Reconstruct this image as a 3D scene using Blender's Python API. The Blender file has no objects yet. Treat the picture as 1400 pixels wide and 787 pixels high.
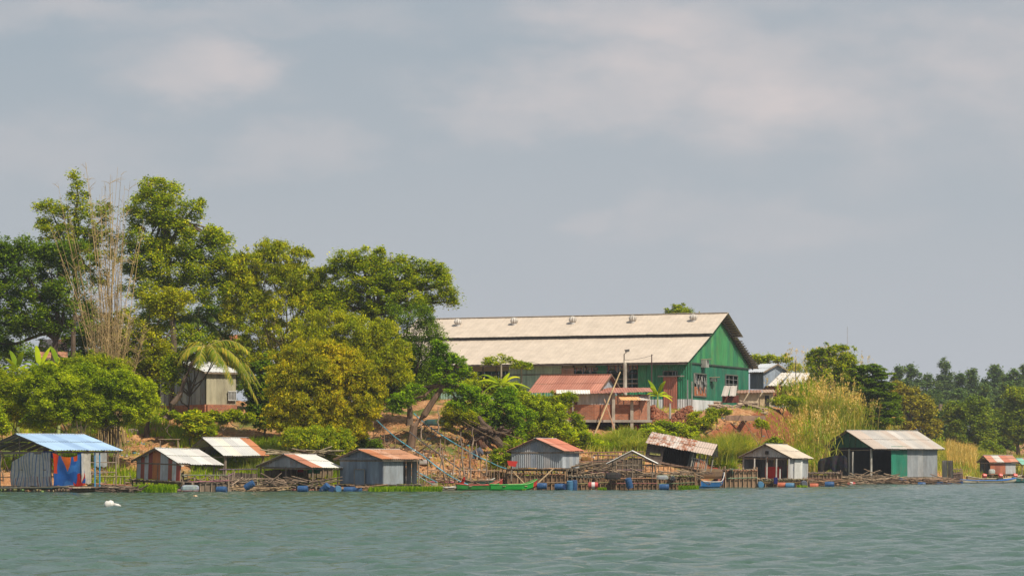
import bpy, math, random
import numpy as np
from mathutils import Vector, noise as mnoise

# ------------------------------------------------------------------ camera, sky, sun
scene = bpy.context.scene
col = scene.collection
FPX, HOR, CH = 3970.0, 630.0, 2.0          # focal length in photo pixels, horizon row, eye height above the river

cd = bpy.data.cameras.new('camera'); cam = bpy.data.objects.new('camera', cd); col.objects.link(cam)
cam.location = (0, 0, CH); cam.rotation_euler = (math.radians(90), 0, 0)
cd.sensor_width = 36.0; cd.lens = 36.0 * FPX / 1400.0
cd.shift_y = (HOR - 393.5) / 1400.0
cd.clip_start = 0.5; cd.clip_end = 12000
scene.camera = cam

SUN_EL, SUN_AZ = math.radians(49), math.radians(42)   # azimuth to the right of straight behind the camera
sdir = Vector((math.cos(SUN_EL) * math.sin(SUN_AZ), -math.cos(SUN_EL) * math.cos(SUN_AZ), math.sin(SUN_EL)))
ld = bpy.data.lights.new('sun', 'SUN'); ld.energy = 5.0; ld.angle = math.radians(0.6); ld.color = (1.0, 0.90, 0.74)
lo = bpy.data.objects.new('sun', ld); col.objects.link(lo); lo.rotation_euler = sdir.to_track_quat('Z', 'Y').to_euler()
lo.location = (60, -60, 120)

W = bpy.data.worlds.new('World'); scene.world = W; W.use_nodes = True
wt = W.node_tree; wt.nodes.clear()
def wn(t, **k):
    n = wt.nodes.new(t)
    for a, b in k.items(): setattr(n, a, b)
    return n
sky = wn('ShaderNodeTexSky'); sky.sky_type = 'NISHITA'; sky.sun_disc = False
sky.sun_elevation = SUN_EL; sky.sun_rotation = math.pi - SUN_AZ; sky.dust_density = 3.0; sky.air_density = 1.0
geo = wn('ShaderNodeTexCoord')
def wm(op, *a, clamp=False):
    n = wn('ShaderNodeMath'); n.operation = op; n.use_clamp = clamp
    for i, v in enumerate(a):
        if hasattr(v, 'links'): wt.links.new(v, n.inputs[i])
        else: n.inputs[i].default_value = v
    return n.outputs[0]
sxyz = wn('ShaderNodeSeparateXYZ'); wt.links.new(geo.outputs['Generated'], sxyz.inputs[0])
mp = wn('ShaderNodeMapping'); mp.inputs['Scale'].default_value = (1.0, 1.0, 2.2); mp.inputs['Location'].default_value = (0.30, 0.2, 0.16)
n1 = wn('ShaderNodeTexNoise'); n1.inputs['Scale'].default_value = 14.0; n1.inputs['Detail'].default_value = 5.0; n1.inputs['Roughness'].default_value = 0.5
wt.links.new(geo.outputs['Generated'], mp.inputs[0]); wt.links.new(mp.outputs[0], n1.inputs['Vector'])
az_ = wm('ARCTAN2', sxyz.outputs[0], sxyz.outputs[1]); el_ = wm('ARCSINE', sxyz.outputs[2])
nw = wn('ShaderNodeTexNoise'); nw.inputs['Scale'].default_value = 22.0; nw.inputs['Detail'].default_value = 5.0; nw.inputs['Roughness'].default_value = .55; wt.links.new(mp.outputs[0], nw.inputs['Vector'])
sw_ = wn('ShaderNodeSeparateColor'); wt.links.new(nw.outputs['Color'], sw_.inputs[0])
az2 = wm('ADD', az_, wm('MULTIPLY', wm('SUBTRACT', sw_.outputs[0], .5), .10)); el2 = wm('ADD', el_, wm('MULTIPLY', wm('SUBTRACT', sw_.outputs[1], .5), .04))
cloud = None       # soft cloud banks: azimuth, elevation, half widths (radians), weight
for (u0, v0, a_, b_, w_) in ((0.130, 0.132, .085, .024, 1.15), (0.062, 0.150, .050, .015, .95), (0.030, 0.128, .045, .014, .9), (-0.004, 0.117, .028, .010, .45), (-0.112, 0.135, .032, .013, .85), (-0.150, 0.152, .10, .007, .6), (0.078, 0.080, .05, .010, .32), (0.052, 0.086, .020, .008, .28),
        (-0.160, 0.102, .05, .012, .3), (-.075, .103, .025, .009, .35), (.02, .083, .018, .006, .3), (0.16, .115, .06, .02, .45), (-.6, .2, .2, .05, .8), (.5, .18, .2, .05, .8), (.9, .3, .3, .08, .8), (-1.2, .3, .3, .08, .8)):
    du = wm('DIVIDE', wm('SUBTRACT', az2, u0), a_); dv = wm('DIVIDE', wm('SUBTRACT', el2, v0), b_)
    g_ = wm('MULTIPLY', wm('EXPONENT', wm('MULTIPLY', wm('POWER', wm('ADD', wm('MULTIPLY', du, du), wm('MULTIPLY', dv, dv)), 1.5), -1.0)), w_)
    cloud = g_ if cloud is None else wm('MAXIMUM', cloud, g_)
nz = wm('ADD', wm('MULTIPLY', wm('SUBTRACT', n1.outputs[0], 0.5), 2.6), 0.75, clamp=True)
cloudf = wm('ADD', wm('MULTIPLY', wm('MULTIPLY', cloud, nz), 0.72), wm('MULTIPLY', nz, 0.06), clamp=True)
mixh = wn('ShaderNodeMix', data_type='RGBA'); mixh.inputs[0].default_value = 0.80
mixh.inputs[7].default_value = (3.95, 4.5, 5.0, 1)       # thin high overcast
elf = wn('ShaderNodeMapRange'); elf.inputs[1].default_value = 0.0; elf.inputs[2].default_value = 0.14; elf.inputs[3].default_value = 1.0; elf.inputs[4].default_value = 0.0; wt.links.new(el_, elf.inputs[0])
hzn = wn('ShaderNodeMix', data_type='RGBA'); hzn.inputs[7].default_value = (5.2, 5.45, 5.9, 1)       # paler air towards the horizon
mixc = wn('ShaderNodeMix', data_type='RGBA'); mixc.inputs[7].default_value = (6.9, 6.2, 6.1, 1)
bg = wn('ShaderNodeBackground'); bg.inputs[1].default_value = 0.09
out = wn('ShaderNodeOutputWorld')
L = wt.links.new
L(sky.outputs[0], mixh.inputs[6]); L(mixh.outputs[2], hzn.inputs[6]); L(elf.outputs[0], hzn.inputs[0]); L(hzn.outputs[2], mixc.inputs[6]); L(cloudf, mixc.inputs[0])
L(mixc.outputs[2], bg.inputs[0]); L(bg.outputs[0], out.inputs[0])

vs = scene.view_settings
vs.view_transform = 'Standard'; vs.look = 'None'; vs.gamma = 1; vs.use_curve_mapping = False; vs.exposure = 0.16
scene.cycles.max_bounces = 6; scene.cycles.diffuse_bounces = 3; scene.cycles.transparent_max_bounces = 6
scene.cycles.volume_bounces = 0

R = random.Random(7)
rs = np.random.RandomState(11)

# ------------------------------------------------------------------ materials
def mat(name):
    m = bpy.data.materials.new(name); m.use_nodes = True; m.node_tree.nodes.clear()
    t = m.node_tree
    o = t.nodes.new('ShaderNodeOutputMaterial'); p = t.nodes.new('ShaderNodeBsdfPrincipled')
    t.links.new(p.outputs[0], o.inputs[0])
    return m, t, p, o
def N(t, typ, **k):
    n = t.nodes.new(typ)
    for a, b in k.items(): setattr(n, a, b)
    return n
def noise_(t, scale, vec=None, detail=4, rough=0.6, stretch=None):
    n = N(t, 'ShaderNodeTexNoise'); n.inputs['Scale'].default_value = scale
    n.inputs['Detail'].default_value = detail; n.inputs['Roughness'].default_value = rough
    g = N(t, 'ShaderNodeNewGeometry')
    if stretch:
        mpp = N(t, 'ShaderNodeMapping'); mpp.inputs['Scale'].default_value = stretch
        t.links.new(g.outputs['Position'], mpp.inputs[0]); t.links.new(mpp.outputs[0], n.inputs['Vector'])
    else:
        t.links.new(g.outputs['Position'], n.inputs['Vector'])
    return n
def ramp(t, src, stops):
    r = N(t, 'ShaderNodeValToRGB'); e = r.color_ramp.elements
    while len(e) < len(stops): e.new(0.5)
    for k, (p_, c) in enumerate(stops):
        e[k].position = p_; e[k].color = (c, c, c, 1) if isinstance(c, (int, float)) else (*c, 1)
    t.links.new(src, r.inputs[0]); return r
def mixn(t, fac, a, b, blend='MIX'):
    m = N(t, 'ShaderNodeMix', data_type='RGBA', blend_type=blend)
    for s, v in ((0, fac), (6, a), (7, b)):
        if hasattr(v, 'links'): t.links.new(v, m.inputs[s])
        else: m.inputs[s].default_value = v if s == 0 or len(v) == 4 else (*v, 1)
    return m.outputs[2]

def mk_attr(name, rough, nscale, stretch, lo, hi, rust=False, bump=0.0, spec=0.3, metal=0.0, dirt=0.0):
    m, t, p, o = mat(name)
    a = N(t, 'ShaderNodeAttribute', attribute_name='Col')
    n = noise_(t, nscale, stretch=stretch)
    r = ramp(t, n.outputs[0], [(0.3, lo), (0.72, hi)])
    c = mixn(t, 1.0, a.outputs['Color'], r.outputs[0], 'MULTIPLY')
    if dirt:
        n4 = noise_(t, 1.1, stretch=(1, 1, 0.5), detail=5, rough=.7)
        c = mixn(t, ramp(t, n4.outputs[0], [(0.5, 0), (0.68, dirt)]).outputs[0], c, (0.12, 0.09, 0.065))
    if rust:
        b = N(t, 'ShaderNodeAttribute', attribute_name='Rust')
        n2 = noise_(t, 1.6, stretch=(1.7, 1.7, 0.55), detail=6, rough=0.7)
        ad = N(t, 'ShaderNodeMath', operation='ADD'); t.links.new(n2.outputs[0], ad.inputs[0]); t.links.new(b.outputs['Fac'], ad.inputs[1])
        r2 = ramp(t, ad.outputs[0], [(0.62, 0), (0.80, 1)])
        n3 = noise_(t, 7.0, detail=3)
        rc = ramp(t, n3.outputs[0], [(0.3, (0.13, 0.045, 0.022)), (0.7, (0.36, 0.13, 0.055))])
        c = mixn(t, r2.outputs[0], c, rc.outputs[0])
    t.links.new(c, p.inputs['Base Color']); p.inputs['Roughness'].default_value = rough
    p.inputs['Specular IOR Level'].default_value = spec; p.inputs['Metallic'].default_value = metal
    if bump:
        bn = N(t, 'ShaderNodeBump'); bn.inputs['Strength'].default_value = bump; bn.inputs['Distance'].default_value = 0.05
        n5 = noise_(t, nscale * 2.5, detail=5); t.links.new(n5.outputs[0], bn.inputs['Height']); t.links.new(bn.outputs[0], p.inputs['Normal'])
    return m
M_TIN = mk_attr('corrugated_tin', 0.55, 2.2, (1.2, 1.2, 0.35), 0.72, 1.12, rust=True, spec=0.35, dirt=0.35)
M_ROOF = mk_attr('roof_sheet', 0.6, 0.9, None, 0.86, 1.08, rust=True, spec=0.3)
M_WOOD = mk_attr('weathered_wood', 0.85, 5.0, (1, 1, 0.3), 0.55, 1.25, bump=0.4, spec=0.15)
M_PAINT = mk_attr('faded_paint', 0.5, 3.0, None, 0.75, 1.1, spec=0.35, dirt=0.4)
M_PLAST = mk_attr('plastic', 0.38, 4.0, None, 0.8, 1.05, spec=0.4, dirt=0.3)
M_CLOTH = mk_attr('cloth', 0.85, 3.5, None, 0.78, 1.08, spec=0.1, dirt=0.2)
M_CONC = mk_attr('concrete', 0.9, 2.0, (1, 1, 0.4), 0.6, 1.1, bump=0.3, spec=0.15, dirt=0.6)
M_EARTH = mk_attr('clay', 0.95, 3.0, None, 0.55, 1.2, bump=0.8, spec=0.05)

def brick_mat():
    m, t, p, o = mat('brick')
    g = N(t, 'ShaderNodeNewGeometry'); sx = N(t, 'ShaderNodeSeparateXYZ'); t.links.new(g.outputs['Position'], sx.inputs[0])
    ad = N(t, 'ShaderNodeMath', operation='ADD'); t.links.new(sx.outputs[0], ad.inputs[0]); t.links.new(sx.outputs[1], ad.inputs[1])
    cx = N(t, 'ShaderNodeCombineXYZ'); t.links.new(ad.outputs[0], cx.inputs[0]); t.links.new(sx.outputs[2], cx.inputs[1])
    b = N(t, 'ShaderNodeTexBrick'); t.links.new(cx.outputs[0], b.inputs['Vector'])
    b.inputs['Color1'].default_value = (0.42, 0.125, 0.05, 1); b.inputs['Color2'].default_value = (0.27, 0.085, 0.045, 1)
    b.inputs['Mortar'].default_value = (0.33, 0.22, 0.15, 1); b.inputs['Scale'].default_value = 1.0
    b.inputs['Brick Width'].default_value = 0.26; b.inputs['Row Height'].default_value = 0.11; b.inputs['Mortar Size'].default_value = 0.013
    n = noise_(t, 1.3, detail=5); r = ramp(t, n.outputs[0], [(0.3, 0.62), (0.7, 1.15)])
    c = mixn(t, 1.0, b.outputs[0], r.outputs[0], 'MULTIPLY')
    t.links.new(c, p.inputs['Base Color']); p.inputs['Roughness'].default_value = 0.9
    return m
M_BRICK = brick_mat()
_t = M_CLOTH.node_tree; _p = [n for n in _t.nodes if n.type == 'BSDF_PRINCIPLED'][0]; _o = [n for n in _t.nodes if n.type == 'OUTPUT_MATERIAL'][0]
_tr = _t.nodes.new('ShaderNodeBsdfTranslucent'); _m = _t.nodes.new('ShaderNodeMixShader'); _m.inputs[0].default_value = .55
_t.links.new(_p.inputs['Base Color'].links[0].from_socket, _tr.inputs[0]); _t.links.new(_p.outputs[0], _m.inputs[1]); _t.links.new(_tr.outputs[0], _m.inputs[2]); _t.links.new(_m.outputs[0], _o.inputs[0])

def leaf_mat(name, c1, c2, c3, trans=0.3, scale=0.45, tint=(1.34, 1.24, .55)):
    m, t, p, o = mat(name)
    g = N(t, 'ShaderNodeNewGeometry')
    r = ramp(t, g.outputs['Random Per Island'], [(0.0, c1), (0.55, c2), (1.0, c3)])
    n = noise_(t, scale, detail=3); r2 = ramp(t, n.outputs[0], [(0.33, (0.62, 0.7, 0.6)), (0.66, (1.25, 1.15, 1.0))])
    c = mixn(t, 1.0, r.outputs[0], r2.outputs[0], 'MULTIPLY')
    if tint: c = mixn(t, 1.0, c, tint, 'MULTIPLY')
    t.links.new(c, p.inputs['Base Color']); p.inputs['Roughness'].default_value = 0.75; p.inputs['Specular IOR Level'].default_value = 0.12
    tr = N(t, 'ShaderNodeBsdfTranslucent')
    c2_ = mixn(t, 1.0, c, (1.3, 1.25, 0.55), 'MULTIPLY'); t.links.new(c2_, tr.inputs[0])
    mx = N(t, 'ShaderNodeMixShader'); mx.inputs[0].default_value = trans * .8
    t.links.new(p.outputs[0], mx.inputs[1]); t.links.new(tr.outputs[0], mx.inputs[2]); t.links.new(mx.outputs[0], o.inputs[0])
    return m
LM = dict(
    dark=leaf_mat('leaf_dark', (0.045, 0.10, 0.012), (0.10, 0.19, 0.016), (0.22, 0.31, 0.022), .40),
    mid=leaf_mat('leaf_mid', (0.09, 0.17, 0.012), (0.23, 0.33, 0.014), (0.46, 0.48, 0.025), .46),
    fresh=leaf_mat('leaf_fresh', (0.12, 0.21, 0.012), (0.25, 0.36, 0.014), (0.42, 0.50, 0.025), .42),
    olive=leaf_mat('leaf_olive', (0.14, 0.20, 0.012), (0.28, 0.34, 0.015), (0.46, 0.46, 0.025), .42),
    bamboo=leaf_mat('leaf_bamboo', (0.12, 0.19, 0.012), (0.27, 0.34, 0.016), (0.50, 0.48, 0.03), 0.42),
    gold=leaf_mat('leaf_gold', (0.15, 0.20, 0.012), (0.33, 0.345, 0.016), (0.56, 0.47, 0.03), 0.42),
    lime=leaf_mat('leaf_lime', (0.13, 0.22, 0.012), (0.27, 0.38, 0.016), (0.44, 0.50, 0.03), 0.42),
    bright=leaf_mat('leaf_bright', (0.08, 0.19, 0.01), (0.17, 0.32, 0.012), (0.33, 0.46, 0.025), 0.42),
    blue=leaf_mat('leaf_haze_blue', (0.05, 0.10, 0.035), (0.085, 0.15, 0.045), (0.14, 0.19, 0.05), 0.3, 0.12, tint=(1.2, 1.2, 1.0)),  # blue cast puts the haze of distance into the leaf colour
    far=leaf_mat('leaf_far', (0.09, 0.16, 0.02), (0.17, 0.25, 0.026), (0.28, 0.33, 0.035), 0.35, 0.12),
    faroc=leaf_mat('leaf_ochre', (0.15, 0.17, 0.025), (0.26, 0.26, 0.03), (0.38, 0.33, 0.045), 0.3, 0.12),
    grass=leaf_mat('blade_green', (0.13, 0.24, 0.016), (0.26, 0.40, 0.022), (0.44, 0.52, 0.05), 0.45, 0.5),
    dry=leaf_mat('blade_dry', (0.40, 0.30, 0.09), (0.64, 0.50, 0.18), (0.80, 0.66, 0.34), 0.4, 0.5, tint=(1.1, 1.05, .95)),
    pale=leaf_mat('blade_pale', (0.20, 0.31, 0.045), (0.36, 0.44, 0.08), (0.60, 0.58, 0.17), 0.45, 0.5, tint=(1.1, 1.05, .95)),
    frond=leaf_mat('frond', (0.07, 0.13, 0.02), (0.15, 0.20, 0.03), (0.38, 0.30, 0.08), 0.35),
    frondd=leaf_mat('frond_dark', (0.03, 0.06, 0.018), (0.055, 0.10, 0.025), (0.10, 0.14, 0.035), 0.3),
)

# ------------------------------------------------------------------ helpers
def PT(px, py, Y): return Vector(((px - 700) / FPX * Y, Y, CH + (HOR - py) / FPX * Y))
def PX(px, Y): return (px - 700) / FPX * Y
def PZ(py, Y): return CH + (HOR - py) / FPX * Y

def tag(o, label=None, cat=None, group=None, kind=None):
    if label: o['label'] = label
    if cat: o['category'] = cat
    if group: o['group'] = group
    if kind: o['kind'] = kind
    return o
def empty(name, loc, label, cat, group=None):
    o = bpy.data.objects.new(name, None); col.objects.link(o); o.location = loc; o.empty_display_size = 0.3
    return tag(o, label, cat, group)
def np_mesh(name, verts, faces, m, parent=None, loc=(0, 0, 0)):
    """verts (n,3), faces (k,4|3) numpy -> object, coordinates world; origin moved to loc or parent"""
    me = bpy.data.meshes.new(name)
    off = np.array(parent.location if parent is not None and parent.parent is None else ((0,0,0) if parent is None else parent['o_']))
    if parent is None: off = np.array(loc)
    v = np.asarray(verts, dtype=np.float32) - off.astype(np.float32)
    f = np.asarray(faces, dtype=np.int32); k = f.shape[1]
    me.vertices.add(len(v)); me.vertices.foreach_set('co', v.ravel())
    me.loops.add(f.size); me.loops.foreach_set('vertex_index', f.ravel())
    me.polygons.add(len(f)); me.polygons.foreach_set('loop_start', np.arange(0, f.size, k, dtype=np.int32))
    me.polygons.foreach_set('loop_total', np.full(len(f), k, dtype=np.int32))
    me.update(calc_edges=True); me.materials.append(m)
    o = bpy.data.objects.new(name, me); col.objects.link(o)
    if parent is not None: o.parent = parent
    else: o.location = loc
    return o

class MB:
    def __init__(s, c=(0.5, 0.5, 0.5), rust=0.0): s.v = []; s.f = []; s.c = []; s.r = []; s.col = c; s.rust = rust
    def face(s, idx, c=None, rust=None): s.f.append(idx); s.c.append(c or s.col); s.r.append(s.rust if rust is None else rust)
    def add(s, pts):
        n = len(s.v); s.v.extend([tuple(p) for p in pts]); return n
    def poly(s, pts, c=None, rust=None):
        n = s.add(pts); s.face(tuple(range(n, n + len(pts))), c, rust)
    def hexa(s, b, t, c=None, rust=None):
        n = s.add(list(b) + list(t)); k = len(b)
        s.face(tuple(n + k - 1 - i for i in range(k)), c, rust); s.face(tuple(n + k + i for i in range(k)), c, rust)
        for i in range(k):
            j = (i + 1) % k; s.face((n + i, n + j, n + k + j, n + k + i), c, rust)
    def box(s, c0, size, rz=0, c=None, rust=None):
        x, y, z = c0; a, b, h = size[0] / 2, size[1] / 2, size[2] / 2; cs, sn = math.cos(rz), math.sin(rz)
        q = [(x + u * cs - v * sn, y + u * sn + v * cs) for u, v in ((-a, -b), (a, -b), (a, b), (-a, b))]
        s.hexa([(p[0], p[1], z - h) for p in q], [(p[0], p[1], z + h) for p in q], c, rust)
    def bar(s, p, q, r=0.05, r2=None, k=6, c=None, bend=0, seg=1):
        p = Vector(p); q = Vector(q); r2 = r if r2 is None else r2
        s.tube([p.lerp(q, i / seg) for i in range(seg + 1)], [r + (r2 - r) * i / seg for i in range(seg + 1)], k, c)
    def tube(s, pts, rad, k=6, c=None):
        pts = [Vector(p) for p in pts]; rings = []
        for i, p in enumerate(pts):
            d = (pts[min(i + 1, len(pts) - 1)] - pts[max(i - 1, 0)])
            if d.length < 1e-6: d = Vector((0, 0, 1))
            d.normalize(); a = d.orthogonal() if abs(d.z) > 0.9 else d.cross(Vector((0, 0, 1)))
            a.normalize(); b = d.cross(a); r = rad[i] if hasattr(rad, '__len__') else rad
            rings.append(s.add([p + (a * math.cos(6.2832 * j / k) + b * math.sin(6.2832 * j / k)) * r for j in range(k)]))
        for i in range(len(pts) - 1):
            for j in range(k):
                jj = (j + 1) % k; s.face((rings[i] + j, rings[i] + jj, rings[i + 1] + jj, rings[i + 1] + j), c)
        s.face(tuple(rings[0] + k - 1 - j for j in range(k)), c); s.face(tuple(rings[-1] + j for j in range(k)), c)
    def plank(s, p, q, w, h, c=None, rust=None):
        """rectangular beam between p and q, w horizontal, h vertical"""
        p = Vector(p); q = Vector(q); d = (q - p).normalized(); a = d.cross(Vector((0, 0, 1)))
        a = Vector((1, 0, 0)) if a.length < 1e-3 else a.normalized(); b = a.cross(d).normalized(); a = a * w / 2; b = b * h / 2
        s.hexa([p - a - b, p + a - b, p + a + b, p - a + b], [q - a - b, q + a - b, q + a + b, q - a + b], c, rust)
    def corrug(s, p, du, dv, nrm, pitch=0.16, amp=0.018, c=None, rust=None, topf=None):
        """one rippled sheet: ripples repeat along du, sheet runs along dv"""
        p = Vector(p); du = Vector(du); dv = Vector(dv); nrm = Vector(nrm).normalized(); n = max(2, int(round(du.length / pitch * 2)))
        b0 = s.add([p + du * (i / n) + nrm * (amp if i % 2 else -amp) for i in range(n + 1)])
        b1 = s.add([p + du * (i / n) + dv + nrm * (amp if i % 2 else -amp) for i in range(n + 1)])
        for i in range(n): s.face((b0 + i, b0 + i + 1, b1 + i + 1, b1 + i), c, rust)
    def wall(s, A, B, zb, zt, cols, rust=0.0, sheet=0.8, pitch=0.17, amp=0.016, ragged=0.0, out=(0, -1)):
        """vertical corrugated wall from A to B (2D); zb/zt number or function of fraction"""
        A = Vector(A[:2]); B = Vector(B[:2]); Ln = (B - A).length; ns = max(1, int(round(Ln / sheet)))
        d = (B - A) / Ln; nr = Vector((d.y, -d.x))
        fb = zb if callable(zb) else (lambda f: zb); ft = zt if callable(zt) else (lambda f: zt)
        for k in range(ns):
            f0, f1 = k / ns, (k + 1) / ns; m = max(2, int(round((f1 - f0) * Ln / pitch * 2)))
            c = (cols[k % len(cols)] if len(cols) >= 6 else cols[R.randrange(len(cols))]) if isinstance(cols, list) else cols
            v = R.uniform(.9, 1.08); c = tuple(x * v for x in c); ru = rust + R.uniform(-.12, .12) if rust is not None else 0
            off = R.uniform(0, .012); dz = R.uniform(0, ragged); fr = [f0 + (f1 - f0) * i / m for i in range(m + 1)]
            if ns * 1.0 and not isinstance(zt, (int, float)): fr = sorted(set(fr + [x for x in (0.5,) if f0 < x < f1]))
            lo_, hi_ = [], []
            for i, f in enumerate(fr):
                q = A.lerp(B, f) + nr * (off + (amp if i % 2 else -amp))
                lo_.append((q.x, q.y, fb(f) + dz)); hi_.append((q.x, q.y, ft(f)))
            a = s.add(lo_); b = s.add(hi_)
            for i in range(len(fr) - 1): s.face((a + i, a + i + 1, b + i + 1, b + i), c, ru)
    def build(s, name, m, parent=None, loc=None, label=None, smooth=False):
        me = bpy.data.meshes.new(name)
        if parent is not None: off = Vector(parent['o_']) if 'o_' in parent else Vector(parent.location)
        else: off = Vector(loc) if loc is not None else Vector((0, 0, 0))
        me.from_pydata([(x - off.x, y - off.y, z - off.z) for x, y, z in s.v], [], s.f); me.update()
        a = me.attributes.new('Col', 'FLOAT_COLOR', 'FACE'); a.data.foreach_set('color', [x for c in s.c for x in (*c[:3], 1.0)])
        if any(s.r):
            b = me.attributes.new('Rust', 'FLOAT', 'FACE'); b.data.foreach_set('value', [float(x) for x in s.r])
        if smooth:
            for p in me.polygons: p.use_smooth = True
        me.materials.append(m)
        o = bpy.data.objects.new(name, me); col.objects.link(o)
        if parent is not None:
            o.parent = parent
            if parent.parent is not None or 'o_' in parent or parent.type == 'MESH': pass
            if parent.type == 'MESH': pass
        else: o.location = off
        if label: o['label'] = label
        return o
def sub(mb, name, m, part, root):
    """sub-part: part is a mesh child of root, its origin sits on root's origin"""
    o = mb.build(name, m, root); o.parent = part; return o

# ------------------------------------------------------------------ terrain
SX = [-1500, -300, -90, -33, -24, -11.5, -7, -4.0, 0, 10.7, 14, 17.6, 22, 25, 29, 42, 56, 100, 250, 700, 1500]
SY = [60, 145, 192, 202, 202, 203, 202, 203, 208, 213, 219, 232, 242, 254, 274, 288, 325, 430, 800, 1700, 3300]
def shore(x): return np.interp(x, SX, SY)
PKX = [-60, -24, -12, -5, 2, 12, 20, 27, 33, 45, 70, 300]
PD = [0, 4, 8, 12, 16, 20, 24, 28, 34, 42, 60, 100, 200, 600]
PZV = np.array([
    [0, 1.2, 2.2, 3.2, 4.2, 5.1, 5.9, 6.2, 6.5, 6.8, 7.0, 7.4, 8, 9],
    [0, 1.2, 2.2, 3.2, 4.2, 5.1, 5.9, 6.2, 6.5, 6.8, 7.0, 7.4, 8, 9],
    [0, 1.2, 2.2, 3.2, 4.1, 4.9, 5.5, 5.9, 6.3, 6.7, 7.2, 7.5, 8, 9],
    [0, .9, 2.0, 3.1, 4.1, 5.0, 5.6, 6.0, 6.4, 6.9, 7.6, 7.8, 8, 9],
    [0, .6, 1.2, 2.0, 2.7, 3.4, 3.9, 4.2, 4.6, 6.2, 7.7, 7.8, 8, 9],
    [0, .6, 1.2, 1.9, 2.6, 3.2, 3.7, 4.1, 4.5, 5.6, 6.8, 7.6, 8, 9],
    [0, .5, 1.0, 1.8, 2.8, 5.2, 6.2, 6.5, 6.7, 6.8, 7.0, 7.7, 8, 9],
    [0, .7, 1.5, 2.6, 3.9, 5.4, 6.6, 7.2, 7.5, 7.8, 7.9, 8, 8, 9],
    [0, .7, 1.6, 2.8, 4.0, 5.3, 6.4, 7.2, 7.6, 7.8, 7.9, 8, 8, 9],
    [0, .4, .8, 1.2, 1.6, 2.0, 2.4, 2.8, 3.2, 3.8, 4.5, 5.5, 8, 9],
    [0, .3, .6, .9, 1.1, 1.3, 1.5, 1.7, 2.0, 2.4, 3.2, 4.5, 7, 9],
    [0, .3, .6, .9, 1.1, 1.3, 1.5, 1.7, 2.0, 2.4, 3.2, 4.5, 7, 9]], float)
PDF = np.array(PD, float)
def gz(x, y):
    d = y - float(shore(x))
    if d < 0: return max(-3.0, d * 0.25)
    xw = x + 2.2 * mnoise.noise(Vector((x * .17, y * .17, 8))) + .8 * mnoise.noise(Vector((x * .6, y * .6, 2))); d = max(0, d + 1.3 * mnoise.noise(Vector((x * .3, y * .25, 4))) * min(1, d / 4))
    i = min(max(int(np.searchsorted(PKX, xw)) - 1, 0), len(PKX) - 2)
    f = min(max((xw - PKX[i]) / (PKX[i + 1] - PKX[i]), 0), 1)
    z = float(np.interp(d, PDF, PZV[i]) * (1 - f) + np.interp(d, PDF, PZV[i + 1]) * f)
    a = min(1, d / 6) * (0.35 if z < 7.3 else 0.12)
    return z + a * (.8 * mnoise.noise(Vector((x * 2.3, y * 1.6, 9))) * (z > .4) + mnoise.noise(Vector((x * .35, y * .35, 1))) + .5 * mnoise.noise(Vector((x * 1.1, y * 1.1, 5))))

def axis(parts):
    r = []
    for a, b, n in parts: r += list(np.linspace(a, b, n, endpoint=False))
    return np.array(r + [parts[-1][1]])
gx = axis([(-1500, -200, 14), (-200, -50, 30), (-50, 62, 250), (62, 200, 60), (200, 1500, 40)])
gy = axis([(-400, 170, 20), (170, 290, 230), (290, 400, 90), (400, 800, 60), (800, 3500, 40)])
def YG(px, py, dmax=60):
    """distance at which the bank surface shows at a photo row"""
    Y = float(shore(PX(px, 215)))
    for k in range(dmax * 4):
        y = 190 + k * .5
        if gz(PX(px, y), y) > .05 and HOR - (gz(PX(px, y), y) - CH) / y * FPX <= py: return y
    return 270.0
V = np.array([(x, y, gz(x, y)) for y in gy for x in gx], dtype=np.float32)
nx = len(gx); ii, jj = np.meshgrid(np.arange(nx - 1), np.arange(len(gy) - 1)); q = (jj * nx + ii).ravel()
FQ = np.stack([q, q + 1, q + 1 + nx, q + nx], 1)
def ground_mat():
    m, t, p, o = mat('bank_earth')
    n = noise_(t, 0.16, detail=6, rough=.65); n2 = noise_(t, 1.4, detail=6, rough=.7); n3 = noise_(t, 5, detail=4)
    earth = ramp(t, n2.outputs[0], [(0.28, (0.20, 0.09, 0.04)), (0.5, (0.42, 0.21, 0.095)), (0.72, (0.56, 0.36, 0.20))])
    g = ramp(t, n3.outputs[0], [(0.3, (0.06, 0.09, 0.02)), (0.7, (0.16, 0.18, 0.04))])
    gm = ramp(t, n.outputs[0], [(0.50, 0), (0.60, 1)])
    n6 = noise_(t, 7.0, detail=5, rough=.75); sp = ramp(t, n6.outputs[0], [(0.36, 0.45), (0.5, 0.95), (0.64, 1.25)])
    c = mixn(t, gm.outputs[0], earth.outputs[0], g.outputs[0]); c = mixn(t, 1.0, c, sp.outputs[0], 'MULTIPLY')
    geo_ = N(t, 'ShaderNodeNewGeometry'); s = N(t, 'ShaderNodeSeparateXYZ'); t.links.new(geo_.outputs['Normal'], s.inputs[0])
    red = ramp(t, n2.outputs[0], [(0.3, (0.10, 0.028, 0.015)), (0.7, (0.34, 0.12, 0.055))])
    st = ramp(t, s.outputs[2], [(0.80, 1), (0.90, 0)])
    c = mixn(t, st.outputs[0], c, red.outputs[0])
    t.links.new(c, p.inputs['Base Color']); p.inputs['Roughness'].default_value = 0.95; p.inputs['Specular IOR Level'].default_value = 0.1
    b = N(t, 'ShaderNodeBump'); b.inputs['Strength'].default_value = 0.9; b.inputs['Distance'].default_value = 0.25
    t.links.new(n2.outputs[0], b.inputs['Height']); t.links.new(b.outputs[0], p.inputs['Normal'])
    return m
g_ = np_mesh('ground', V, FQ, ground_mat()); tag(g_, kind='structure')

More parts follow.
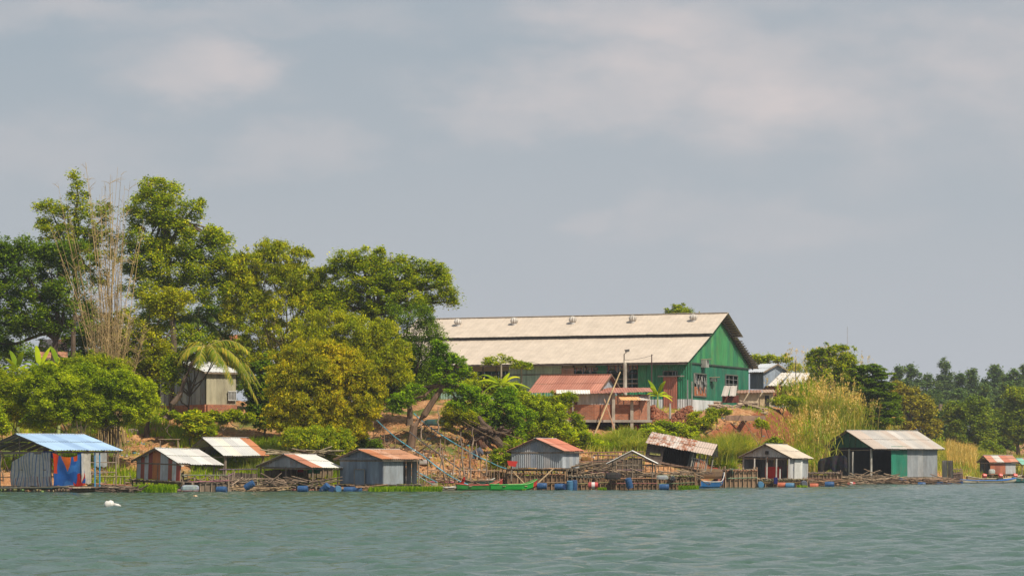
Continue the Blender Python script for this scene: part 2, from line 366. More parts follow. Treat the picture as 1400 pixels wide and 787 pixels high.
def water_mat():
    m, t, p, o = mat('river_water')
    n = noise_(t, 1.0, stretch=(1.6, 1.5, 1), detail=5, rough=.6)
    n2 = noise_(t, 0.05, stretch=(0.25, 1.4, 1), detail=4)
    n3 = noise_(t, 0.9, stretch=(0.6, 0.35, 1), detail=5, rough=.6)
    c = ramp(t, n2.outputs[0], [(0.3, (0.036, 0.082, 0.058)), (0.7, (0.052, 0.102, 0.075))])
    c2 = mixn(t, ramp(t, n3.outputs[0], [(0.42, 0.0), (0.66, 0.55)]).outputs[0], c.outputs[0], (0.066, 0.12, 0.09))
    t.links.new(c2, p.inputs['Base Color']); p.inputs['Roughness'].default_value = 0.10
    p.inputs['IOR'].default_value = 1.33; p.inputs['Specular IOR Level'].default_value = 0.5
    b = N(t, 'ShaderNodeBump'); b.inputs['Strength'].default_value = 1.0; b.inputs['Distance'].default_value = 0.12
    t.links.new(n.outputs[0], b.inputs['Height']); t.links.new(b.outputs[0], p.inputs['Normal'])
    return m
def waves():
    ys = axis([(-400, 45, 10), (45, 110, 360), (110, 215, 400), (215, 300, 150), (300, 3500, 60)])
    xs = axis([(-1500, -48, 12), (-48, 60, 430), (60, 1500, 12)])
    X, Y = np.meshgrid(xs, ys); Z = np.zeros_like(X)
    r2 = np.random.RandomState(3)
    for k in range(48):
        lam = r2.uniform(0.7, 2.0) if k < 44 else r2.uniform(2.2, 3.4); a = r2.uniform(-1.15, 1.15) + math.pi / 2; kk = 2 * math.pi / lam
        Z += 0.0072 * lam ** 0.35 * np.sin(kk * (X * math.cos(a) + Y * math.sin(a)) + r2.uniform(0, 6.28))
    m = (X > -48.1) & (X < 60.1) & (Y > 44) & (Y < 300); Z = np.where(m, Z, 0)
    Z = np.where(m, Z * np.interp(Y, [45, 150, 230, 300], [1.0, .9, .5, .3]) - .05, -.05)
    v = np.stack([X, Y, Z], 2).reshape(-1, 3); n_ = len(xs); i, j = np.meshgrid(np.arange(n_ - 1), np.arange(len(ys) - 1)); q = (j * n_ + i).ravel()
    o = np_mesh('water', v, np.stack([q, q + 1, q + 1 + n_, q + n_], 1), water_mat()); tag(o, kind='structure')
    o.data.polygons.foreach_set('use_smooth', [True] * len(o.data.polygons))
waves()

# ------------------------------------------------------------------ foliage
def rand_dirs(n):
    d = rs.normal(size=(n, 3)); return d / np.linalg.norm(d, axis=1, keepdims=True)
def leaves(cent, size, asp=0.5, up=0.5, droop=0.0, fold=None):
    """rhombic leaves centred on cent"""
    size = size * 1.3
    n = len(cent); nr = rand_dirs(n); nr[:, 2] = np.abs(nr[:, 2]) + up; nr /= np.linalg.norm(nr, axis=1, keepdims=True)
    t = rand_dirs(n); t[:, 2] -= droop; t -= nr * (t * nr).sum(1, keepdims=True); t /= np.linalg.norm(t, axis=1, keepdims=True) + 1e-9
    b = np.cross(nr, t); s = (size * rs.uniform(0.6, 1.35, n))[:, None]
    p0 = cent - t * s * .5; p2 = cent + t * s * .5; p1 = cent + b * s * asp * .5 - t * s * .05; p3 = cent - b * s * asp * .5 - t * s * .05
    v = np.stack([p0, p1, p2, p3], 1).reshape(-1, 3); f = np.arange(4 * n).reshape(-1, 4)
    return v, f
def lobes_to_clumps(lobes, Y, clump, dens=1.0, ydepth=0.8):
    """lobes: (px,py,rx,ry[,dy]) in photo units at distance Y -> world clump centres"""
    C = []; Rr = []; S = Y / FPX
    for lb in lobes:
        px, py, rx, ry = lb[:4]; dy = lb[4] if len(lb) > 4 else 0.0
        c = np.array(PT(px, py, Y + dy)); rx *= 1.08; ry *= 1.08; a = np.array([rx * S, max(rx, ry) * S * ydepth, ry * S])
        n = max(3, int(dens * 4.6 * (a[0] * a[2] + a[0] * a[1] + a[1] * a[2]) / clump ** 2 / 3 * 1.0))
        d = rand_dirs(n); r = rs.uniform(0.25, 1.0, n) ** 0.55; q = rs.uniform(0, 1, n)
        stray = q < .30; r = np.where(stray, rs.uniform(.85, 1.38, n), r)
        C.append(c + d * a * r[:, None]); Rr.append(clump * np.where(stray, rs.uniform(.25, .6, n), rs.uniform(0.5, 1.2, n)))
    return np.concatenate(C), np.concatenate(Rr)
def sprays(lobes, Y, n, reach):
    """small leaf tufts strung along arching shoots that leave the crown"""
    C = []; Rr = []; S = Y / FPX
    for lb in lobes:
        c = PT(lb[0], lb[1], Y + (lb[4] if len(lb) > 4 else 0)); rx, ry = lb[2] * S, lb[3] * S
        for k in range(n):
            a = R.uniform(-2.9, 2.9); e = R.uniform(.1, 1.2); d = Vector((math.sin(a) * math.cos(e), -math.cos(a) * math.cos(e) * .8, math.sin(e)))
            L_ = reach * R.uniform(.9, 1.25)
            for j in range(7):
                f = .55 + .75 * j / 6; p = c + Vector((d.x * rx, d.y * rx, d.z * ry)) * L_ * f + Vector((0, 0, -.5 * (j / 6) ** 2)); C.append(p); Rr.append(.3 * (1.15 - j / 7))
    return np.array(C), np.array(Rr)
def clump_leaves(C, Rr, per, size, asp=.5, up=.5, droop=0., flat=0.65):
    idx = np.repeat(np.arange(len(C)), np.maximum(9, (per * 1.7 * (Rr / Rr.mean()) ** 2).astype(int)))
    n = len(idx); d = rand_dirs(n); r = rs.uniform(0.0, 1, n) ** 0.5
    off = (rs.normal(size=(n, 3)) * .40 + d * (r * .5)[:, None]) * Rr[idx][:, None]; off[:, 2] *= flat; off[:, 2] -= droop * 0.5 * (off[:, 0] ** 2 + off[:, 1] ** 2) / (Rr[idx] + .1)
    return leaves(C[idx] + off, size, asp, up, droop)
def limb_pts(a, b, wob=0.1, n=5, sag=0.0):
    a = Vector(a); b = Vector(b); L_ = (b - a).length; pts = []
    for i in range(n + 1):
        f = i / n; p = a.lerp(b, f)
        w = wob * L_ * math.sin(math.pi * f) * .5
        p += Vector((R.uniform(-w, w), R.uniform(-w, w), R.uniform(-w, w) * .5 + sag * L_ * math.sin(math.pi * f)))
        pts.append(p)
    return pts
BARK = (0.20, 0.14, 0.09)
def tree(name, label, cat, bpx, Y, lobes, leaf='mid', tr=0.22, clump=0.75, per=60, size=0.17, dens=1.0, asp=.5, up=.9,
         droop=.15, flat=.72, path=None, bark=BARK, group=None, hub=None, stems=1, bpy_=None, twig=True, ydepth=.8, minz=None, spray=1, reach=1.0):
    bx = PX(bpx, Y); bz = gz(bx, Y) - 0.15
    base = Vector((bx, Y, bz)); root = empty(name, base, label, cat, group)
    C, Rr = lobes_to_clumps(lobes, Y, clump, dens, ydepth)
    if minz is not None: k = C[:, 2] > minz; C, Rr = C[k], Rr[k]
    k = np.array([C[i, 2] > gz(C[i, 0], C[i, 1]) + 0.15 for i in range(len(C))]); C, Rr = C[k], Rr[k]
    v, f = clump_leaves(C, Rr, per, size, asp, up, droop, flat)
    if spray:
        C2, R2 = sprays(lobes, Y, spray, reach); v2, f2 = clump_leaves(C2, R2 * (clump / .6), int(per * .28), size, asp, up, droop + .4, flat); v, f = np.concatenate([v, v2]), np.concatenate([f, f2 + len(v)])
    np_mesh('crown', v, f, LM[leaf], root)
    mb = MB(bark); S = Y / FPX
    cs = [PT(l[0], l[1], Y + (l[4] if len(l) > 4 else 0)) for l in lobes]
    mid = sum(cs, Vector()) / len(cs)
    for st in range(stems):
        b0 = base + Vector((R.uniform(-.25, .25), R.uniform(-.2, .2), 0)) * (stems > 1)
        if path: pp = [b0] + [PT(x, y, Y) for x, y in path]
        else:
            h = hub and PT(hub[0], hub[1], Y) or b0.lerp(mid, 0.55)
            if stems > 1: h = h + Vector((R.uniform(-1, 1), R.uniform(-.6, .6), 0))
            pp = limb_pts(b0, h, 0.12, 4)
        nn = len(pp); mb.tube(pp, [tr * (1.2 if i == 0 else 1 - .45 * i / (nn - 1)) / math.sqrt(stems) for i in range(nn)], 8)
        hubp = pp[-1]
        for c in cs[st::stems]:
            src = hubp if R.random() < .7 or nn < 3 else pp[-2]
            lp = limb_pts(src, c, 0.16, 4); mb.tube(lp, [tr * .5 * (1 - .75 * i / 4) / math.sqrt(stems) + .015 for i in range(5)], 6)
    if twig:
        sel = R.sample(range(len(C)), min(len(C), 3 * len(cs) + 6))
        for i in sel:
            c = Vector(C[i]); j = min(range(len(cs)), key=lambda k: (cs[k] - c).length)
            mb.tube(limb_pts(cs[j], c, .2, 2), [.045, .03, .015], 4)
    mb.build('trunk', M_WOOD, root)
    return root
def blades(base, h, w, lean=0.5, dirs=None, seg=3, bias=(0, 0)):
    """curved grass blades (numpy): base (n,3), h height array"""
    n = len(base); a = rs.uniform(0, 2 * np.pi, n); d = np.stack([np.cos(a) + bias[0], np.sin(a) + bias[1], np.zeros(n)], 1)
    d /= np.linalg.norm(d, axis=1, keepdims=True) + 1e-6
    ln = (lean * rs.uniform(.2, 1.3, n))[:, None]; h = h[:, None]
    side = np.stack([-d[:, 1], d[:, 0], np.zeros(n)], 1) * 0.6 + np.array([.5, 0, 0]); side /= np.linalg.norm(side, axis=1, keepdims=True)
    vs_ = []
    for k in range(seg + 1):
        f = k / seg; p = base + np.array([0, 0, 1]) * h * (f - .35 * ln * f * f) + d * h * ln * f * f
        ww = w * (1 - f) ** .6 * .5 + 0.003
        vs_ += [p - side * ww, p + side * ww]
    v = np.stack(vs_, 1); m_ = 2 * (seg + 1); idx = (np.arange(n) * m_)[:, None]
    fs = np.concatenate([idx + np.array([2 * k, 2 * k + 1, 2 * k + 3, 2 * k + 2]) for k in range(seg)], 0)
    return v.reshape(-1, 3), fs
def scatter(n, test):
    pts = []
    while len(pts) < n:
        p = test()
        if p is not None: pts.append(p)
    return np.array(pts)

# ------------------------------------------------------------------ frames for gabled buildings
class Fr:
    """near eave corner N (2D), unit dirs: S along the ridge, T across from near eave to far eave"""
    def __init__(s, px, Y, ang, side):
        s.N = Vector((PX(px, Y), Y)); a = math.radians(ang); s.Y = Y
        if side == 'L': s.S = Vector((math.cos(a), math.sin(a))); s.T = Vector((-math.sin(a), math.cos(a)))
        else: s.S = Vector((-math.cos(a), math.sin(a))); s.T = Vector((math.sin(a), math.cos(a)))
    def p2(s, u, t): return s.N + s.S * u + s.T * t
    def pt(s, u, t, z): q = s.N + s.S * u + s.T * t; return Vector((q.x, q.y, z))
    def solveS(s, px, t=0):
        k = (px - 700) / FPX; b = s.N + s.T * t; return (k * b.y - b.x) / (s.S.x - k * s.S.y)
    def solveT(s, px, u=0):
        k = (px - 700) / FPX; b = s.N + s.S * u; return (k * b.y - b.x) / (s.T.x - k * s.T.y)
    def zat(s, py, u, t): return PZ(py, s.p2(u, t).y)

GREY = [(0.30, 0.33, 0.37), (0.36, 0.39, 0.43), (0.25, 0.28, 0.32), (0.33, 0.35, 0.37)]
LGREY = [(0.50, 0.50, 0.50), (0.60, 0.59, 0.57), (0.42, 0.43, 0.44)]
RUST = [(0.36, 0.12, 0.05), (0.28, 0.08, 0.04), (0.42, 0.17, 0.08)]
WOODC = [(0.26, 0.20, 0.15), (0.20, 0.155, 0.12), (0.33, 0.27, 0.20)]
WD = (0.23, 0.18, 0.135)

def roof_slope(mb, fr, s0, s1, t0, z0, t1, z1, cols, rust=0.0, sheet=0.85, pitch=0.2, amp=0.02, rag=0.12, lap=True, flow=None, var=(.9, 1.07)):
    """sheets from ridge (t1,z1) down to eave (t0,z0), laid side by side along the ridge"""
    Ln = s1 - s0; n = max(1, int(round(Ln / sheet)))
    nrm = Vector((0, 0, 1))
    for k in range(n):
        a, b = s0 + Ln * k / n - .02, s0 + Ln * (k + 1) / n + .02
        c = cols[k % len(cols)] if flow else cols[R.randrange(len(cols))]
        ru = rust[k % len(rust)] if isinstance(rust, list) else rust + R.uniform(-.1, .1)
        rows = 2 if lap else 1; dz = R.uniform(0, .02); ex = R.uniform(0, rag)
        for r_ in range(rows):
            f0, f1 = r_ / rows, (r_ + 1) / rows
            ta, tb = t1 + (t0 - t1) * f0, t1 + (t0 - t1) * f1; za, zb = z1 + (z0 - z1) * f0, z1 + (z0 - z1) * f1
            if r_ == rows - 1: tb += (t0 - t1) / abs(t0 - t1) * ex; zb -= abs(z1 - z0) / abs(t0 - t1) * ex
            up = .025 * (rows - 1 - r_) + dz; v = R.uniform(*var); cc = tuple(x * v for x in c)
            p = fr.pt(a, ta, za + up); q = fr.pt(b, ta, za + up); e = fr.pt(a, tb, zb + up)
            mb.corrug(p, q - p, e - p, nrm, pitch, amp, cc, ru)

def hut(name, label, cat, xl, xn, xr, Y, ang, pe, pa, pd, roofc=None, roofr=0.0, farc=None, side='L', ov=0.35, deck=None, tilt=(0, 0),
        posts=True, gable=None, front=None, right=None, back=None, left=None, wallr=0.0, deckh=0.18, group=None, rag=.12, postc=WD,
        pr=0.06, front_z=None, right_rng=None, flow=None, apex_far=None, floor=True, floorc=WD, rows=True):
    """floating hut: roof corners fixed by photo columns, heights by photo rows at their real depth"""
    fr = Fr(xn, Y, ang, side); w = fr.solveT(xl if side == 'L' else xr); l = fr.solveS(xr if side == 'L' else xl)
    ze = PZ(pe, Y); za = fr.zat(pa, 0, w / 2); zd = PZ(pd, Y)
    c0 = fr.p2(l / 2, w / 2); root = empty(name, (c0.x, c0.y, 0.0), label, cat, group)
    h = dict(fr=fr, w=w, l=l, ze=ze, za=za, zd=zd, root=root)
    roofc = roofc or LGREY
    rf = MB()
    roof_slope(rf, fr, 0, l, 0, ze, w / 2, za, roofc, roofr, rag=rag, flow=flow)
    roof_slope(rf, fr, 0, l, w, ze, w / 2, za, farc or roofc, roofr if not isinstance(roofr, list) else .1, rag=rag)
    ro = rf.build('roof', M_ROOF, root)
    rg = MB(LGREY[0]); rg.plank(fr.pt(-.03, w / 2, za + .04), fr.pt(l + .03, w / 2, za + .04), .22, .03); sub(rg, 'ridge_cap', M_ROOF, ro, root)
    bm = MB(WD)                                             # purlins and rafters
    nr = max(2, int(l / 1.3))
    for i in range(nr + 1):
        s = .1 + (l - .2) * i / nr
        for t in (.02, w - .02): bm.plank(fr.pt(s, t, ze - .07), fr.pt(s, w / 2, za - .07), .06, .08)
    for f in (0.03, .5, .97):
        for sgn in (0, 1):
            t = f * w / 2; z = ze + (za - ze) * f - .13; t = w - t if sgn else t; bm.plank(fr.pt(.05, t, z), fr.pt(l - .05, t, z), .05, .06)
    for s in (ov, l - ov): bm.plank(fr.pt(s, ov, ze - .12), fr.pt(s, w - ov, ze - .12), .07, .09)
    bo = bm.build('roof_frame', M_WOOD, root)
    slope = (za - ze) / (w / 2)
    W2 = w - 2 * ov
    ztop = lambda f: ze + slope * ((ov + W2 * f) if f < .5 else (w - ov - W2 * f)) - .03
    zb = zd
    A = fr.p2(ov, w - ov); B = fr.p2(ov, ov); C_ = fr.p2(l - ov, ov); D = fr.p2(l - ov, w - ov)
    ztc = ze + slope * ov - .04
    if front:      # visible gable end, full height
        m = MB(); m.wall(A, B, (front_z if front_z is not None else zb), ztop, front, wallr, ragged=.06, sheet=.5); h['front'] = m.build('end_wall', M_TIN, root)
    if gable:
        m = MB(); m.wall(A, B, ztc - .06, ztop, gable, wallr); h['gable'] = m.build('gable_panel', M_TIN, root)
    for key, nm, P_, Q in (('right', 'side_wall', B, C_), ('back', 'rear_wall', C_, D), ('left', 'side_wall', D, A)):
        cc = dict(right=right, back=back, left=left)[key]
        if cc:
            rng = right_rng if key == 'right' and right_rng else (0, 1)
            m = MB(); a_, b_ = P_.lerp(Q, rng[0]), P_.lerp(Q, rng[1])
            m.wall(a_, b_, zb, ztc if key != 'back' else ztop, cc, wallr, ragged=.05, sheet=.62); h[key] = m.build(nm, M_TIN, root)
    if posts:
        k = max(2, int(l / 2.2) + 1)
        for i in range(k):
            for t in (ov + .05, w - ov - .05):
                s = ov + .05 + (l - 2 * ov - .1) * i / (k - 1)
                m = MB(postc); j = R.uniform(-.06, .06); m.bar(fr.pt(s + j, t, zd - .5), fr.pt(s, t, ztc), pr, pr * .85, 6); m.build('post', M_WOOD, root)
        m = MB(postc); m.bar(fr.pt(ov, w / 2, zd - .3), fr.pt(ov, w / 2, ze - .05 if not gable else ze), pr * .8); m.build('post', M_WOOD, root)
    if floor:
        m = MB(floorc); n = int((w + .2) / .24)
        for i in range(n):
            t = -.1 + (w + .2) * (i + .5) / n; v = R.uniform(.7, 1.2); e = R.uniform(-.15, .2)
            m.plank(fr.pt(-.2 - e, t, zd - .03), fr.pt(l + .1 + e, t, zd - .03), .2, .04, tuple(x * v for x in floorc))
        for i in range(5):
            s = l * (i + .5) / 5; m.plank(fr.pt(s, -.15, zd - .12), fr.pt(s, w + .15, zd - .12), .12, .14)
        h['floor'] = m.build('deck', M_WOOD, root)
        m = MB((0.20, 0.15, 0.10))
        for i in range(int(w / .35)):
            t = .1 + i * .35; m.bar(fr.pt(-.3 + R.uniform(-.3, .2), t, .02 + R.uniform(-.03, .08)), fr.pt(l + R.uniform(0, .3), t, .05), .11, .09, 6, tuple(x * R.uniform(.5, 1.2) for x in (0.25, .18, .11)))
        for i in range(int(l / .9)):
            for t in (-.05, w * .5, w): m.bar(fr.pt(.3 + i * .9, t, -.1), fr.pt(.3 + i * .9 + R.uniform(-.1, .1), t, zd - .08), .06)
        m.build('float_raft', M_WOOD, root)
    root.rotation_euler = (math.radians(tilt[0]), math.radians(tilt[1]), 0)
    return h

def cloth(name, fr_pts, ztop, zbot, colf, nu=40, nv=10, amp=.08, freq=9, m=None, parent=None, sag=None):
    """hanging cloth between 2D points A,B with folds"""
    A, B = fr_pts; d = (B - A); nr = Vector((d.y, -d.x)).normalized(); mb = MB(); ids = []
    for j in range(nv + 1):
        row = []
        for i in range(nu + 1):
            f, g = i / nu, j / nv; zt = ztop(f) if callable(ztop) else ztop; zb_ = zbot(f) if callable(zbot) else zbot
            o = amp * math.sin(freq * f * 6.28 + 1.5 * math.sin(3 * g + 4 * f)) * (.35 + .65 * g) + .05 * mnoise.noise(Vector((f * 4, g * 3, ztop(0) if callable(ztop) else 3)))
            q = A + d * f + nr * o; row.append((q.x, q.y, zt + (zb_ - zt) * g + .04 * math.sin(f * 14) * g))
        ids.append(mb.add(row))
    for j in range(nv):
        for i in range(nu): mb.face((ids[j] + i, ids[j] + i + 1, ids[j + 1] + i + 1, ids[j + 1] + i), colf((i + .5) / nu, (j + .5) / nv))
    return mb.build(name, m or M_CLOTH, parent, smooth=True)

# ------------------------------------------------------------------ the big warehouse on the bank top
fr = Fr(942, 285, 22, 'R'); Wd = 22.0; Ln = 34.0
ze = PZ(494, 285); za = fr.zat(434, 0, Wd / 2); zg = 6.9
c0 = fr.p2(10, 8)
wh = empty('warehouse', (c0.x, c0.y, zg), 'long green metal warehouse with a two-step cream roof on top of the bank', 'warehouse')
cream = [(0.525, 0.445, 0.365), (0.53, 0.45, 0.37), (0.52, 0.441, 0.362)]
sl = (za - ze) / (Wd / 2)
def wz(t): return ze + sl * (t if t < Wd / 2 else Wd - t)
tsplit = Wd / 2 * .56
for nm, sgn in (('roof', 0), ('roof', 1)):
    for (ta, tb, lift) in ((-.7, tsplit + .5, 0.0), (tsplit - .25, Wd / 2, .42)):
        m = MB(); T = (lambda t: t) if not sgn else (lambda t: Wd - t)
        roof_slope(m, fr, -.15 if lift == 0 else -.5, Ln, T(ta), ze + sl * ta + (0.25 if lift == 0 else lift), T(tb), ze + sl * tb + (0.0 if lift == 0 else lift + .05), cream, -.35, sheet=1.0, pitch=.5, amp=.005, var=(.985, 1.015), rag=.04, lap=False)
        r_ = m.build('roof', M_ROOF, wh)
        if not sgn and lift: vent_parent = r_
m = MB((0.05, 0.05, 0.05))  # near-black strips painted as the shade in the gap between roof steps
for T in (lambda t: t, lambda t: Wd - t):
    m.plank(fr.pt(0, T(tsplit + .1), wz(tsplit) + .18), fr.pt(Ln, T(tsplit + .1), wz(tsplit) + .22), .06, .26)
m.build('clerestory_gap_shade', M_PAINT, wh)
m = MB((0.45, 0.40, 0.34)); m.plank(fr.pt(-.5, Wd / 2, za + .5), fr.pt(Ln, Wd / 2, za + .5), .5, .06); m.build('ridge_cap', M_ROOF, wh)
# underside rafters that show at the far overhang
m = MB((0.12, 0.10, 0.09))
for i in range(22):
    t = Wd / 2 + (Wd / 2) * i / 22; m.plank(fr.pt(-.45, t, wz(t) + (.3 if t < Wd - tsplit else -.04)), fr.pt(.6, t, wz(t) + (.3 if t < Wd - tsplit else -.04)), .08, .12)
for t0, t1, dz in ((0, Wd / 2, -.1), (Wd, Wd / 2, -.1)):
    m.plank(fr.pt(.3, t0, ze + dz), fr.pt(.3, t1, za + dz), .1, .2)
m.plank(fr.pt(0, -.6, ze - .18), fr.pt(Ln, -.6, ze - .12), .1, .22)
for i in range(30): m.plank(fr.pt(.5 + i * 1.1, -.65, ze - .1), fr.pt(.5 + i * 1.1, .3, ze - .02), .07, .1)
m.build('eave_beam', M_WOOD, wh)
GRN = [(0.022, 0.20, 0.10), (0.026, 0.22, 0.11), (0.018, 0.175, 0.09), (0.035, 0.24, 0.11)]
PGR = [(0.24, 0.40, 0.31), (0.27, 0.42, 0.33)]
g0, sw = .5, .35          # wall plane insets
def TT(px): return fr.solveT(px, g0)
def SS(px): return fr.solveS(px, sw)
tA, tB = sw, Wd - .9
def zgab(t): return wz(t) - .05
# gable wall pieces around two openings
def gseg(ta, tb, z0, z1, cols, name, rust=-.2):
    m = MB(); f = (lambda x: zgab(ta + (tb - ta) * x)) if z1 is None else z1
    m.wall(fr.p2(g0, ta), fr.p2(g0, tb), z0, f, cols, rust, sheet=.9, pitch=.26, amp=.02); return m.build(name, M_TIN, wh)
w1a, w1b = TT(948), TT(965); w2a, w2b = TT(991), TT(1008)
zs = PZ(496, 287)
# upper gable above the cross beam, in two halves so that the peak is sharp
UPG = [(0.05, 0.23, 0.085), (0.035, 0.20, 0.09), (0.06, 0.25, 0.085), (0.03, .18, .085)]; LWG = [(0.018, 0.145, 0.085), (0.022, 0.16, 0.095), (0.015, .125, .08)]  # paler upper, darker lower sheets: the sunlit triangle put into their colour
gseg(tA, Wd / 2, zs, None, UPG, 'gable_wall', -.12); gseg(Wd / 2, tB, zs, None, UPG, 'gable_wall', -.12)
m = MB((0.03, 0.06, 0.045)); m.plank(fr.pt(g0 - .08, tA, zs), fr.pt(g0 - .08, tB, zs), .1, .14); m.build('cross_beam', M_PAINT, wh)
zo1, zo0 = PZ(510, 288), PZ(541, 288); yo1, yo0 = PZ(512, 298), PZ(531, 298)
wb = PZ(546, 288)
gseg(tA, w1a, zg, zs - .02, LWG, 'gable_wall'); gseg(w1b, w2a, zg, zs - .02, LWG, 'gable_wall'); gseg(w2b, tB, zg, zs - .02, LWG, 'gable_wall')
gseg(w1a, w1b, zo1, zs - .02, LWG, 'gable_wall'); gseg(w1a, w1b, zg, zo0, LWG, 'gable_wall')
gseg(w2a, w2b, yo1, zs - .02, LWG, 'gable_wall'); gseg(w2a, w2b, zg, yo0, LWG, 'gable_wall')
def window(fr_, u, ta, tb, z0, z1, root, nv=3, nh=2, c=(0.02, 0.03, 0.03), torn=False, axis_='T'):
    P2 = (lambda a, d=0: fr_.p2(u - d, a)) if axis_ == 'T' else (lambda a, d=0: fr_.p2(a, u - d))
    pt = lambda a, z, d=0: (*P2(a, d), z)
    m = MB((0.10, 0.12, 0.10))
    for z in (z0, z1): m.plank(pt(ta, z, .05), pt(tb, z, .05), .09, .12)
    for t in (ta, tb): m.plank(pt(t, z0, .05), pt(t, z1, .05), .12, .09)
    fo = m.build('window', M_PAINT, root)
    m = MB((0.25, 0.27, 0.27))
    for i in range(1, nv + 1): t = ta + (tb - ta) * i / (nv + 1); m.bar(pt(t, z0), pt(t, z1), .035, k=4)
    for i in range(1, nh + 1): z = z0 + (z1 - z0) * i / (nh + 1); m.bar(pt(ta, z), pt(tb, z), .03, k=4)
    sub(m, 'bars', M_PAINT, fo, root)
    if torn:
        m = MB()
        for i in range(26):
            a = R.uniform(ta, tb); z = R.uniform(z0 + (z1 - z0) * .3, z1); ww = R.uniform(.15, .4); hh = R.uniform(.3, .9)
            c = R.choice([(0.55, .55, .52), (0.35, .36, .36), (0.10, .10, .10), (0.62, .6, .56)]); d = R.uniform(.02, .12)
            m.poly([pt(min(a, tb - ww), z, d), pt(min(a + ww, tb), z - .1, d), pt(min(a + ww * .8, tb), z - hh, d + .05), pt(a + .05, z - hh * .8, d)], c)
        sub(m, 'torn_plastic', M_CLOTH, fo, root)
        m = MB((0.34, 0.13, 0.07)); m.wall(P2(ta + .05, .02), P2(tb - .05, .02), z0, z0 + (z1 - z0) * .42, RUST, .1); sub(m, 'rusty_sheet', M_TIN, fo, root)
    return fo
window(fr, g0, w1a, w1b, zo0, zo1, wh, torn=True); window(fr, g0, w2a, w2b, yo0, yo1, wh, nv=2, nh=2)
m = MB((0.5, 0.5, 0.5)); m.wall(fr.p2(g0 - .06, tA), fr.p2(g0 - .06, TT(985)), zg - .6, PZ(546, 288), [(0.52, .54, .56)], -.1); m.build('base_band', M_TIN, wh)
# little boxes on the gable wall
for px, py, w_, h_, c in ((960, 496, 1.0, .75, (0.32, 0.32, 0.30)), (972, 517, .75, .35, (0.15, .17, .15))):
    m = MB(c); t = TT(px); q = fr.pt(g0 - .3, t, PZ(py, 288)); m.box(q, (.5, w_, h_), math.radians(-22)); m.plank(q + Vector((0, 0, h_ / 2 + .05)) + Vector((-.6, 0, 0)), q + Vector((.6, 0, h_ / 2 + .1)), .7, .05, (0.34, .25, .18)); m.build('wall_box', M_PAINT, wh)
# long side wall (towards the river)
def sseg(pa, pb, z0, z1, cols, name='side_wall', rust=-.15, d=0.0):
    m = MB(); m.wall(fr.p2(SS(pa), sw - d), fr.p2(SS(pb), sw - d), z0, z1, cols, rust, sheet=.9, pitch=.26, amp=.02); return m.build(name, M_TIN, wh)
zt = ze - .05
dz_ = PZ(514, 286); dzb = PZ(507, 286)
sseg(926, 946, zg, zt, GRN); sseg(907, 926, dzb, zt, GRN); sseg(872, 907, zg, zt, GRN)
m = MB((0.05, .05, .05)); m.wall(fr.p2(SS(907), sw - .08), fr.p2(SS(926), sw - .08), PZ(559, 286), dz_, [(0.36, .125, .08), (0.33, .11, .07)], -.2); dd = m.build('door', M_TIN, wh, label='rust brown sliding door')
m = MB((0.30, .28, .25)); m.plank(fr.pt(SS(900), sw - .16, dz_), fr.pt(SS(936), sw - .16, dz_), .08, .12); sub(m, 'door_rail', M_PAINT, dd, wh)
window(fr, sw, SS(907), SS(926), dz_, dzb, wh, nv=2, nh=0, axis_='S')
sseg(872, 907, zg - .6, PZ(546, 288), [(0.52, .54, .56), (0.58, .58, .58)], 'base_band', -.1, d=.06); sseg(926, 946, zg - .6, PZ(546, 288), [(0.5, .52, .54)], 'base_band', -.1, d=.06)
sseg(815, 830, zg, zt, GRN); sseg(695, 768, zg, zt, PGR)
sseg(695, 872, zg, PZ(533, 290), GRN); sseg(590, 695, zg, PZ(533, 290), PGR); 
m = MB((0.07, .06, .05))                                # open bays with frames
for px in (630, 645, 660, 678, 695, 768, 784, 800, 815, 830, 845, 858, 872): m.plank(fr.pt(SS(px), sw + .1, zg), fr.pt(SS(px), sw + .1, zt), .16, .16)
for py in (518, 524): m.plank(fr.pt(SS(830), sw, PZ(py, 288)), fr.pt(SS(872), sw, PZ(py, 288)), .06, .1, (0.3, .27, .22))
m.plank(fr.pt(SS(590), sw, PZ(512, 292)), fr.pt(SS(872), sw, PZ(512, 292)), .06, .1)
m.build('bay_frame', M_WOOD, wh)
for pa, pb, pt_, pbm in ((788, 818, 502, 511), (831, 873, 500, 510)):
    stripe = lambda f, g: (0.16, 0.22, 0.36) if int(f * 26) % 3 == 0 else ((0.5, 0.22, .16) if int(f * 26) % 6 == 1 else (0.50, 0.47, 0.42))
    cloth('striped_awning', (fr.p2(SS(pa), sw - .25), fr.p2(SS(pb), sw - .25)), PZ(pt_, 289), (lambda f, z=PZ(pbm, 289): z + .45 * abs(math.sin(f * 9))), stripe, 78, 6, .1, 7, parent=wh)
m = MB((0.2, .14, .09)); m.wall(fr.p2(SS(770), sw - .5), fr.p2(SS(787), sw - .5), PZ(512, 290), PZ(503, 290), [(0.28, .16, .10)], .0); m.build('propped_shutter', M_TIN, wh)
# back and far walls, floor
m = MB(); m.wall(fr.p2(Ln - .3, sw), fr.p2(Ln - .3, Wd - .9), zg, lambda f: wz(sw + f * (Wd - 1.25)), GRN, -.2, pitch=.6); m.build('rear_wall', M_TIN, wh)
m = MB(); m.wall(fr.p2(g0, Wd - .9), fr.p2(Ln - .3, Wd - .9), zg, ze, GRN, -.2, pitch=.6); m.build('side_wall', M_TIN, wh)
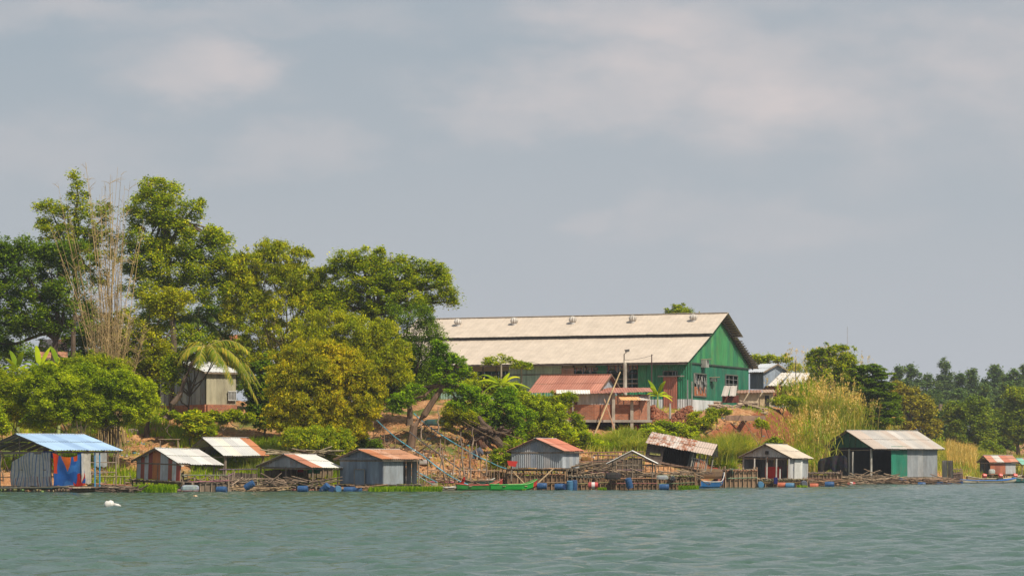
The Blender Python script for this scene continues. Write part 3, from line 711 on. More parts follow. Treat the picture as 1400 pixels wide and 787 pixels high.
# turbine ventilators on the roof
def vent(px, py, t, lab, dz=0):
    u = fr.solveS(px, t); b = fr.pt(u, t, wz(t) + .45 + dz); 
    m = MB((0.52, .50, .48)); m.tube([b + Vector((0, 0, -.35)), b + Vector((0, 0, .25))], [.27, .25], 12)
    o = m.build('vent_neck', M_PAINT, wh)
    m = MB((0.55, .50, .46)); n = 20; prof = [(.24, .12), (.36, .2), (.43, .34), (.43, .48), (.35, .62), (.2, .72), (.03, .76)]
    rings = []
    for r_, z in prof: rings.append(m.add([b + Vector((r_ * (1 if i % 2 else .88) * math.cos(6.283 * i / n), r_ * (1 if i % 2 else .88) * math.sin(6.283 * i / n), z)) for i in range(n)]))
    for a, c in zip(rings, rings[1:]):
        for i in range(n): m.face((a + i, a + (i + 1) % n, c + (i + 1) % n, c + i), (0.55, .52, .48) if i % 2 else (0.42, .38, .34))
    sub(m, 'vent_head', M_PAINT, o, wh)
for px in (626, 703, 783, 865, 948): vent(px, 443, Wd / 2 * .82, 'v')
for px in (598, 677, 756, 918): vent(px, 437, Wd / 2 * 1.14, 'v', -.35)

# ------------------------------------------------------------------ brick house on stilts
fr = Fr(818, 246, 20, 'R'); Yb = 246
zeb = PZ(536, Yb); zab = PZ(512, Yb + 3); 
hw = 7.0; l = fr.solveS(721)
c0 = fr.p2(2, 3); bh = empty('brick_house', (c0.x, c0.y, 4.2), 'red brick house on concrete stilts with a rusty red tin roof', 'house')
m = MB(); rr = [(0.38, 0.155, 0.105), (0.42, 0.18, 0.125), (0.35, 0.14, 0.095)]
roof_slope(m, fr, 0, l, 0, zeb, hw / 2, zab, rr, -.08, sheet=.9, pitch=.24, rag=.05); roof_slope(m, fr, 0, l, hw, zeb, hw / 2, zab, rr, 0, pitch=.24)
rf = m.build('roof', M_ROOF, bh)
m = MB((0.16, .10, .07)); m.plank(fr.pt(-.05, 0, zeb - .05), fr.pt(-.05, hw / 2, zab - .02), .06, .14); m.plank(fr.pt(-.05, hw, zeb - .05), fr.pt(-.05, hw / 2, zab - .02), .06, .14); sub(m, 'barge_board', M_WOOD, rf, bh)
m = MB((0.45, .24, .17)); m.plank(fr.pt(0, hw / 2, zab + .06), fr.pt(l, hw / 2, zab + .06), .3, .03); sub(m, 'ridge_cap', M_ROOF, rf, bh)
m = MB(); m.wall(fr.p2(.3, .3), fr.p2(.3, hw - .3), zeb - .1, lambda f: zeb + (zab - zeb) * (1 - abs(2 * f - 1)) * .95, GREY, -.1, pitch=.3); m.build('gable_panel', M_TIN, bh)
slab = PZ(574, Yb); mid = PZ(556, Yb); rt = -fr.solveS(888)           # how far the porch goes right of the corner
rt = (PX(888, Yb) - fr.N.x)
x0, x1 = PX(770, Yb), PX(888, Yb); xm = PX(876, Yb)
yf = Yb - 1.2
# porch roof: thin rusty sheets over the right room
m = MB()
for i in range(8):
    a = PX(805, Yb) + (PX(891, Yb) - PX(805, Yb)) * i / 8; wd = (PX(891, Yb) - PX(805, Yb)) / 8
    m.corrug((a, yf + 4.8, PZ(529.5, Yb + 3.5)), (wd + .03, 0, -.012), (0.0, -5.4, -.62 + .02 * i), (0, 0, 1), .22, .02, R.choice(rr), 0.02)
m.build('porch_roof', M_ROOF, bh)
m = MB((0.62, .60, .56)); m.corrug((PX(760, Yb), yf + .2, PZ(533, Yb)), (PX(806, Yb) - PX(760, Yb), 0, 0), (0, -.9, -.35), (0, 0, 1), .22, .02, (0.62, .6, .56)); m.build('eave_sheet', M_ROOF, bh)
# walls: front face with window strip
def bw(xa, ya, xb, yb, z0, z1, name='brick_wall', th=.12, mt=None, c=(0.4, .15, .08)):
    m = MB(c); m.plank((xa, ya, (z0 + z1) / 2), (xb, yb, (z0 + z1) / 2), th, z1 - z0); return m.build(name, mt or M_BRICK, bh)
xw0, xw1, xw2 = PX(812, Yb), PX(840, Yb), PX(862, Yb)
bw(PX(770, Yb), yf + .6, xw0, yf, slab, PZ(553, Yb)); bw(xw0, yf, PX(873, Yb), yf, slab, PZ(553, Yb)); bw(PX(873, Yb), yf, x1 - .1, yf + 1.8, slab, PZ(539, Yb)); bw(x1 - .1, yf + 1.8, x1, yf + 6, slab, PZ(539, Yb))
bw(PX(770, Yb), yf + .6, PX(750, Yb), yf + 5, slab, PZ(540, Yb))
bw(PX(770, Yb), yf + 6.2, x1, yf + 6.2, slab, PZ(539, Yb)); bw(PX(722, Yb), yf + 6, PX(770, Yb), yf + 6.2, PZ(585, Yb), PZ(540, Yb), mt=M_CONC, c=(.4, .36, .3))
for a, b in ((789, 806), (806, 840)):
    m = MB(); m.wall((PX(a, Yb), yf + .3 - .3 * (a > 800), 0), (PX(b, Yb), yf - .001, 0), PZ(553, Yb), PZ(537.5, Yb), [(0.40, .42, .44), (0.45, .44, .42)], .05, pitch=.3); m.build('tin_wall', M_TIN, bh)
m = MB((0.20, .10, .07))
for i in range(9): m.box((PX(770 + i * 2.2, Yb), yf + .5, PZ(545.5, Yb)), (.09, .08, PZ(538, Yb) - PZ(553, Yb)))
m.build('wooden_wall', M_WOOD, bh)
for a, b, t_, c, rr_ in ((843, 870, 'awning', (0.62, .36, .16), .05), (866, 883, 'awning', (0.5, .46, .42), -.1)):
    m = MB(); xa, xb = PX(a, Yb), PX(b, Yb); m.corrug((xa, yf - .05, PZ(540, Yb)), (xb - xa, 0 if a < 860 else .5, 0), (.3, -.75, -.45), (0, 0, 1), .25, .02, c, rr_)
    o = m.build('awning', M_ROOF, bh); m = MB(WD); m.bar((xa + .3, yf - .8, PZ(547, Yb)), (xa + .1, yf, PZ(551, Yb)), .025); m.bar((xb + .2, yf - .75, PZ(547, Yb)), (xb, yf, PZ(551, Yb)), .025); sub(m, 'stay', M_WOOD, o, bh)
for i, px in enumerate((844, 852, 862)): 
    m = MB((0.10, .09, .08)); m.plank((PX(px, Yb), yf, PZ(553, Yb)), (PX(px, Yb), yf, PZ(539, Yb)), .07, .07); m.build('window_post', M_WOOD, bh)
m = MB((0.36, .33, .29)); m.box(((PX(762, Yb) + x1) / 2, yf + 3.0, slab - .1), (x1 - PX(762, Yb) + .3, 6.6, .2)); m.build('floor_slab', M_CONC, bh)
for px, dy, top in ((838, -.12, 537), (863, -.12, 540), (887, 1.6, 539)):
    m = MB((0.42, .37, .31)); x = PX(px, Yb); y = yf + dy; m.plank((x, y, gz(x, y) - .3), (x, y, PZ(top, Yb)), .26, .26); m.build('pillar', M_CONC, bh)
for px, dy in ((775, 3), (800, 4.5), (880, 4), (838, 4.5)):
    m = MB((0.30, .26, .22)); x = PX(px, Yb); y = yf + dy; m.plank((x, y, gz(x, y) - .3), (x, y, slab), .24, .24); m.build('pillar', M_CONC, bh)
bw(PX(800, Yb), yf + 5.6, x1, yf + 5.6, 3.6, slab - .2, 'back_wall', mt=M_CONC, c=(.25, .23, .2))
# poles leaning against the house
poles = [(775, 596, 775, 540, .05, 'grey standing pole under the tin wall of the brick house'), (783, 594, 783, 547, .06, 'darker standing pole beside the brick house corner')]
for a, b, c, d, r_, lb in poles:
    m = MB((0.30, .25, .22)); m.bar(PT(a, b + 3, Yb - 2.2), PT(c, d, Yb - 2.0), r_ * 1.4, r_, 6, seg=3); tag(m.build('pole', M_WOOD, loc=PT(a, b, Yb - 2.2)), lb, 'pole')
for a, b, c, d, lb, cc in ((811, 594, 848, 508, 'long bamboo pole leaning up past the red roof of the brick house', (0.55, .42, .24)), (845, 597, 826, 545, 'shorter reddish pole leaning left and crossing the long bamboo pole', (0.40, .24, .16))):
    m = MB(cc); m.bar(PT(a, b + 4, Yb - 3), PT(c, d, Yb - 1.6), .075, .05, 6, seg=4); tag(m.build('bamboo_pole', M_WOOD, loc=PT(a, b, Yb - 3)), lb, 'pole')
# things stored underneath
def junk(name, label, cat, px, py, Y, size, c, m_=None, rz=0):
    if 'brick house' not in label and gz(PX(px, Y), Y) > .6: Y = YG(px, py + size[2] * FPX / Y * .45)
    m = MB(c); p = PT(px, py, Y)
    a, b, h = size; pts = []; n = 8
    prof = [(0, .9), (.25, 1), (.7, .97), (.95, .75), (1, .35)]
    rings = []
    for z, r_ in prof: rings.append(m.add([(p.x + a / 2 * r_ * math.copysign(abs(math.cos(t)) ** .6, math.cos(t)) * R.uniform(.92, 1.08), p.y + b / 2 * r_ * math.copysign(abs(math.sin(t)) ** .6, math.sin(t)), p.z - h / 2 + h * z) for t in [6.283 * k / 14 for k in range(14)]]))
    for u, v_ in zip(rings, rings[1:]):
        for k in range(14): m.face((u + k, u + (k + 1) % 14, v_ + (k + 1) % 14, v_ + k), tuple(x * R.uniform(.9, 1.1) for x in c))
    m.face(tuple(rings[-1] + k for k in range(14))); m.face(tuple(rings[0] + 13 - k for k in range(14)))
    return tag(m.build(name, m_ or M_CLOTH, loc=(p.x, p.y, p.z - h / 2)), label, cat)
junk('red_tarp_bundle', 'bright red covered bundle behind the left stilt pillar of the brick house', 'bundle', 853, 588, 246.5, (1.3, .8, .95), (0.55, 0.012, 0.014))
junk('red_tarp_bundle', 'bright red covered bundle right of the middle stilt pillar of the brick house', 'bundle', 868, 588, 246.5, (.8, .8, 1.0), (0.62, 0.015, 0.015))
junk('blue_bundle', 'blue covered bundle in the dark space under the brick house', 'bundle', 828, 590, 247, (.8, .8, .55), (0.02, 0.06, 0.22))
junk('grey_scrap_heap', 'grey heap of scrap lying under the brick house beside the blue bundle', 'scrap', 842, 586, 247.5, (1.6, .8, .6), (0.18, 0.18, 0.18))

# ------------------------------------------------------------------ other houses on the bank
def shed(name, label, cat, xl, xn, xr, Y, ang, pe, pa, pb, side, roofc, wallc, roofr=0, wallr=-.1, w=None, l=None, ov=.3, base=None, pitch=.3):
    fr = Fr(xn, Y, ang, side); w = w or fr.solveT(xl if side == 'L' else xr); l = l or fr.solveS(xr if side == 'L' else xl)
    ze, za, zb = PZ(pe, Y), fr.zat(pa, 0, w / 2), PZ(pb, Y)
    c0 = fr.p2(l / 2, w / 2); root = empty(name, (c0.x, c0.y, zb), label, cat)
    m = MB(); roof_slope(m, fr, 0, l, 0, ze, w / 2, za, roofc, roofr, pitch=pitch, rag=.05); roof_slope(m, fr, 0, l, w, ze, w / 2, za, roofc, roofr, pitch=pitch, rag=.05)
    ro = m.build('roof', M_ROOF, root)
    m = MB(WD)
    for t in (0, w): m.plank(fr.pt(-.02, t, ze - .06), fr.pt(-.02, w / 2, za - .06), .05, .14)
    m.plank(fr.pt(-.02, 0, ze - .08), fr.pt(l, 0, ze - .08), .05, .12); sub(m, 'barge_board', M_WOOD, ro, root)
    slope = (za - ze) / (w / 2); W2 = w - 2 * ov
    zt = lambda f: ze + slope * ((ov + W2 * f) if f < .5 else (w - ov - W2 * f)) - .03
    A, B, C_, D = fr.p2(ov, w - ov), fr.p2(ov, ov), fr.p2(l - ov, ov), fr.p2(l - ov, w - ov)
    for nm, P_, Q, zz in (('end_wall', A, B, zt), ('side_wall', B, C_, zt(0)), ('end_wall', C_, D, zt), ('side_wall', D, A, zt(0))):
        m = MB(); m.wall(P_, Q, zb, zz, wallc, wallr, pitch=pitch, sheet=1.0); m.build(nm, M_TIN, root)
    if base:
        for P_, Q in ((A, B), (B, C_)):
            m = MB(); d = (Q - P_).normalized(); nn = Vector((d.y, -d.x)) * (.06 if (Vector((d.y, -d.x)).y < 0) else -.06)
            m.plank((*(P_ + nn), zb - .35), (*(Q + nn), zb - .35), .2, 1.1); m.build('brick_base', M_BRICK, root)
    return dict(root=root, fr=fr, w=w, l=l, ze=ze, za=za, zb=zb)
BEIGE = [(0.36, .33, .23), (0.34, .31, .215)]
s_ = shed('tin_house', 'tin house with a beige side wall and white roof behind the coconut palm', 'house', 213, 280, 330, 221, 33, 508, 494, 556, 'L', [(0.62, .63, .64)], BEIGE, -.3, -.3, base=True)
f2 = s_['fr']
a, b = f2.p2(.22, s_['w'] - .3), f2.p2(.22, .35); m = MB(); m.wall(a, b, s_['zb'], s_['ze'] + .2, [(0.33, .35, .38), (0.40, .42, .44), (0.28, .3, .33)], .0); m.build('grey_panel_wall', M_TIN, s_['root'])
u0, u1 = f2.solveS(312, .2), f2.solveS(322, .2)
m = MB((0.14, .15, .16)); m.plank(f2.pt(u0, .2, PZ(541, 223)), f2.pt(u1, .2, PZ(541, 223)), .1, .72); wo = m.build('window', M_PAINT, s_['root'])
m = MB((0.62, .62, .6))
for i in range(6): u = u0 + (u1 - u0) * i / 5; m.plank(f2.pt(u, .13, PZ(547, 223)), f2.pt(u, .13, PZ(535, 223)), .04, .05)
for py in (535, 547): m.plank(f2.pt(u0 - .05, .12, PZ(py, 223)), f2.pt(u1 + .05, .12, PZ(py, 223)), .08, .07)
sub(m, 'window_frame', M_PAINT, wo, s_['root'])
shed('tiled_house', 'house with an orange tiled roof showing behind the palm fronds', 'house', 290, 305, 342, 250, 15, 474, 458, 530, 'L', [(0.50, .17, .07), (0.42, .14, .06)], [(0.24, .27, .33)], .15, -.3, w=6)
shed('shaded_house', 'small house with a faded terracotta roof half hidden by the leftmost tree', 'house', 34, 60, 93, 232, 15, 479, 464, 512, 'L', [(0.48, .22, .14), (0.55, .42, .36)], [(0.10, .10, .10)], .05, 0, w=5)
shed('leaning_lean_to', 'low terracotta roofed lean-to under the leftmost tree fork', 'shed', 40, 52, 92, 229, 8, 489, 481, 510, 'L', [(0.44, .22, .13)], [(0.10, .09, .08)], .1, 0, w=3)
shed('hidden_hut', 'small hut with a pinkish roof showing behind the leaning tree', 'hut', 628, 640, 668, 262, 10, 540, 531, 556, 'L', [(0.50, .26, .18)], [(0.30, .2, .15)], .0, 0, w=4)
def simple_house(name, label, cat, Y, depth, roof, walls, wallc, roofc, wm=None, rust=-.2, pitch=.3):
    """single-pitch building: roof quad (4 points px,py with depth offsets), wall box edges in px"""
    pts = [PT(px, py, Y + dy) for px, py, dy in roof]; xa, xb, pt_, pb_ = walls
    xa, xb = PX(xa, Y), PX(xb, Y); zt, zb = PZ(pt_, Y), PZ(pb_, Y)
    root = empty(name, ((xa + xb) / 2, Y + depth / 2, zb), label, cat)
    m = MB(); n = max(2, int((pts[1] - pts[0]).length / 1.0))
    for i in range(n):
        f0, f1 = i / n, (i + 1) / n; p = pts[0].lerp(pts[1], f0); q = pts[0].lerp(pts[1], f1); e = pts[3].lerp(pts[2], f0)
        m.corrug(p, q - p, e - p, (0, 0, 1), pitch, .02, R.choice(roofc), rust)
    m.build('roof', M_ROOF, root)
    zr = PZ(roof[3][1], Y + roof[3][2]) - .15
    for P_, Q in (((xa, Y), (xb, Y)), ((xb, Y), (xb, Y + depth)), ((xb, Y + depth), (xa, Y + depth)), ((xa, Y + depth), (xa, Y))):
        if wm: m = MB(wallc[0]); m.plank((*P_, (zt + zb) / 2), (*Q, (zt + zb) / 2), .14, zt - zb); m.build('wall', wm, root)
        else: m = MB(); m.wall(P_, Q, zb, zt, wallc, rust, pitch=pitch); m.build('wall', M_TIN, root)
    return root
# grey shed: low near slope on the left, side wall towards us
Yg = 306
r_ = shed('grey_shed', 'grey tin shed with a pale metal roof just right of the green warehouse gable', 'shed', 1020, 1044, 1082, Yg, 48, 508, 497, 531, 'R', [(0.50, .53, .57), (0.56, .58, .60)], [(0.25, .30, .37), (0.22, .27, .34)], -.3, -.25)
simple_house('white_roof_house', 'low brick house with a wide whitish sheet roof beside the grey shed', 'house', 302, 7,
    [(1068, 509, 6), (1108, 509.5, 6), (1103, 527, -1), (1049, 527, -1)], (1052, 1100, 526, 545), [(0.4, .15, .08)], [(0.62, .57, .52), (0.58, .54, .5)], M_BRICK)
o = simple_house('cream_outhouse', 'small cream plastered outhouse with a dark doorway behind the log pile', 'outhouse', 288, 4,
    [(1008, 533, 3), (1058, 532, 3), (1062, 536, -.6), (1006, 537, -.6)], (1012, 1056, 536, 560), [(0.60, .50, .36)], [(0.30, .17, .12), (0.42, .3, .22)], M_CONC, .1)
m = MB((0.035, .03, .025)); m.box((PX(1048.5, 288), 287.9, PZ(548, 288)), (.42, .08, 1.1)); m.build('doorway', M_PAINT, o)  # near-black box painted as the shade inside the open doorway
m = MB((0.45, .35, .22)); m.box((PX(1042, 288), 287.85, PZ(548, 288)), (.5, .06, 1.05)); m.build('door', M_WOOD, o)
simple_house('plank_kiosk', 'tiny kiosk with a ribbed grey roof sloping beside the gable window', 'kiosk', 284, 1.6,
    [(990, 527, 1.2), (1008, 527, 1.2), (1008, 541, -.6), (986, 541, -.6)], (990, 1009, 540, 550), [(0.16, .05, .04)], [(0.40, .36, .32)], M_WOOD, -.3, pitch=.5)

# logs, brick heaps, beam on the cliff top
def in_rand(a, b): return R.uniform(a, b)
for lb, xa, xb, pya, n in (('heap of cut logs in front of the green warehouse gable, left part', 962, 1000, 549, 70), ('heap of cut logs in front of the cream outhouse wall', 1002, 1042, 548, 60)):
    m = MB(); c = (0.30, .22, .16)
    for i in range(n):
        px = R.uniform(xa, xb); Y = R.uniform(272, 278); f = 1 - abs((px - (xa + xb) / 2) / (xb - xa) * 2); p = PT(px, pya + 8, Y); gzp = gz(p.x, p.y)
        p.z = gzp + R.uniform(0, .15 + .7 * f); a = R.uniform(-.5, .5); e = R.uniform(.5, 1.3) / 2; d = Vector((math.cos(a), math.sin(a), R.uniform(-.25, .25))) * e
        v = R.uniform(.6, 1.6); m.bar(p - d, p + d, R.uniform(.06, .13), None, 6, tuple(x * v for x in c))
    tag(m.build('log_pile', M_WOOD, loc=PT((xa + xb) / 2, pya + 8, 275)), lb, 'log pile')
for lb, pts, Y in (('stepped heap of loose red bricks right of the brick house', [(889, 552), (893, 553), (900, 560), (908, 563), (912, 568), (912, 576), (889, 576)], 250), ('stepped heap of loose red bricks under the rust brown warehouse door', [(916, 576), (919, 569), (926, 563), (934, 558), (943, 553), (946, 556), (948, 576)], 252)):
    m = MB(); f = [PT(x, y + 2, Y + .5) for x, y in pts]; b = [p + Vector((0, 1.6, 0)) for p in f]; m.hexa(f, b)
    xs_ = [p[0] for p in pts]; top = sorted(pts)
    for i in range(420):
        px = R.uniform(min(xs_), max(xs_)); ty = np.interp(px, [p[0] for p in top], [p[1] for p in top]); py = R.uniform(ty, 577); q = PT(px, py, Y + R.uniform(0, .45) - (py - ty) * .03); m.box(q, (.24, .14, .12), R.uniform(-.7, .7))
    tag(m.build('brick_heap', M_BRICK, loc=f[-1]), lb, 'brick heap')
m = MB((0.34, .22, .16)); m.plank(PT(992, 571, 256), PT(1046, 571.5, 256), .7, .45); m.plank(PT(1020, 571, 256), PT(1020, 571, 262), .3, .35)
tag(m.build('concrete_beam', M_CONC, loc=PT(1020, 571, 256)), 'weathered concrete beam lying along the edge of the red cliff', 'beam')
# utility pole with lamp and posts
up = empty('lamp_pole', PT(854.5, 545, 262), 'concrete lamp pole in front of the warehouse cloth awnings', 'lamp pole')
m = MB((0.50, .46, .40)); m.tube([PT(854.5, 560, 262), PT(854.5, 497, 262), PT(854, 496.5, 262)], [.2, .16, .15], 8); m.build('pole', M_CONC, up)
m = MB((0.50, .46, .40)); m.tube([PT(853.3, 500, 262), PT(853.3, 484, 262), PT(856, 481.5, 261.8)], [.06, .05, .05], 6); m.build('arm', M_CONC, up)
m = MB((0.10, .10, .10)); q = PT(857.5, 479.5, 261.6); m.hexa([q + Vector((-.15, -.2, -.12)), q + Vector((.2, -.2, -.05)), q + Vector((.2, .2, -.05)), q + Vector((-.15, .2, -.12))], [q + Vector((-.25, -.2, .1)), q + Vector((.2, -.2, .16)), q + Vector((.2, .2, .16)), q + Vector((-.25, .2, .1))]); m.build('lamp_head', M_PAINT, up)
for px, pa_, pb_, Y, c, r_, lb in ((891, 484, 545, 264, (0.07, .04, .04), .06, 'thin dark metal post left of the rust brown warehouse door'), (940, 519, 560, 262, (0.20, .2, .2), .08, 'grey post left of the broken gable window'),
        (946, 521, 592, 258, (0.30, .27, .25), .07, 'tall weathered post by the broken gable window and cliff edge'), (916, 551, 572, 252, (0.34, .33, .30), .11, 'short concrete post between the two brick heaps'),
        (1088, 492, 530, 300, (0.06, .06, .06), .05, 'thin black mast beside the whitish sheet roof'), (1158.5, 446, 475, 420, (0.35, .37, .40), .045, 'thin far radio mast above the right hand trees')):
    m = MB(c); m.bar(PT(px, pb_, Y), PT(px, pa_, Y), r_, r_ * .8, 6); tag(m.build('post', M_CONC if 'weathered' in lb else M_PAINT, loc=PT(px, pb_, Y)), lb, 'post' if 'mast' not in lb else 'mast')
def wire(name, pts, Y0, Y1, r_, c, sag, lb, cat, m_=None, n=14, group=None):
    P = [PT(*pts[0], Y0), PT(*pts[1], Y1)]; m = MB(c)
    q = [P[0].lerp(P[1], i / n) - Vector((0, 0, sag * 4 * (i / n) * (1 - i / n))) for i in range(n + 1)]; m.tube(q, r_, 5)
    return tag(m.build(name, m_ or M_PAINT, loc=P[0]), lb, cat, group)
wire('power_line', [(854, 492), (893, 485)], 262, 264, .018, (0.06, .06, .06), .1, 'thin wire from the lamp pole to the dark metal post', 'wire')
wire('power_line', [(725, 494), (854, 506)], 262, 262, .016, (0.05, .05, .05), .4, 'thin wire from the papaya trees to the lamp pole', 'wire')
wire('rope', [(612, 561), (715, 600)], 222, 209, .035, (0.45, .35, .22), .15, 'upper tan rope running down from the leaning tree', 'rope', M_CLOTH)
wire('rope', [(612, 561), (698, 609)], 222, 208, .035, (0.42, .32, .20), .2, 'lower tan rope running down from the leaning tree to the tin hut', 'rope', M_CLOTH)
wire('rope', [(1012, 566), (1037, 606)], 256, 238, .035, (0.50, .36, .2), .05, 'tan rope hanging down the red cliff to the grey gabled hut', 'rope', M_CLOTH)

# ------------------------------------------------------------------ floating huts, left to right
BLUE = [(0.30, .44, .64), (0.34, .49, .68), (0.27, .40, .60)]
h = hut('floating_shelter', 'large open floating shelter with a blue tin roof at the left edge of the picture', 'shelter', -30, 75, 168, 190, 40, 615, 593, 665,
        roofc=BLUE, roofr=-.22, farc=[(0.2, .22, .25)], posts=False, tilt=(0, 0), rag=.03, ov=.3)
fr, w, l, ze, zd, rt = h['fr'], h['w'], h['l'], h['ze'], h['zd'], h['root']
BP = (0.04, 0.22, 0.42)
for (u, t, c, z2) in [(.3, .3, WD, 0), (l - .35, .3, WD, 0), (l * .42, .3, BP, 0), (l * .62, .3, BP, 0), (l * .69, .3, BP, 0), (.3, w * .5, WD, .9), (.3, w * .76, BP, 0), (.3, w * .28, BP, .0), (.3, w - .3, WD, 0), (l * .5, w - .3, WD, 0), (l - .3, w - .3, WD, 0), (l - .3, w * .5, WD, 0), (l * .25, w - .3, WD, 0), (l * .75, w * .7, WD, 0)]:
    m = MB(c); m.bar(fr.pt(u, t, zd - .2), fr.pt(u, t, ze - .08 + z2), .055, .05); m.build('post', M_PAINT if c is BP else M_WOOD, rt)
m = MB(WD)
for z in (.95, 1.6):
    m.plank(fr.pt(l * .55, .3, zd + z), fr.pt(l - .3, .3, zd + z), .05, .06); m.plank(fr.pt(l - .3, .3, zd + z), fr.pt(l - .3, w - .3, zd + z), .05, .06)
for z in (.6, 1.1, 2.0): m.plank(fr.pt(.3, w * .05, zd + z), fr.pt(.3, w - .3, zd + z), .05, .05)
m.plank(fr.pt(.25, .2, ze - .2), fr.pt(.25, w - .2, ze - .2), .08, .1)
m.build('railing', M_WOOD, rt)
def on_g(px): return fr.p2(.18, fr.solveT(px, .18))
def on_s(px): return fr.p2(fr.solveS(px, .18), .18)
st = lambda f, g: ((0.16, .30, .58) if (f * 13) % 1 < .22 else ((0.55, .2, .2) if g > .72 and (f * 13) % 1 > .6 and (f * 13) % 1 < .72 else (0.85, .82, .76)))
cloth('striped_tarp', (on_g(16), on_g(70)), (lambda f: PZ(618 + 36 * max(0, .45 - f) ** 1.2, 192)), zd + .02, st, 150, 14, .13, 2.5, parent=rt)
cloth('blue_tarp', (on_g(58), on_s(78)), PZ(616, 190), (lambda f: PZ(617 + 12 * f, 190)), lambda f, g: (0.02, .07, .33), 24, 8, .06, 2, parent=rt)
def bo(f, g):
    n = mnoise.noise(Vector((f * 3.1, g * 2.2, 7.3)))
    if f < .2 - .1 * g and g < .62: return (0.62, .06, .015)
    if g < .5 and abs(f - .42 - .1 * g) < .15 * (1 - g / .5) : return (0.66, .14, .02)
    if .66 < f < .8 and g < .16: return (0.62, .09, .02)
    if f > .62 and g > .62 and n > .02: return (0.45, .03, .02)
    if f > .8 and g > .93: return (0.66, .09, .02)
    return (0.02, .11, .40) if n < .15 else (0.04, .18, .52)
cloth('orange_and_blue_tarp', (on_s(72), on_s(115)), (lambda f: ze - .18 - .28 * math.sin(3.14 * f) * (f < .8)), (lambda f: zd + .05), bo, 110, 60, .20, 2.2, parent=rt)
cloth('white_sheet', (on_s(111), on_s(124)), ze - .2, zd + .2, lambda f, g: (0.75, .72, .64), 20, 8, .08, 1.2, parent=rt)
cloth('grey_sheet', (fr.p2(fr.solveS(128, w * .6), w * .6), fr.p2(fr.solveS(146, w * .6), w * .6)), ze - .15, ze - 1.1, lambda f, g: (0.55, .57, .58), 20, 8, .05, 1.2, parent=rt)
m = MB((0.03, .30, .44)); m.plank(fr.pt(-.12, .2, zd - .06), fr.pt(-.12, w, zd - .06), .08, .1); m.build('blue_edge', M_PAINT, rt)
m = MB(); 
for i in range(9): v = R.uniform(.8, 1.2); m.plank(fr.pt(l * .0 + .1, -.35 - i * .2, zd - .05 - .005 * (i % 2)), fr.pt(l + .9 + R.uniform(-.2, .3), -.35 - i * .2, zd - .02), .18, .05, (0.36 * v, .29 * v, .21 * v))
m.build('side_walkway', M_WOOD, rt)
m = MB((0.14, .10, .07))
for i in range(14): m.bar(fr.pt(.1 + i * .42, -.2, -.1), fr.pt(.1 + i * .42, -1.9, zd - .1), .09, .07, 6, tuple(x * R.uniform(.5, 1.6) for x in (0.14, .1, .07)))
for i in range(5): m.bar(fr.pt(-.2, -.3 - .35 * i, .1), fr.pt(l + .6, -.3 - .35 * i, .14), .1)
m.build('side_float', M_WOOD, rt)
m = MB((0.36, .34, .27)); m.tube([fr.pt(-.35, w * .9, .12), fr.pt(-.5, w * .6, .2), fr.pt(-.45, w * .3, .25), fr.pt(-.3, .0, .3), fr.pt(.3, -1.2, .35)], .06, 6); tag(m.build('mooring_rope', M_CLOTH, loc=fr.pt(-.35, w * .9, .12)), 'pale rope slung along the front of the blue roofed shelter', 'rope')

SG = [(0.50, .53, .55), (0.38, .10, .06), (0.55, .57, .58), (0.34, .07, .05), (0.55, .20, .06), (0.50, .18, .07), (0.48, .50, .52)]
h = hut('patchwork_hut', 'small floating hut patched from rusty red and grey tin strips', 'hut', 176, 243, 303, 193, 40, 632, 613, 657,
        roofc=[(0.56, .55, .53), (0.50, .50, .49), (0.60, .59, .56), (0.52, .50, .48), (0.54, .52, .50)], roofr=-.05, front=SG, wallr=-.12, left=SG, rag=.25, tilt=(0, 2.0), flow=True, deck=None)
h = hut('raised_shelter', 'open shelter on tall posts with a grey roof crossed by one rusty orange sheet', 'shelter', 248, 306, 369, 204, 40, 622, 598, 655,
        roofc=[(0.50, .50, .49), (0.58, .56, .50), (0.47, .47, .47), (0.55, .55, .54), (0.48, .20, .10), (0.52, .51, .50)], roofr=-.18, flow=True, tilt=(0, 0), rag=.08, pr=.12, ov=.3)
hut('low_shelter', 'low open shelter with a pale roof tucked under the raised grey roof', 'shelter', 276, 322, 364, 208, 38, 630, 620, 641, roofc=[(0.58, .57, .55), (0.44, .20, .13), (0.6, .59, .57)], roofr=-.1, flow=True, floor=False, pr=.05)
h = hut('wide_low_shelter', 'open floating shelter with a whitish roof and striped grey gable panel', 'shelter', 348, 426, 470, 199, 42, 638, 621, 664,
        roofc=[(0.44, .19, .12), (0.64, .62, .57), (0.66, .64, .6)], roofr=-.15, flow=True, gable=[(0.40, .42, .44), (0.30, .32, .34)], rag=.1, ov=.25, tilt=(0, 1))
h = hut('tin_hut', 'closed grey tin hut with a rusty orange roof and small door', 'hut', 455, 523, 580, 197, 41, 627, 614, 662,
        roofc=[(0.47, .24, .14), (0.42, .17, .08), (0.52, .30, .2)], roofr=.02, front=[(0.20, .25, .31), (0.23, .28, .34), (0.17, .21, .27)], right=[(0.27, .30, .33), (0.24, .27, .30)], back=GREY, left=GREY,
        wallr=-.3, right_rng=(0, .58), posts=False, rag=.05, floorc=(0.14, .11, .09))
fr, w, l, ze, zd, rt = h['fr'], h['w'], h['l'], h['ze'], h['zd'], h['root']
a, b = fr.solveT(500, .3), fr.solveT(486, .3)
m = MB(); m.wall(fr.p2(.24, b), fr.p2(.24, a), zd - .1, zd + 1.0, [(0.22, .27, .33)], -.2, pitch=.12); do = m.build('door', M_TIN, rt)
m = MB((0.28, .25, .22))
for t in (a, b): m.plank(fr.pt(.2, t, zd - .1), fr.pt(.2, t, zd + 1.02), .07, .05)
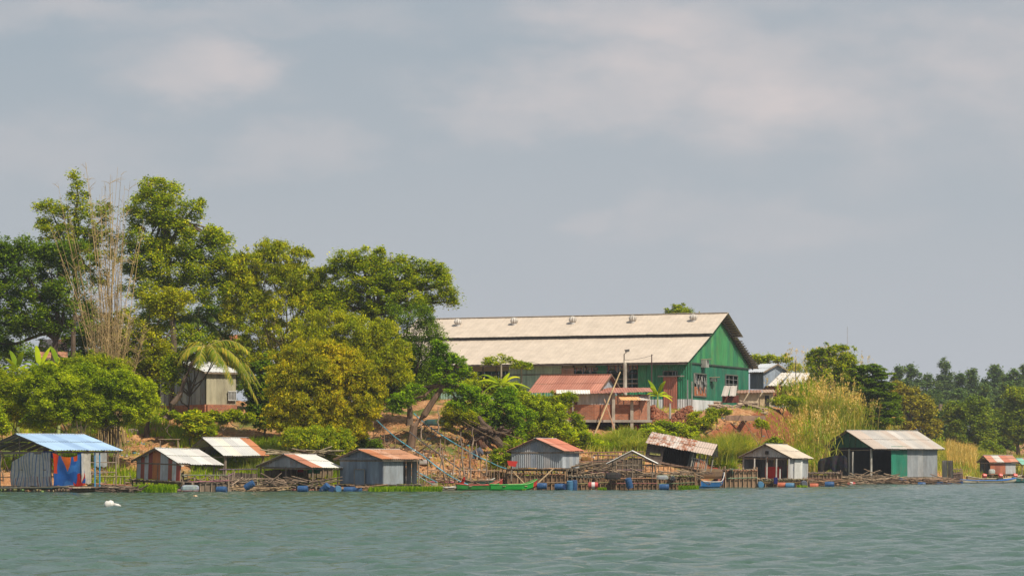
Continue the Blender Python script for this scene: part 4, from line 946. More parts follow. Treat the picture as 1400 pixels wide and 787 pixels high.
m.plank(fr.pt(.2, a, zd + 1.03), fr.pt(.2, b, zd + 1.03), .05, .06); sub(m, 'door_frame', M_WOOD, do, rt)
m = MB(WD); m.bar(fr.pt(l - .25, .3, zd - .3), fr.pt(l - .25, .3, ze - .05), .055); m.build('post', M_WOOD, rt)
m = MB((0.30, .31, .32)); m.wall(fr.p2(.22, w - .3), fr.p2(.22, .3), ze - .02, ze + .1, [(0.23, .25, .28)], -.2); m.build('wall_band', M_TIN, rt)

h = hut('tin_hut', 'grey tin hut with a rusty red roof raised on a brown bamboo crib', 'hut', 691, 770, 778, 206, 78, 614, 599, 640,
        roofc=[(0.44, .16, .10), (0.50, .22, .15), (0.40, .14, .09)], roofr=.0, front=[(0.27, .30, .33), (0.32, .35, .38), (0.25, .28, .33), (0.30, .30, .31)], right=GREY, left=GREY, wallr=-.14, posts=False, rag=.05, ov=.3, floorc=(0.24, .19, .14)) if False else None
# a gable seen nearly head on: corners given directly, ridge going back
def front_hut(name, label, cat, xl, xr, Y, l, skew, pe, pa, pd, **k):
    """gable wall faces the river; ridge runs back with a slight turn of skew degrees"""
    return hut(name, label, cat, xl, xr, None, Y, 90 - skew, pe, pa, pd, **k)
_solve = Fr.solveS
def hut2(length, *a, **k):
    """hut() with the roof length given in metres instead of by a photo column"""
    Fr.solveS = lambda s, px, t=0: length if px is None else _solve(s, px, t)
    r = hut(*a, **k); Fr.solveS = _solve; return r
h = hut2(3.6, 'tin_hut', 'grey tin hut with a rusty red roof raised on a brown bamboo crib', 'hut', 692, 772, None, 207, 66, 616, 599, 640,
        roofc=[(0.44, .16, .10), (0.50, .22, .15), (0.40, .14, .09)], roofr=.0, front=[(0.27, .30, .33), (0.32, .35, .38), (0.25, .28, .33), (0.30, .30, .31)], right=GREY, left=GREY, wallr=-.14, posts=False, rag=.05, ov=.28, floorc=(0.24, .19, .14))
H1 = h
h = hut2(3.2, 'open_frame', 'bare ridge frame with only thin white roof edges over the fish pens', 'frame', 829, 899, None, 206, 82, 633, 616, 663,
        roofc=[(0.62, .61, .6)], roofr=-.3, ov=.35, floorc=(0.22, .17, .12), pr=.05, rag=.02)
# only the front metre of that roof is still covered
for ch in list(h['root'].children):
    if ch.name.startswith('roof') and not ch.name.startswith('roof_frame'):
        for c2 in list(ch.children): bpy.data.objects.remove(c2)
        bpy.data.objects.remove(ch)
fr, w, l, ze, za, rt = h['fr'], h['w'], h['l'], h['ze'], h['za'], h['root']
for sgn in (0, 1):
    m = MB((0.60, .60, .58)); T = (lambda t: w - t) if sgn else (lambda t: t)
    roof_slope(m, fr, 0, .55, T(0), ze, T(w / 2), za, [(0.62, .62, .6)], -.3, rag=.02, sheet=.55); m.build('roof_edge', M_ROOF, rt)

# tilted plank shack sliding down the bank
fr = Fr(942, 214, 12, 'R'); l = fr.solveS(878); w = 3.6; ze = PZ(611, 214); za = ze + .85; zb = PZ(634, 214)
c0 = fr.p2(l / 2, w / 2); rt = empty('tilted_shack', (c0.x, c0.y, zb), 'dark plank shack with a patchy rusty roof tilting down to the right', 'shack')
m = MB(); roof_slope(m, fr, 0, l, 0, ze, w / 2, za, [(0.50, .45, .41), (0.46, .41, .37), (0.44, .36, .31)], .14, sheet=.6, rag=.2); roof_slope(m, fr, 0, l, w, ze, w / 2, za, LGREY, .1, rag=.1); m.build('roof', M_ROOF, rt)
m = MB()
for i in range(8):
    z = zb + (ze - zb) * i / 8; v = R.uniform(.6, 1.5); hh = (ze - zb) / 8
    m.plank(fr.pt(2.1, .35, z + hh / 2), fr.pt(l - .1, .35, z + hh / 2), .05, hh * .94, (0.13 * v, .10 * v, .085 * v))
m.build('plank_wall', M_WOOD, rt)
m = MB((0.50, .48, .14)); m.plank(fr.pt(2.3, .28, zb + .55), fr.pt(3.1, .28, zb + .5), .03, .16); m.build('yellow_strip', M_PAINT, rt)
m = MB((0.25, .16, .12)); m.plank(fr.pt(.3, .2, zb - .02), fr.pt(2.2, .2, zb - .02), .3, .12); m.plank(fr.pt(-1.4, .3, zb - .1), fr.pt(l, .3, zb - .1), .2, .14); m.plank(fr.pt(-1.4, w - .4, zb - .1), fr.pt(l, w - .4, zb - .1), .2, .14)
for i in range(int(w / .3)): m.plank(fr.pt(-1.4, .2 + i * .3, zb - .03), fr.pt(l, .2 + i * .3, zb - .03), .24, .05)
m.build('floor', M_WOOD, rt)
m = MB(); m.wall(fr.p2(l - .1, w - .3), fr.p2(.1, w - .3), zb, ze, [(0.10, .08, .07)], -.3); m.wall(fr.p2(l - .1, .3), fr.p2(l - .1, w - .3), zb, lambda f: ze + (za - ze) * (1 - abs(2 * f - 1)), GREY, 0); m.wall(fr.p2(.15, .35), fr.p2(.15, w - .3), zb, ze, [(0.05, .05, .05)], -.3); m.build('rear_wall', M_TIN, rt)
m = MB(); m.wall(fr.p2(.05, .2), fr.p2(.05, w - .2), ze - .05, lambda f: ze + (za - ze) * (1 - abs(2 * f - 1)) * .95, [(0.35, .42, .47)], -.3); m.build('gable_panel', M_TIN, rt)
for u, t in ((-1.2, .3), (-1.2, w - .4), (-.6, .3), (-.1, .3)):
    m = MB((0.30, .27, .23)); m.bar(fr.pt(u, t, zb), fr.pt(u, t, ze - .05 if u < -1 else zb + 1.1), .05); m.build('post', M_WOOD, rt)
m = MB((0.42, .40, .36))
for i in range(9): m.bar(fr.pt(-1.25 + i * .14, .28, zb), fr.pt(-1.25 + i * .14, .28, zb + .75), .02, k=4)
m.plank(fr.pt(-1.3, .28, zb + .75), fr.pt(0, .28, zb + .75), .04, .05); m.build('railing', M_WOOD, rt)
m = MB(); roof_slope(m, fr, -1.5, -.02, 0, ze - .02, w / 2, za - .02, [(0.45, .36, .31)], .05, sheet=.75, rag=.1); roof_slope(m, fr, -1.5, -.02, w, ze, w / 2, za, LGREY, .1, rag=.1); m.build('porch_roof', M_ROOF, rt)
rt.rotation_euler = (0, math.radians(11), 0)

h = hut('gabled_boathouse', 'grey plank gabled boathouse with a tan roof and a red panel inside', 'boathouse', 1008, 1082, 1111, 234, 56, 625, 607, 654,
        roofc=[(0.50, .42, .33), (0.47, .40, .32), (0.55, .47, .38)], roofr=-.12, gable=[(0.42, .43, .44), (0.36, .38, .40), (0.46, .46, .46)], back=GREY, left=[(0.25, .25, .27)], right=[(0.33, .35, .37), (0.42, .42, .42)], wallr=-.25, ov=.3, tilt=(0, 1.0), postc=(0.42, .40, .37))
fr, w, l, ze, zd, rt = h['fr'], h['w'], h['l'], h['ze'], h['zd'], h['root']
m = MB((0.5, .01, .012)); a, b = fr.solveT(1048, .9), fr.solveT(1067, .9); m.plank(fr.pt(.9, a, zd + .48), fr.pt(.9, b, zd + .48), .5, .95); tag(m.build('red_chest', M_PLAST, loc=fr.pt(.9, a, zd)), 'red chest standing inside the grey gabled boathouse', 'chest')
m = MB((0.02, .02, .02)); t = fr.solveT(1048, .28); m.box(fr.pt(.24, t, ze + .38), (.3, .06, .28), math.radians(-35)); m.build('gable_hole_shade', M_PAINT, rt)  # solid near-black box, painted as the darkness inside a hole
for px in (1031, 1061, 1078, 1048, 1066):
    m = MB((0.45, .43, .40)); t = fr.solveT(px, -.1); m.bar(fr.pt(-.1, t, zd - .4), fr.pt(-.1, t, ze - .1 if px not in (1048, 1066) else zd + (1.3 if px == 1048 else .8)), .065, .06); m.build('post', M_WOOD, rt)
m = MB(); a, b = fr.solveS(1085, .25), fr.solveS(1096, .25); m.wall(fr.p2(a, .2), fr.p2(b, .2), zd, ze - .1, [(0.52, .52, .50)], -.3); m.build('pale_panel', M_TIN, rt)

h = hut('green_boathouse', 'large boathouse with green gable panels and a long pale grey roof', 'boathouse', 1119, 1195, 1292, 268, 38, 613, 588, 652,
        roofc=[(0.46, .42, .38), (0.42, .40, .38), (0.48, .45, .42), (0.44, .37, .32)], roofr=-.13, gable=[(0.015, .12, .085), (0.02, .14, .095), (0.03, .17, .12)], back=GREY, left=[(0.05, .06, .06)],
        right=[(0.27, .29, .31), (0.32, .33, .34), (0.24, .26, .28)], right_rng=(.46, 1), wallr=-.22, ov=.5, posts=False, rag=.04, floorc=(0.2, .16, .13))
fr, w, l, ze, zd, rt = h['fr'], h['w'], h['l'], h['ze'], h['zd'], h['root']
ua, ub = fr.solveS(1218, .5), fr.solveS(1240, .5)
m = MB(); m.wall(fr.p2(ua, .44), fr.p2(ub, .44), zd - .05, ze + .25, [(0.015, .19, .12), (0.02, .22, .15)], -.25); m.build('green_wall', M_TIN, rt)
for px, c in ((1129, (0.30, .29, .28)), (1161, (0.34, .33, .32)), (1191, (0.42, .40, .36))):
    m = MB(c); t = fr.solveT(px, .45); m.bar(fr.pt(.45, t, zd - .2), fr.pt(.45, t, ze), .11, .1, 8); m.build('post', M_WOOD, rt)
for px, top in ((1167, 1.55),):
    m = MB((0.42, .40, .37)); t = fr.solveT(px, 0); m.bar(fr.pt(-.1, t, zd - .3), fr.pt(-.1, t, zd + top + .8), .09); m.build('post', M_WOOD, rt)
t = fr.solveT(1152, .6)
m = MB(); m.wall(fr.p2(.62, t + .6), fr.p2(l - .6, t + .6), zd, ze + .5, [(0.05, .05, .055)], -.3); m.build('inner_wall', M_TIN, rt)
m = MB(); m.plank(fr.pt(-.6, -.3, zd - .2), fr.pt(l + .3, -.3, zd - .2), .3, .3, (0.22, .17, .12))
m.build('edge_beam', M_WOOD, rt)

RG = [(0.38, .13, .07), (0.46, .46, .47), (0.30, .10, .06), (0.42, .18, .1)]
hut('rusty_hut', 'small distant floating hut with striped rust and grey roof at the right edge', 'hut', 1335, 1353, 1393, 316, 24, 631, 622, 648,
    roofc=[(0.48, .21, .14), (0.54, .50, .46), (0.46, .17, .11), (0.50, .24, .16), (0.56, .53, .5)], roofr=-.08, flow=True, right=RG, left=GREY, back=GREY, wallr=.02, ov=.25, floorc=(0.14, .10, .08))
hut('far_shelter', 'partly cut off shelter with a green and red roof beyond the rusty hut', 'shelter', 1380, 1397, 1430, 330, 30, 634, 626, 649,
    roofc=[(0.20, .42, .34), (0.45, .2, .14), (0.42, .40, .37)], roofr=-.2, flow=True, back=[(0.10, .30, .38)], ov=.2)
m = MB(); m.wall((PX(1288, 280), 280), (PX(1301, 280), 279), PZ(653, 280), PZ(629, 280), [(0.44, .38, .33)], .12, pitch=.25); m.plank(PT(1288.5, 655, 280.2), PT(1288.5, 629, 280.2), .08, .08, WD); m.plank(PT(1300.5, 655, 279.2), PT(1300.5, 629, 279.2), .08, .08, WD)
tag(m.build('tin_screen', M_TIN, loc=PT(1294, 655, 280)), 'upright pale tin screen with rust stains right of the green boathouse', 'screen')

# ------------------------------------------------------------------ bamboo cribs, fences, pens and rafts
BC = (0.24, .15, .09)
def crib(name, label, cat, pts, zt, zb=-.1, gap=.22, mat_=.75, c=BC, jit=.12, depth=1.0, rail=True, backing=True, top=False, r_=.048, group=None):
    """row(s) of stakes with rails and a woven mat behind, along world 2D points"""
    loc = (pts[0][0], pts[0][1], 0); root = empty(name, loc, label, cat, group)
    m = MB(c); mr = MB(c); mb_ = MB(tuple(x * .62 for x in c))
    for (x0, y0), (x1, y1) in zip(pts, pts[1:]):
        L_ = math.hypot(x1 - x0, y1 - y0); n = max(2, int(L_ / gap))
        for i in range(n + 1):
            f = i / n; x, y = x0 + (x1 - x0) * f, y0 + (y1 - y0) * f; v = R.uniform(.6, 1.7); j = R.uniform(-jit, jit) * .7
            m.bar((x, y, zb), (x + j, y + R.uniform(-.04, .04), zt + R.uniform(-.22, .25)), r_ * R.uniform(.5, 1.1), r_ * .6, 5, tuple(a * v for a in c))
        for z in (zt * R.uniform(.35, .6), zt - .05):
            mr.bar((x0, y0 - .06, z + R.uniform(-.12, .12)), (x1, y1 - .06, z + R.uniform(-.12, .12)), .045, .035, 5, tuple(a * R.uniform(.6, 1.5) for a in c))
        if backing:
            k = max(1, int(L_ / .5))
            for i in range(k):
                f0, f1 = i / k, (i + 1) / k; v = R.uniform(.7, 1.3); e = R.uniform(-.15, .03)
                mb_.hexa([(x0 + (x1 - x0) * f0, y0 + .08 + (y1 - y0) * f0, zb), (x0 + (x1 - x0) * f1, y0 + .08 + (y1 - y0) * f1, zb), (x0 + (x1 - x0) * f1, y0 + .12 + (y1 - y0) * f1, zb), (x0 + (x1 - x0) * f0, y0 + .12 + (y1 - y0) * f0, zb)],
                         [(x0 + (x1 - x0) * f0, y0 + .08 + (y1 - y0) * f0, zt * mat_ + e), (x0 + (x1 - x0) * f1, y0 + .08 + (y1 - y0) * f1, zt * mat_ + e), (x0 + (x1 - x0) * f1, y0 + .12 + (y1 - y0) * f1, zt * mat_ + e), (x0 + (x1 - x0) * f0, y0 + .12 + (y1 - y0) * f0, zt * mat_ + e)], tuple(a * v * .72 for a in c))
    m.build('stakes', M_WOOD, root); mr.build('rails', M_WOOD, root)
    if backing: mb_.build('woven_mat', M_WOOD, root)
    if top:
        mt = MB((0.30, .24, .17)); xs = [p[0] for p in pts]; ys = [p[1] for p in pts]
        for i in range(int((max(xs) - min(xs)) / .22)):
            x = min(xs) + .1 + i * .22; v = R.uniform(.7, 1.4); mt.bar((x, min(ys) - .15, zt + R.uniform(-.02, .05)), (x + R.uniform(-.2, .2), min(ys) + depth, zt + R.uniform(0, .06)), .05, .04, 5, (0.30 * v, .24 * v, .17 * v))
        mt.build('top_poles', M_WOOD, root)
    return root
def L2(pa, pb, Ya, Yb_=None): Yb_ = Yb_ or Ya; return [(PX(pa, Ya), Ya), (PX(pb, Yb_), Yb_)]
def box2(pa, pb, Y, d): return [(PX(pa, Y), Y + d), (PX(pa, Y), Y), (PX(pb, Y), Y), (PX(pb, Y), Y + d)]
crib('bamboo_crib', 'brown bamboo crib that carries the raised grey tin hut', 'crib', box2(694, 772, 205.5, 3.6), PZ(646, 206), gap=.3, top=True, depth=3.6, mat_=.95)
m = MB((0.42, .30, .18)); m.bar(PT(697, 640, 205), PT(717, 661, 204.6), .055); m.bar(PT(757, 640, 205), PT(732, 663, 204.6), .055); tag(m.build('bracing_poles', M_WOOD, loc=PT(697, 640, 205)), 'two slanting poles bracing the front of the raised tin hut', 'poles')
crib('fish_pen', 'stepped bamboo fish pen between the raised tin hut and the bare frame', 'fish pen', box2(776, 834, 206, 3.0), PZ(650, 206), gap=.32, jit=.18, mat_=.6, top=True, depth=1.2)
crib('bamboo_fence', 'upper bamboo fence behind the fish pen right of the raised tin hut', 'fence', L2(776, 850, 210, 211), PZ(630, 210), zb=.1, gap=.4, mat_=.6, jit=.2)
crib('bamboo_fence', 'back row of bamboo fence with brush on top, left of the tilted shack', 'fence', L2(782, 880, 214, 214), PZ(616, 214), zb=.2, gap=.6, mat_=.0, backing=False, jit=.25)
crib('bamboo_fence', 'dark plank-like bamboo fence just left of the tilted shack', 'fence', L2(812, 878, 212.5, 213), PZ(621, 212), zb=.2, gap=.35, mat_=.9, jit=.1, c=(0.18, .14, .10))
crib('fish_pen', 'bamboo fish pen directly under the bare ridge frame', 'fish pen', box2(836, 898, 205.5, 3), PZ(653, 206), gap=.3, mat_=.85)
crib('fish_pen', 'bamboo fish pen in front of the tilted shack', 'fish pen', box2(899, 950, 207, 2.5), PZ(650, 207), gap=.26, mat_=.8, top=True, depth=2.2)
crib('bamboo_fence', 'bamboo fence stepping down under the porch of the tilted shack', 'fence', L2(884, 958, 212, 211), PZ(636, 212), zb=.2, gap=.3, mat_=.7)
crib('fish_crate', 'large boxy brown woven fish crate left of the grey gabled boathouse', 'fish crate', box2(992, 1035, 226, 3), PZ(642, 226), gap=.34, mat_=1.0, c=(0.33, .22, .14), top=True, depth=3, jit=.04)
crib('fish_crate', 'narrow brown woven box at the bow of the blue boat', 'fish crate', box2(985, 992, 225, 2), PZ(640, 225), gap=.3, mat_=1.0, c=(0.27, .18, .12), jit=.04)
crib('bamboo_float', 'low bamboo float under the front of the grey gabled boathouse', 'float', box2(1036, 1104, 229, 4), PZ(655, 229), gap=.3, mat_=.9, top=True, depth=3.6)
crib('fish_pen', 'brown fish pen between the grey gabled boathouse and the green boathouse', 'fish pen', box2(1105, 1150, 240, 3), PZ(646, 240), gap=.3, mat_=.95, c=(0.28, .19, .125), top=True, depth=2.5)
crib('bamboo_float', 'long bamboo float along the side wall of the green boathouse', 'float', box2(1192, 1300, 262, 2.5), PZ(653, 262), gap=.38, mat_=.55, jit=.15, c=(0.27, .18, .12), r_=.045)
crib('bamboo_fence', 'broken dark fence right of the tin screen', 'fence', L2(1301, 1316, 282, 284), PZ(640, 282), zb=0, gap=.3, mat_=.8, c=(0.16, .11, .09))
crib('fish_pen', 'bamboo fish pen under the patchwork hut roof', 'fish pen', box2(243, 312, 194, 3.5), PZ(647, 194), gap=.36, mat_=.5, jit=.15, c=(0.25, .19, .14))
crib('bamboo_fence', 'dark plank fence sloping behind the raised shelter', 'fence', L2(300, 352, 200, 203), PZ(642, 200), zb=0, gap=.3, mat_=.85, c=(0.15, .115, .09))
crib('bamboo_float', 'bamboo float under the raised shelter with poles along its edge', 'float', box2(300, 352, 198, 3.5), PZ(655, 198), gap=.34, mat_=.9, top=True, depth=3, c=(0.24, .18, .12))
crib('woven_screen', 'brown woven screen standing inside the wide low shelter', 'screen', L2(362, 455, 203.5, 204), PZ(639, 204), zb=.1, gap=.35, mat_=.95, c=(0.25, .185, .125), jit=.1)
crib('bamboo_fence', 'low rustic fence left of the patchwork hut behind the walkway', 'fence', L2(120, 180, 196, 197), PZ(650, 196), zb=.1, gap=.4, mat_=.5, jit=.2, c=(0.27, .21, .15))
crib('bamboo_fence', 'row of short stakes on the dirt slope below the blue pipes', 'fence', L2(520, 552, 206.5, 205.5), gz(PX(535, 206), 206) + 1.0, zb=gz(PX(535, 206), 206) - .6, gap=.28, mat_=0, backing=False, jit=.06)
crib('bamboo_fence', 'row of stakes at the foot of the dirt slope behind the green boats', 'fence', L2(584, 690, 204, 207), 1.35, zb=.1, gap=.42, mat_=.0, backing=False, jit=.2, c=(0.28, .19, .13))

def sticks(name, label, cat, px0, px1, Y0, Y1, z0, z1, n, c=BC, lmin=1, lmax=3, tilt_=.08, loc=None, r_=.05, gr=False):
    m = MB(c)
    for i in range(n):
        Y = R.uniform(Y0, Y1); x = PX(R.uniform(px0, px1), Y); z = R.uniform(z0, z1); e = R.uniform(lmin, lmax) / 2; a = R.gauss(0, .55)
        if gr: z = gz(x, Y) + R.uniform(.0, .25)
        d = Vector((math.cos(a), math.sin(a), R.gauss(0, tilt_ * 1.6))) * e
        if gr: d.z = (gz(x + d.x, Y + d.y) - gz(x - d.x, Y - d.y)) * .5 + R.uniform(0, tilt_)
        v = R.uniform(.45, 1.25); rr_ = r_ * R.uniform(.6, 1.2)
        m.bar((x - d.x, Y - d.y, z - d.z), (x + d.x, Y + d.y, z + d.z), rr_, rr_ * .8, 5, tuple(k * v for k in c))
    return tag(m.build(name, M_WOOD, loc=(PX((px0 + px1) / 2, Y0), Y0, 0)), label, cat)
sticks('driftwood_poles', 'bundle of pale poles floating below the raised shelter', 'poles', 318, 388, 195.5, 197, .02, .28, 34, (0.36, .25, .15), 1, 3.4)
sticks('driftwood_poles', 'low tangle of poles at the water under the tin hut with the door', 'poles', 458, 505, 194.5, 196.5, .02, .3, 22)
sticks('driftwood_poles', 'pile of planks and poles on the float before the green boathouse', 'poles', 1160, 1225, 258, 262, .05, .75, 50, (0.30, .22, .15), 1, 3.2, .12)
sticks('driftwood_poles', 'scattered poles along the waterline of the green boathouse float', 'poles', 1195, 1300, 257, 261, .02, .4, 60, (0.24, .16, .11), 1, 3)
sticks('driftwood_poles', 'poles lying at the water between the two boathouses', 'poles', 1105, 1160, 236, 238, .02, .4, 34)
sticks('driftwood_poles', 'heap of poles and brush on the fish pen right of the raised tin hut', 'poles', 780, 850, 208, 213, .9, 1.9, 70, (0.26, .19, .13), .8, 2.6, .12)
sticks('driftwood_poles', 'poles lying on the pens before the tilted shack', 'poles', 880, 955, 208, 212, .7, 1.2, 55, (0.26, .19, .13), .8, 2.4, .1)
sticks('driftwood_poles', 'clutter of poles on the wide low shelter deck', 'poles', 360, 455, 197, 202, .4, .8, 45, (0.25, .18, .13), .8, 2.4, .12)
sticks('driftwood_poles', 'clutter of poles in the pen beneath the patchwork hut roof', 'poles', 245, 335, 195, 200, .3, .7, 44, (0.26, .19, .14), .8, 2.4, .2)
sticks('driftwood_poles', 'broken bamboo rack lying behind the wide low shelter roof', 'poles', 372, 452, 203.5, 205, 2.5, 2.75, 16, (0.36, .30, .20), 1, 3.0, .1)
sticks('driftwood_poles', 'planks and poles on the dirt behind the walkway of the blue roofed shelter', 'poles', 118, 182, 200, 205, .9, 1.6, 40, (0.27, .19, .13), .8, 2.4, .15, gr=True)
sticks('driftwood_poles', 'dark debris under the walkway end of the blue roofed shelter', 'poles', 130, 186, 187, 189, .02, .35, 30, (0.14, .1, .075), .6, 1.8, .1)
sticks('driftwood_poles', 'fallen poles scattered by the green boats', 'poles', 600, 690, 204, 207, .2, .7, 24, (0.3, .2, .14), .8, 2.4, .12)

def sheetnet(name, label, cat, p, w_, h_, Y, c):
    m = MB(c); n = 12; ids = []
    for j in range(6): ids.append(m.add([PT(p[0] + w_ * i / n, p[1] + h_ * (j / 5) ** 1.2 + (3 * math.sin(i * .9) * (j / 5) + 9 * max(0, .62 - i / n) * (1 - j / 5) * (h_ > 18)) + (4 if i in (0, n) else 0), Y + .5 * math.sin(i * 1.3) + .3 * j) for i in range(n + 1)]))
    for j in range(5):
        for i in range(n): m.face((ids[j] + i, ids[j] + i + 1, ids[j + 1] + i + 1, ids[j + 1] + i), tuple(x * R.uniform(.7, 1.3) for x in c))
    return tag(m.build(name, M_CLOTH, loc=PT(p[0], p[1] + h_, Y), smooth=True), label, cat)
sheetnet('dark_tarp', 'dark tarp slung on stakes between the two boathouses', 'tarp', (1118, 622), 40, 22, 254, (0.055, .05, .055))
sheetnet('white_cloth', 'white cloth draped over the left end of the woven fish crate', 'cloth', (998, 640), 5, 17, 225.6, (0.60, .56, .48))
sheetnet('grey_net', 'pale bunched net hanging on the fish pen before the tilted shack', 'net', (916, 650), 7, 15, 206.6, (0.40, .40, .42))
for lb, px, py, Y, s, c in (('teal tarp lying folded under the leaning tree', 601, 577, 219, (2.4, .9, .5), (0.10, .20, .19)), ('grey rusty bundle beside the fallen trunk under the leaning tree', 656, 603, 216, (1.2, .8, .9), (0.32, .2, .14)),
        ('whitish heap of sacks on the dirt right of the tin hut with the door', 560, 655, 202, (.8, .5, .45), (0.62, .6, .57)), ('pale sack at the foot of the slope left of the tall stakes', 577, 631, 207, (.9, .6, .35), (0.60, .56, .52)),
        ('pale grey slab like sack on the dirt above the patchwork hut', 182, 590, 211, (.9, .6, .5), (0.50, .42, .34)), ('cream sack lying on the upper pen right of the raised tin hut', 786, 625, 211, (1.0, .6, .35), (0.60, .48, .34)),
        ('orange tan sack beside the cream sack on the upper pen', 801, 627, 211, (.8, .6, .35), (0.45, .26, .10)), ('white plastic heap on the fish pen before the tilted shack', 905, 652, 206.3, (.9, .5, .3), (0.5, .52, .54)),
        ('green and orange netting bag hung in the wide low shelter', 429, 642, 202, (.9, .5, .5), (0.03, .28, .14)), ('small red cloth bag in the wide low shelter', 411, 641, 202, (.4, .4, .4), (0.5, .04, .04)),
        ('green and white bag on the table among the left bushes', 155, 572, 206, (.5, .4, .3), (0.10, .55, .12)), ('dark net heap on the pen left of the bare frame', 838, 650, 205, (1.1, .7, .5), (0.09, .08, .08)),
        ('brown sack heap beside the blue boat', 968, 647, 222, (2.3, 1.4, .8), (0.32, .21, .13)), ('red cloth beside the brown sacks above the blue boat', 975, 641, 222.5, (.8, .5, .25), (0.45, .08, .05)),
        ('small white bag on the rusty hut deck at the right edge', 1356, 644, 313, (.7, .5, .5), (0.7, .7, .68)), ('white sack at the waterline under the patchwork hut pen', 260, 666, 192, (1.2, .5, .35), (0.55, .62, .66))):
    junk('sack' if 'sack' in lb else ('tarp' if 'tarp' in lb else 'bundle'), lb, 'sack' if 'sack' in lb else ('tarp' if 'tarp' in lb else 'bundle'), px, py, Y, s, c)

# barrels
def barrel_mesh(c, c2=None):
    m = MB(c); n = 16; prof = [(-.45, .24), (-.44, .28), (-.3, .29), (-.16, .31), (-.15, .295), (0, .30), (.15, .295), (.16, .31), (.3, .29), (.44, .28), (.45, .24)]
    rings = [m.add([(r_ * math.cos(6.283 * i / n), r_ * math.sin(6.283 * i / n), z) for i in range(n)]) for z, r_ in prof]
    for k, (a, b) in enumerate(zip(rings, rings[1:])):
        for i in range(n): m.face((a + i, a + (i + 1) % n, b + (i + 1) % n, b + i), c2 if c2 and k in (4, 5) else c)
    m.face(tuple(rings[0] + n - 1 - i for i in range(n))); m.face(tuple(rings[-1] + i for i in range(n)))
    o = m.build('barrel', M_PLAST, smooth=False)
    return o
BL, BD = (0.022, .075, .19), (0.012, .035, .11)
proto = {}
def barrel(kind, px, py, Y, ori, lb, sc=1.0, group='plastic barrels along the waterline'):
    if kind not in proto: proto[kind] = o = barrel_mesh(*kind)
    else: o = proto[kind].copy(); col.objects.link(o)
    o.location = PT(px, py, Y); o.rotation_euler = [math.radians(a) for a in ori]; o.scale = (sc * .76,) * 3; tag(o, lb, 'barrel', group)
KB = (BL,); KD = (BD,); KR = ((0.42, .05, .05), (0.65, .6, .58)); KL = ((0.06, .17, .30),); KG = ((0.09, .10, .13),); KO = ((0.45, .12, .06),)
for k, px, py, Y, ori, lb in ((KB, 303, 669, 192, (90, 0, 80), 'blue barrel afloat beside the white sack below the patchwork hut'), (KB, 341, 663, 193.5, (60, 0, 80), 'blue barrel wedged in poles below the raised shelter'),
        (KB, 414, 668, 193, (90, 0, 85), 'blue barrel with pale top under the wide low shelter deck'), (KB, 444, 667, 193, (50, 0, 60), 'tilted blue barrel at the right post of the wide low shelter'),
        (KD, 453, 668, 193.5, (90, 0, 0), 'dark blue barrel end on beside the tilted blue barrel'), (KL, 462, 668, 194, (90, 0, 10), 'greyish blue barrel below the left corner of the tin hut with the door'),
        (KB, 477, 669.5, 194, (90, 0, 85), 'blue barrel half sunk under the tin hut door'), (KB, 488, 669.5, 194.2, (90, 0, 85), 'lighter half sunk barrel right of the tin hut door'),
        (KB, 741, 664, 203.5, (90, 0, 88), 'blue barrel just right of the green boat bow'), (KB, 765, 665, 203.5, (90, 0, 85), 'blue barrel below the right corner of the raised tin hut crib'), (KD, 773, 665, 203.6, (90, 0, 0), 'dark blue barrel end on, second right of the green boat bow pair'),
        (KL, 779, 663.5, 203.3, (10, 0, 0), 'turquoise barrel standing beside the red and white barrel, left one'), (KB, 785, 662.5, 203.8, (5, 0, 0), 'blue barrel standing just left of the red and white barrel'),
        (KR, 811, 663, 203.5, (90, 0, 88), 'red barrel with a white middle lying by the fish pen'), (KB, 908, 665.5, 203.8, (90, 0, 84), 'blue barrel lying below the fish pen of the tilted shack'),
        (KL, 1039.5, 662, 226, (90, 0, 5), 'pale blue barrel end on left of the dark mat under the gabled boathouse'), (KG, 1099, 661, 227, (90, 0, 5), 'dark round drum end on under the right corner of the gabled boathouse'),
        (KO, 1069, 663, 226.5, (90, 0, 85), 'orange red barrel afloat before the gabled boathouse'), (KL, 1080, 663.5, 226.3, (90, 0, 85), 'washed out barrel right of the orange red barrel'),
        (KO, 1113, 664, 234, (90, 0, 86), 'reddish barrel afloat left of the blue barrel between the boathouses'), (KB, 1134, 662, 234, (90, 0, 85), 'large blue barrel afloat between the two boathouses'),
        (KR, 1164, 662, 256, (90, 0, 86), 'dark red barrel under the left front post of the green boathouse'), (KB, 1260, 662, 257, (90, 0, 86), 'blue barrel under the grey side wall of the green boathouse'),
        (KB, 1284, 661.5, 258, (90, 0, 86), 'blue barrel under the right corner of the green boathouse'), (KB, 1296, 660, 262, (90, 0, 80), 'blue barrel below the pale tin screen'), (KD, 1311, 659.5, 266, (90, 0, 60), 'dark blue barrel right of the pale tin screen'),
        (KD, 1200, 657, 262, (90, 0, 84), 'dark blue barrel tucked in the float at the green wall corner'), (KB, 1234, 656, 262, (90, 0, 84), 'blue barrel tucked in the middle of the green boathouse float'),
        (KG, 651, 620, 213.5, (62, 0, 70), 'dark grey drum lying on the dirt slope above the green boats')):
    s = 1.0
    if px == 651: s = 1.45
    if px in (1099, 1134, 1039.5): s = 1.1
    Y = YG(px, py + 6) if px == 651 else Y
    barrel(k, px, py, Y, ori, lb, s, group='plastic barrels along the waterline' if px != 651 else None)
barrel(KB, 860, 660, 203, (8, -14, 0), 'big leaning blue barrel standing under the bare ridge frame', 1.05)
barrel(KB, 1082, 640, 235, (0, 0, 0), 'blue barrel standing inside the grey gabled boathouse', .9)

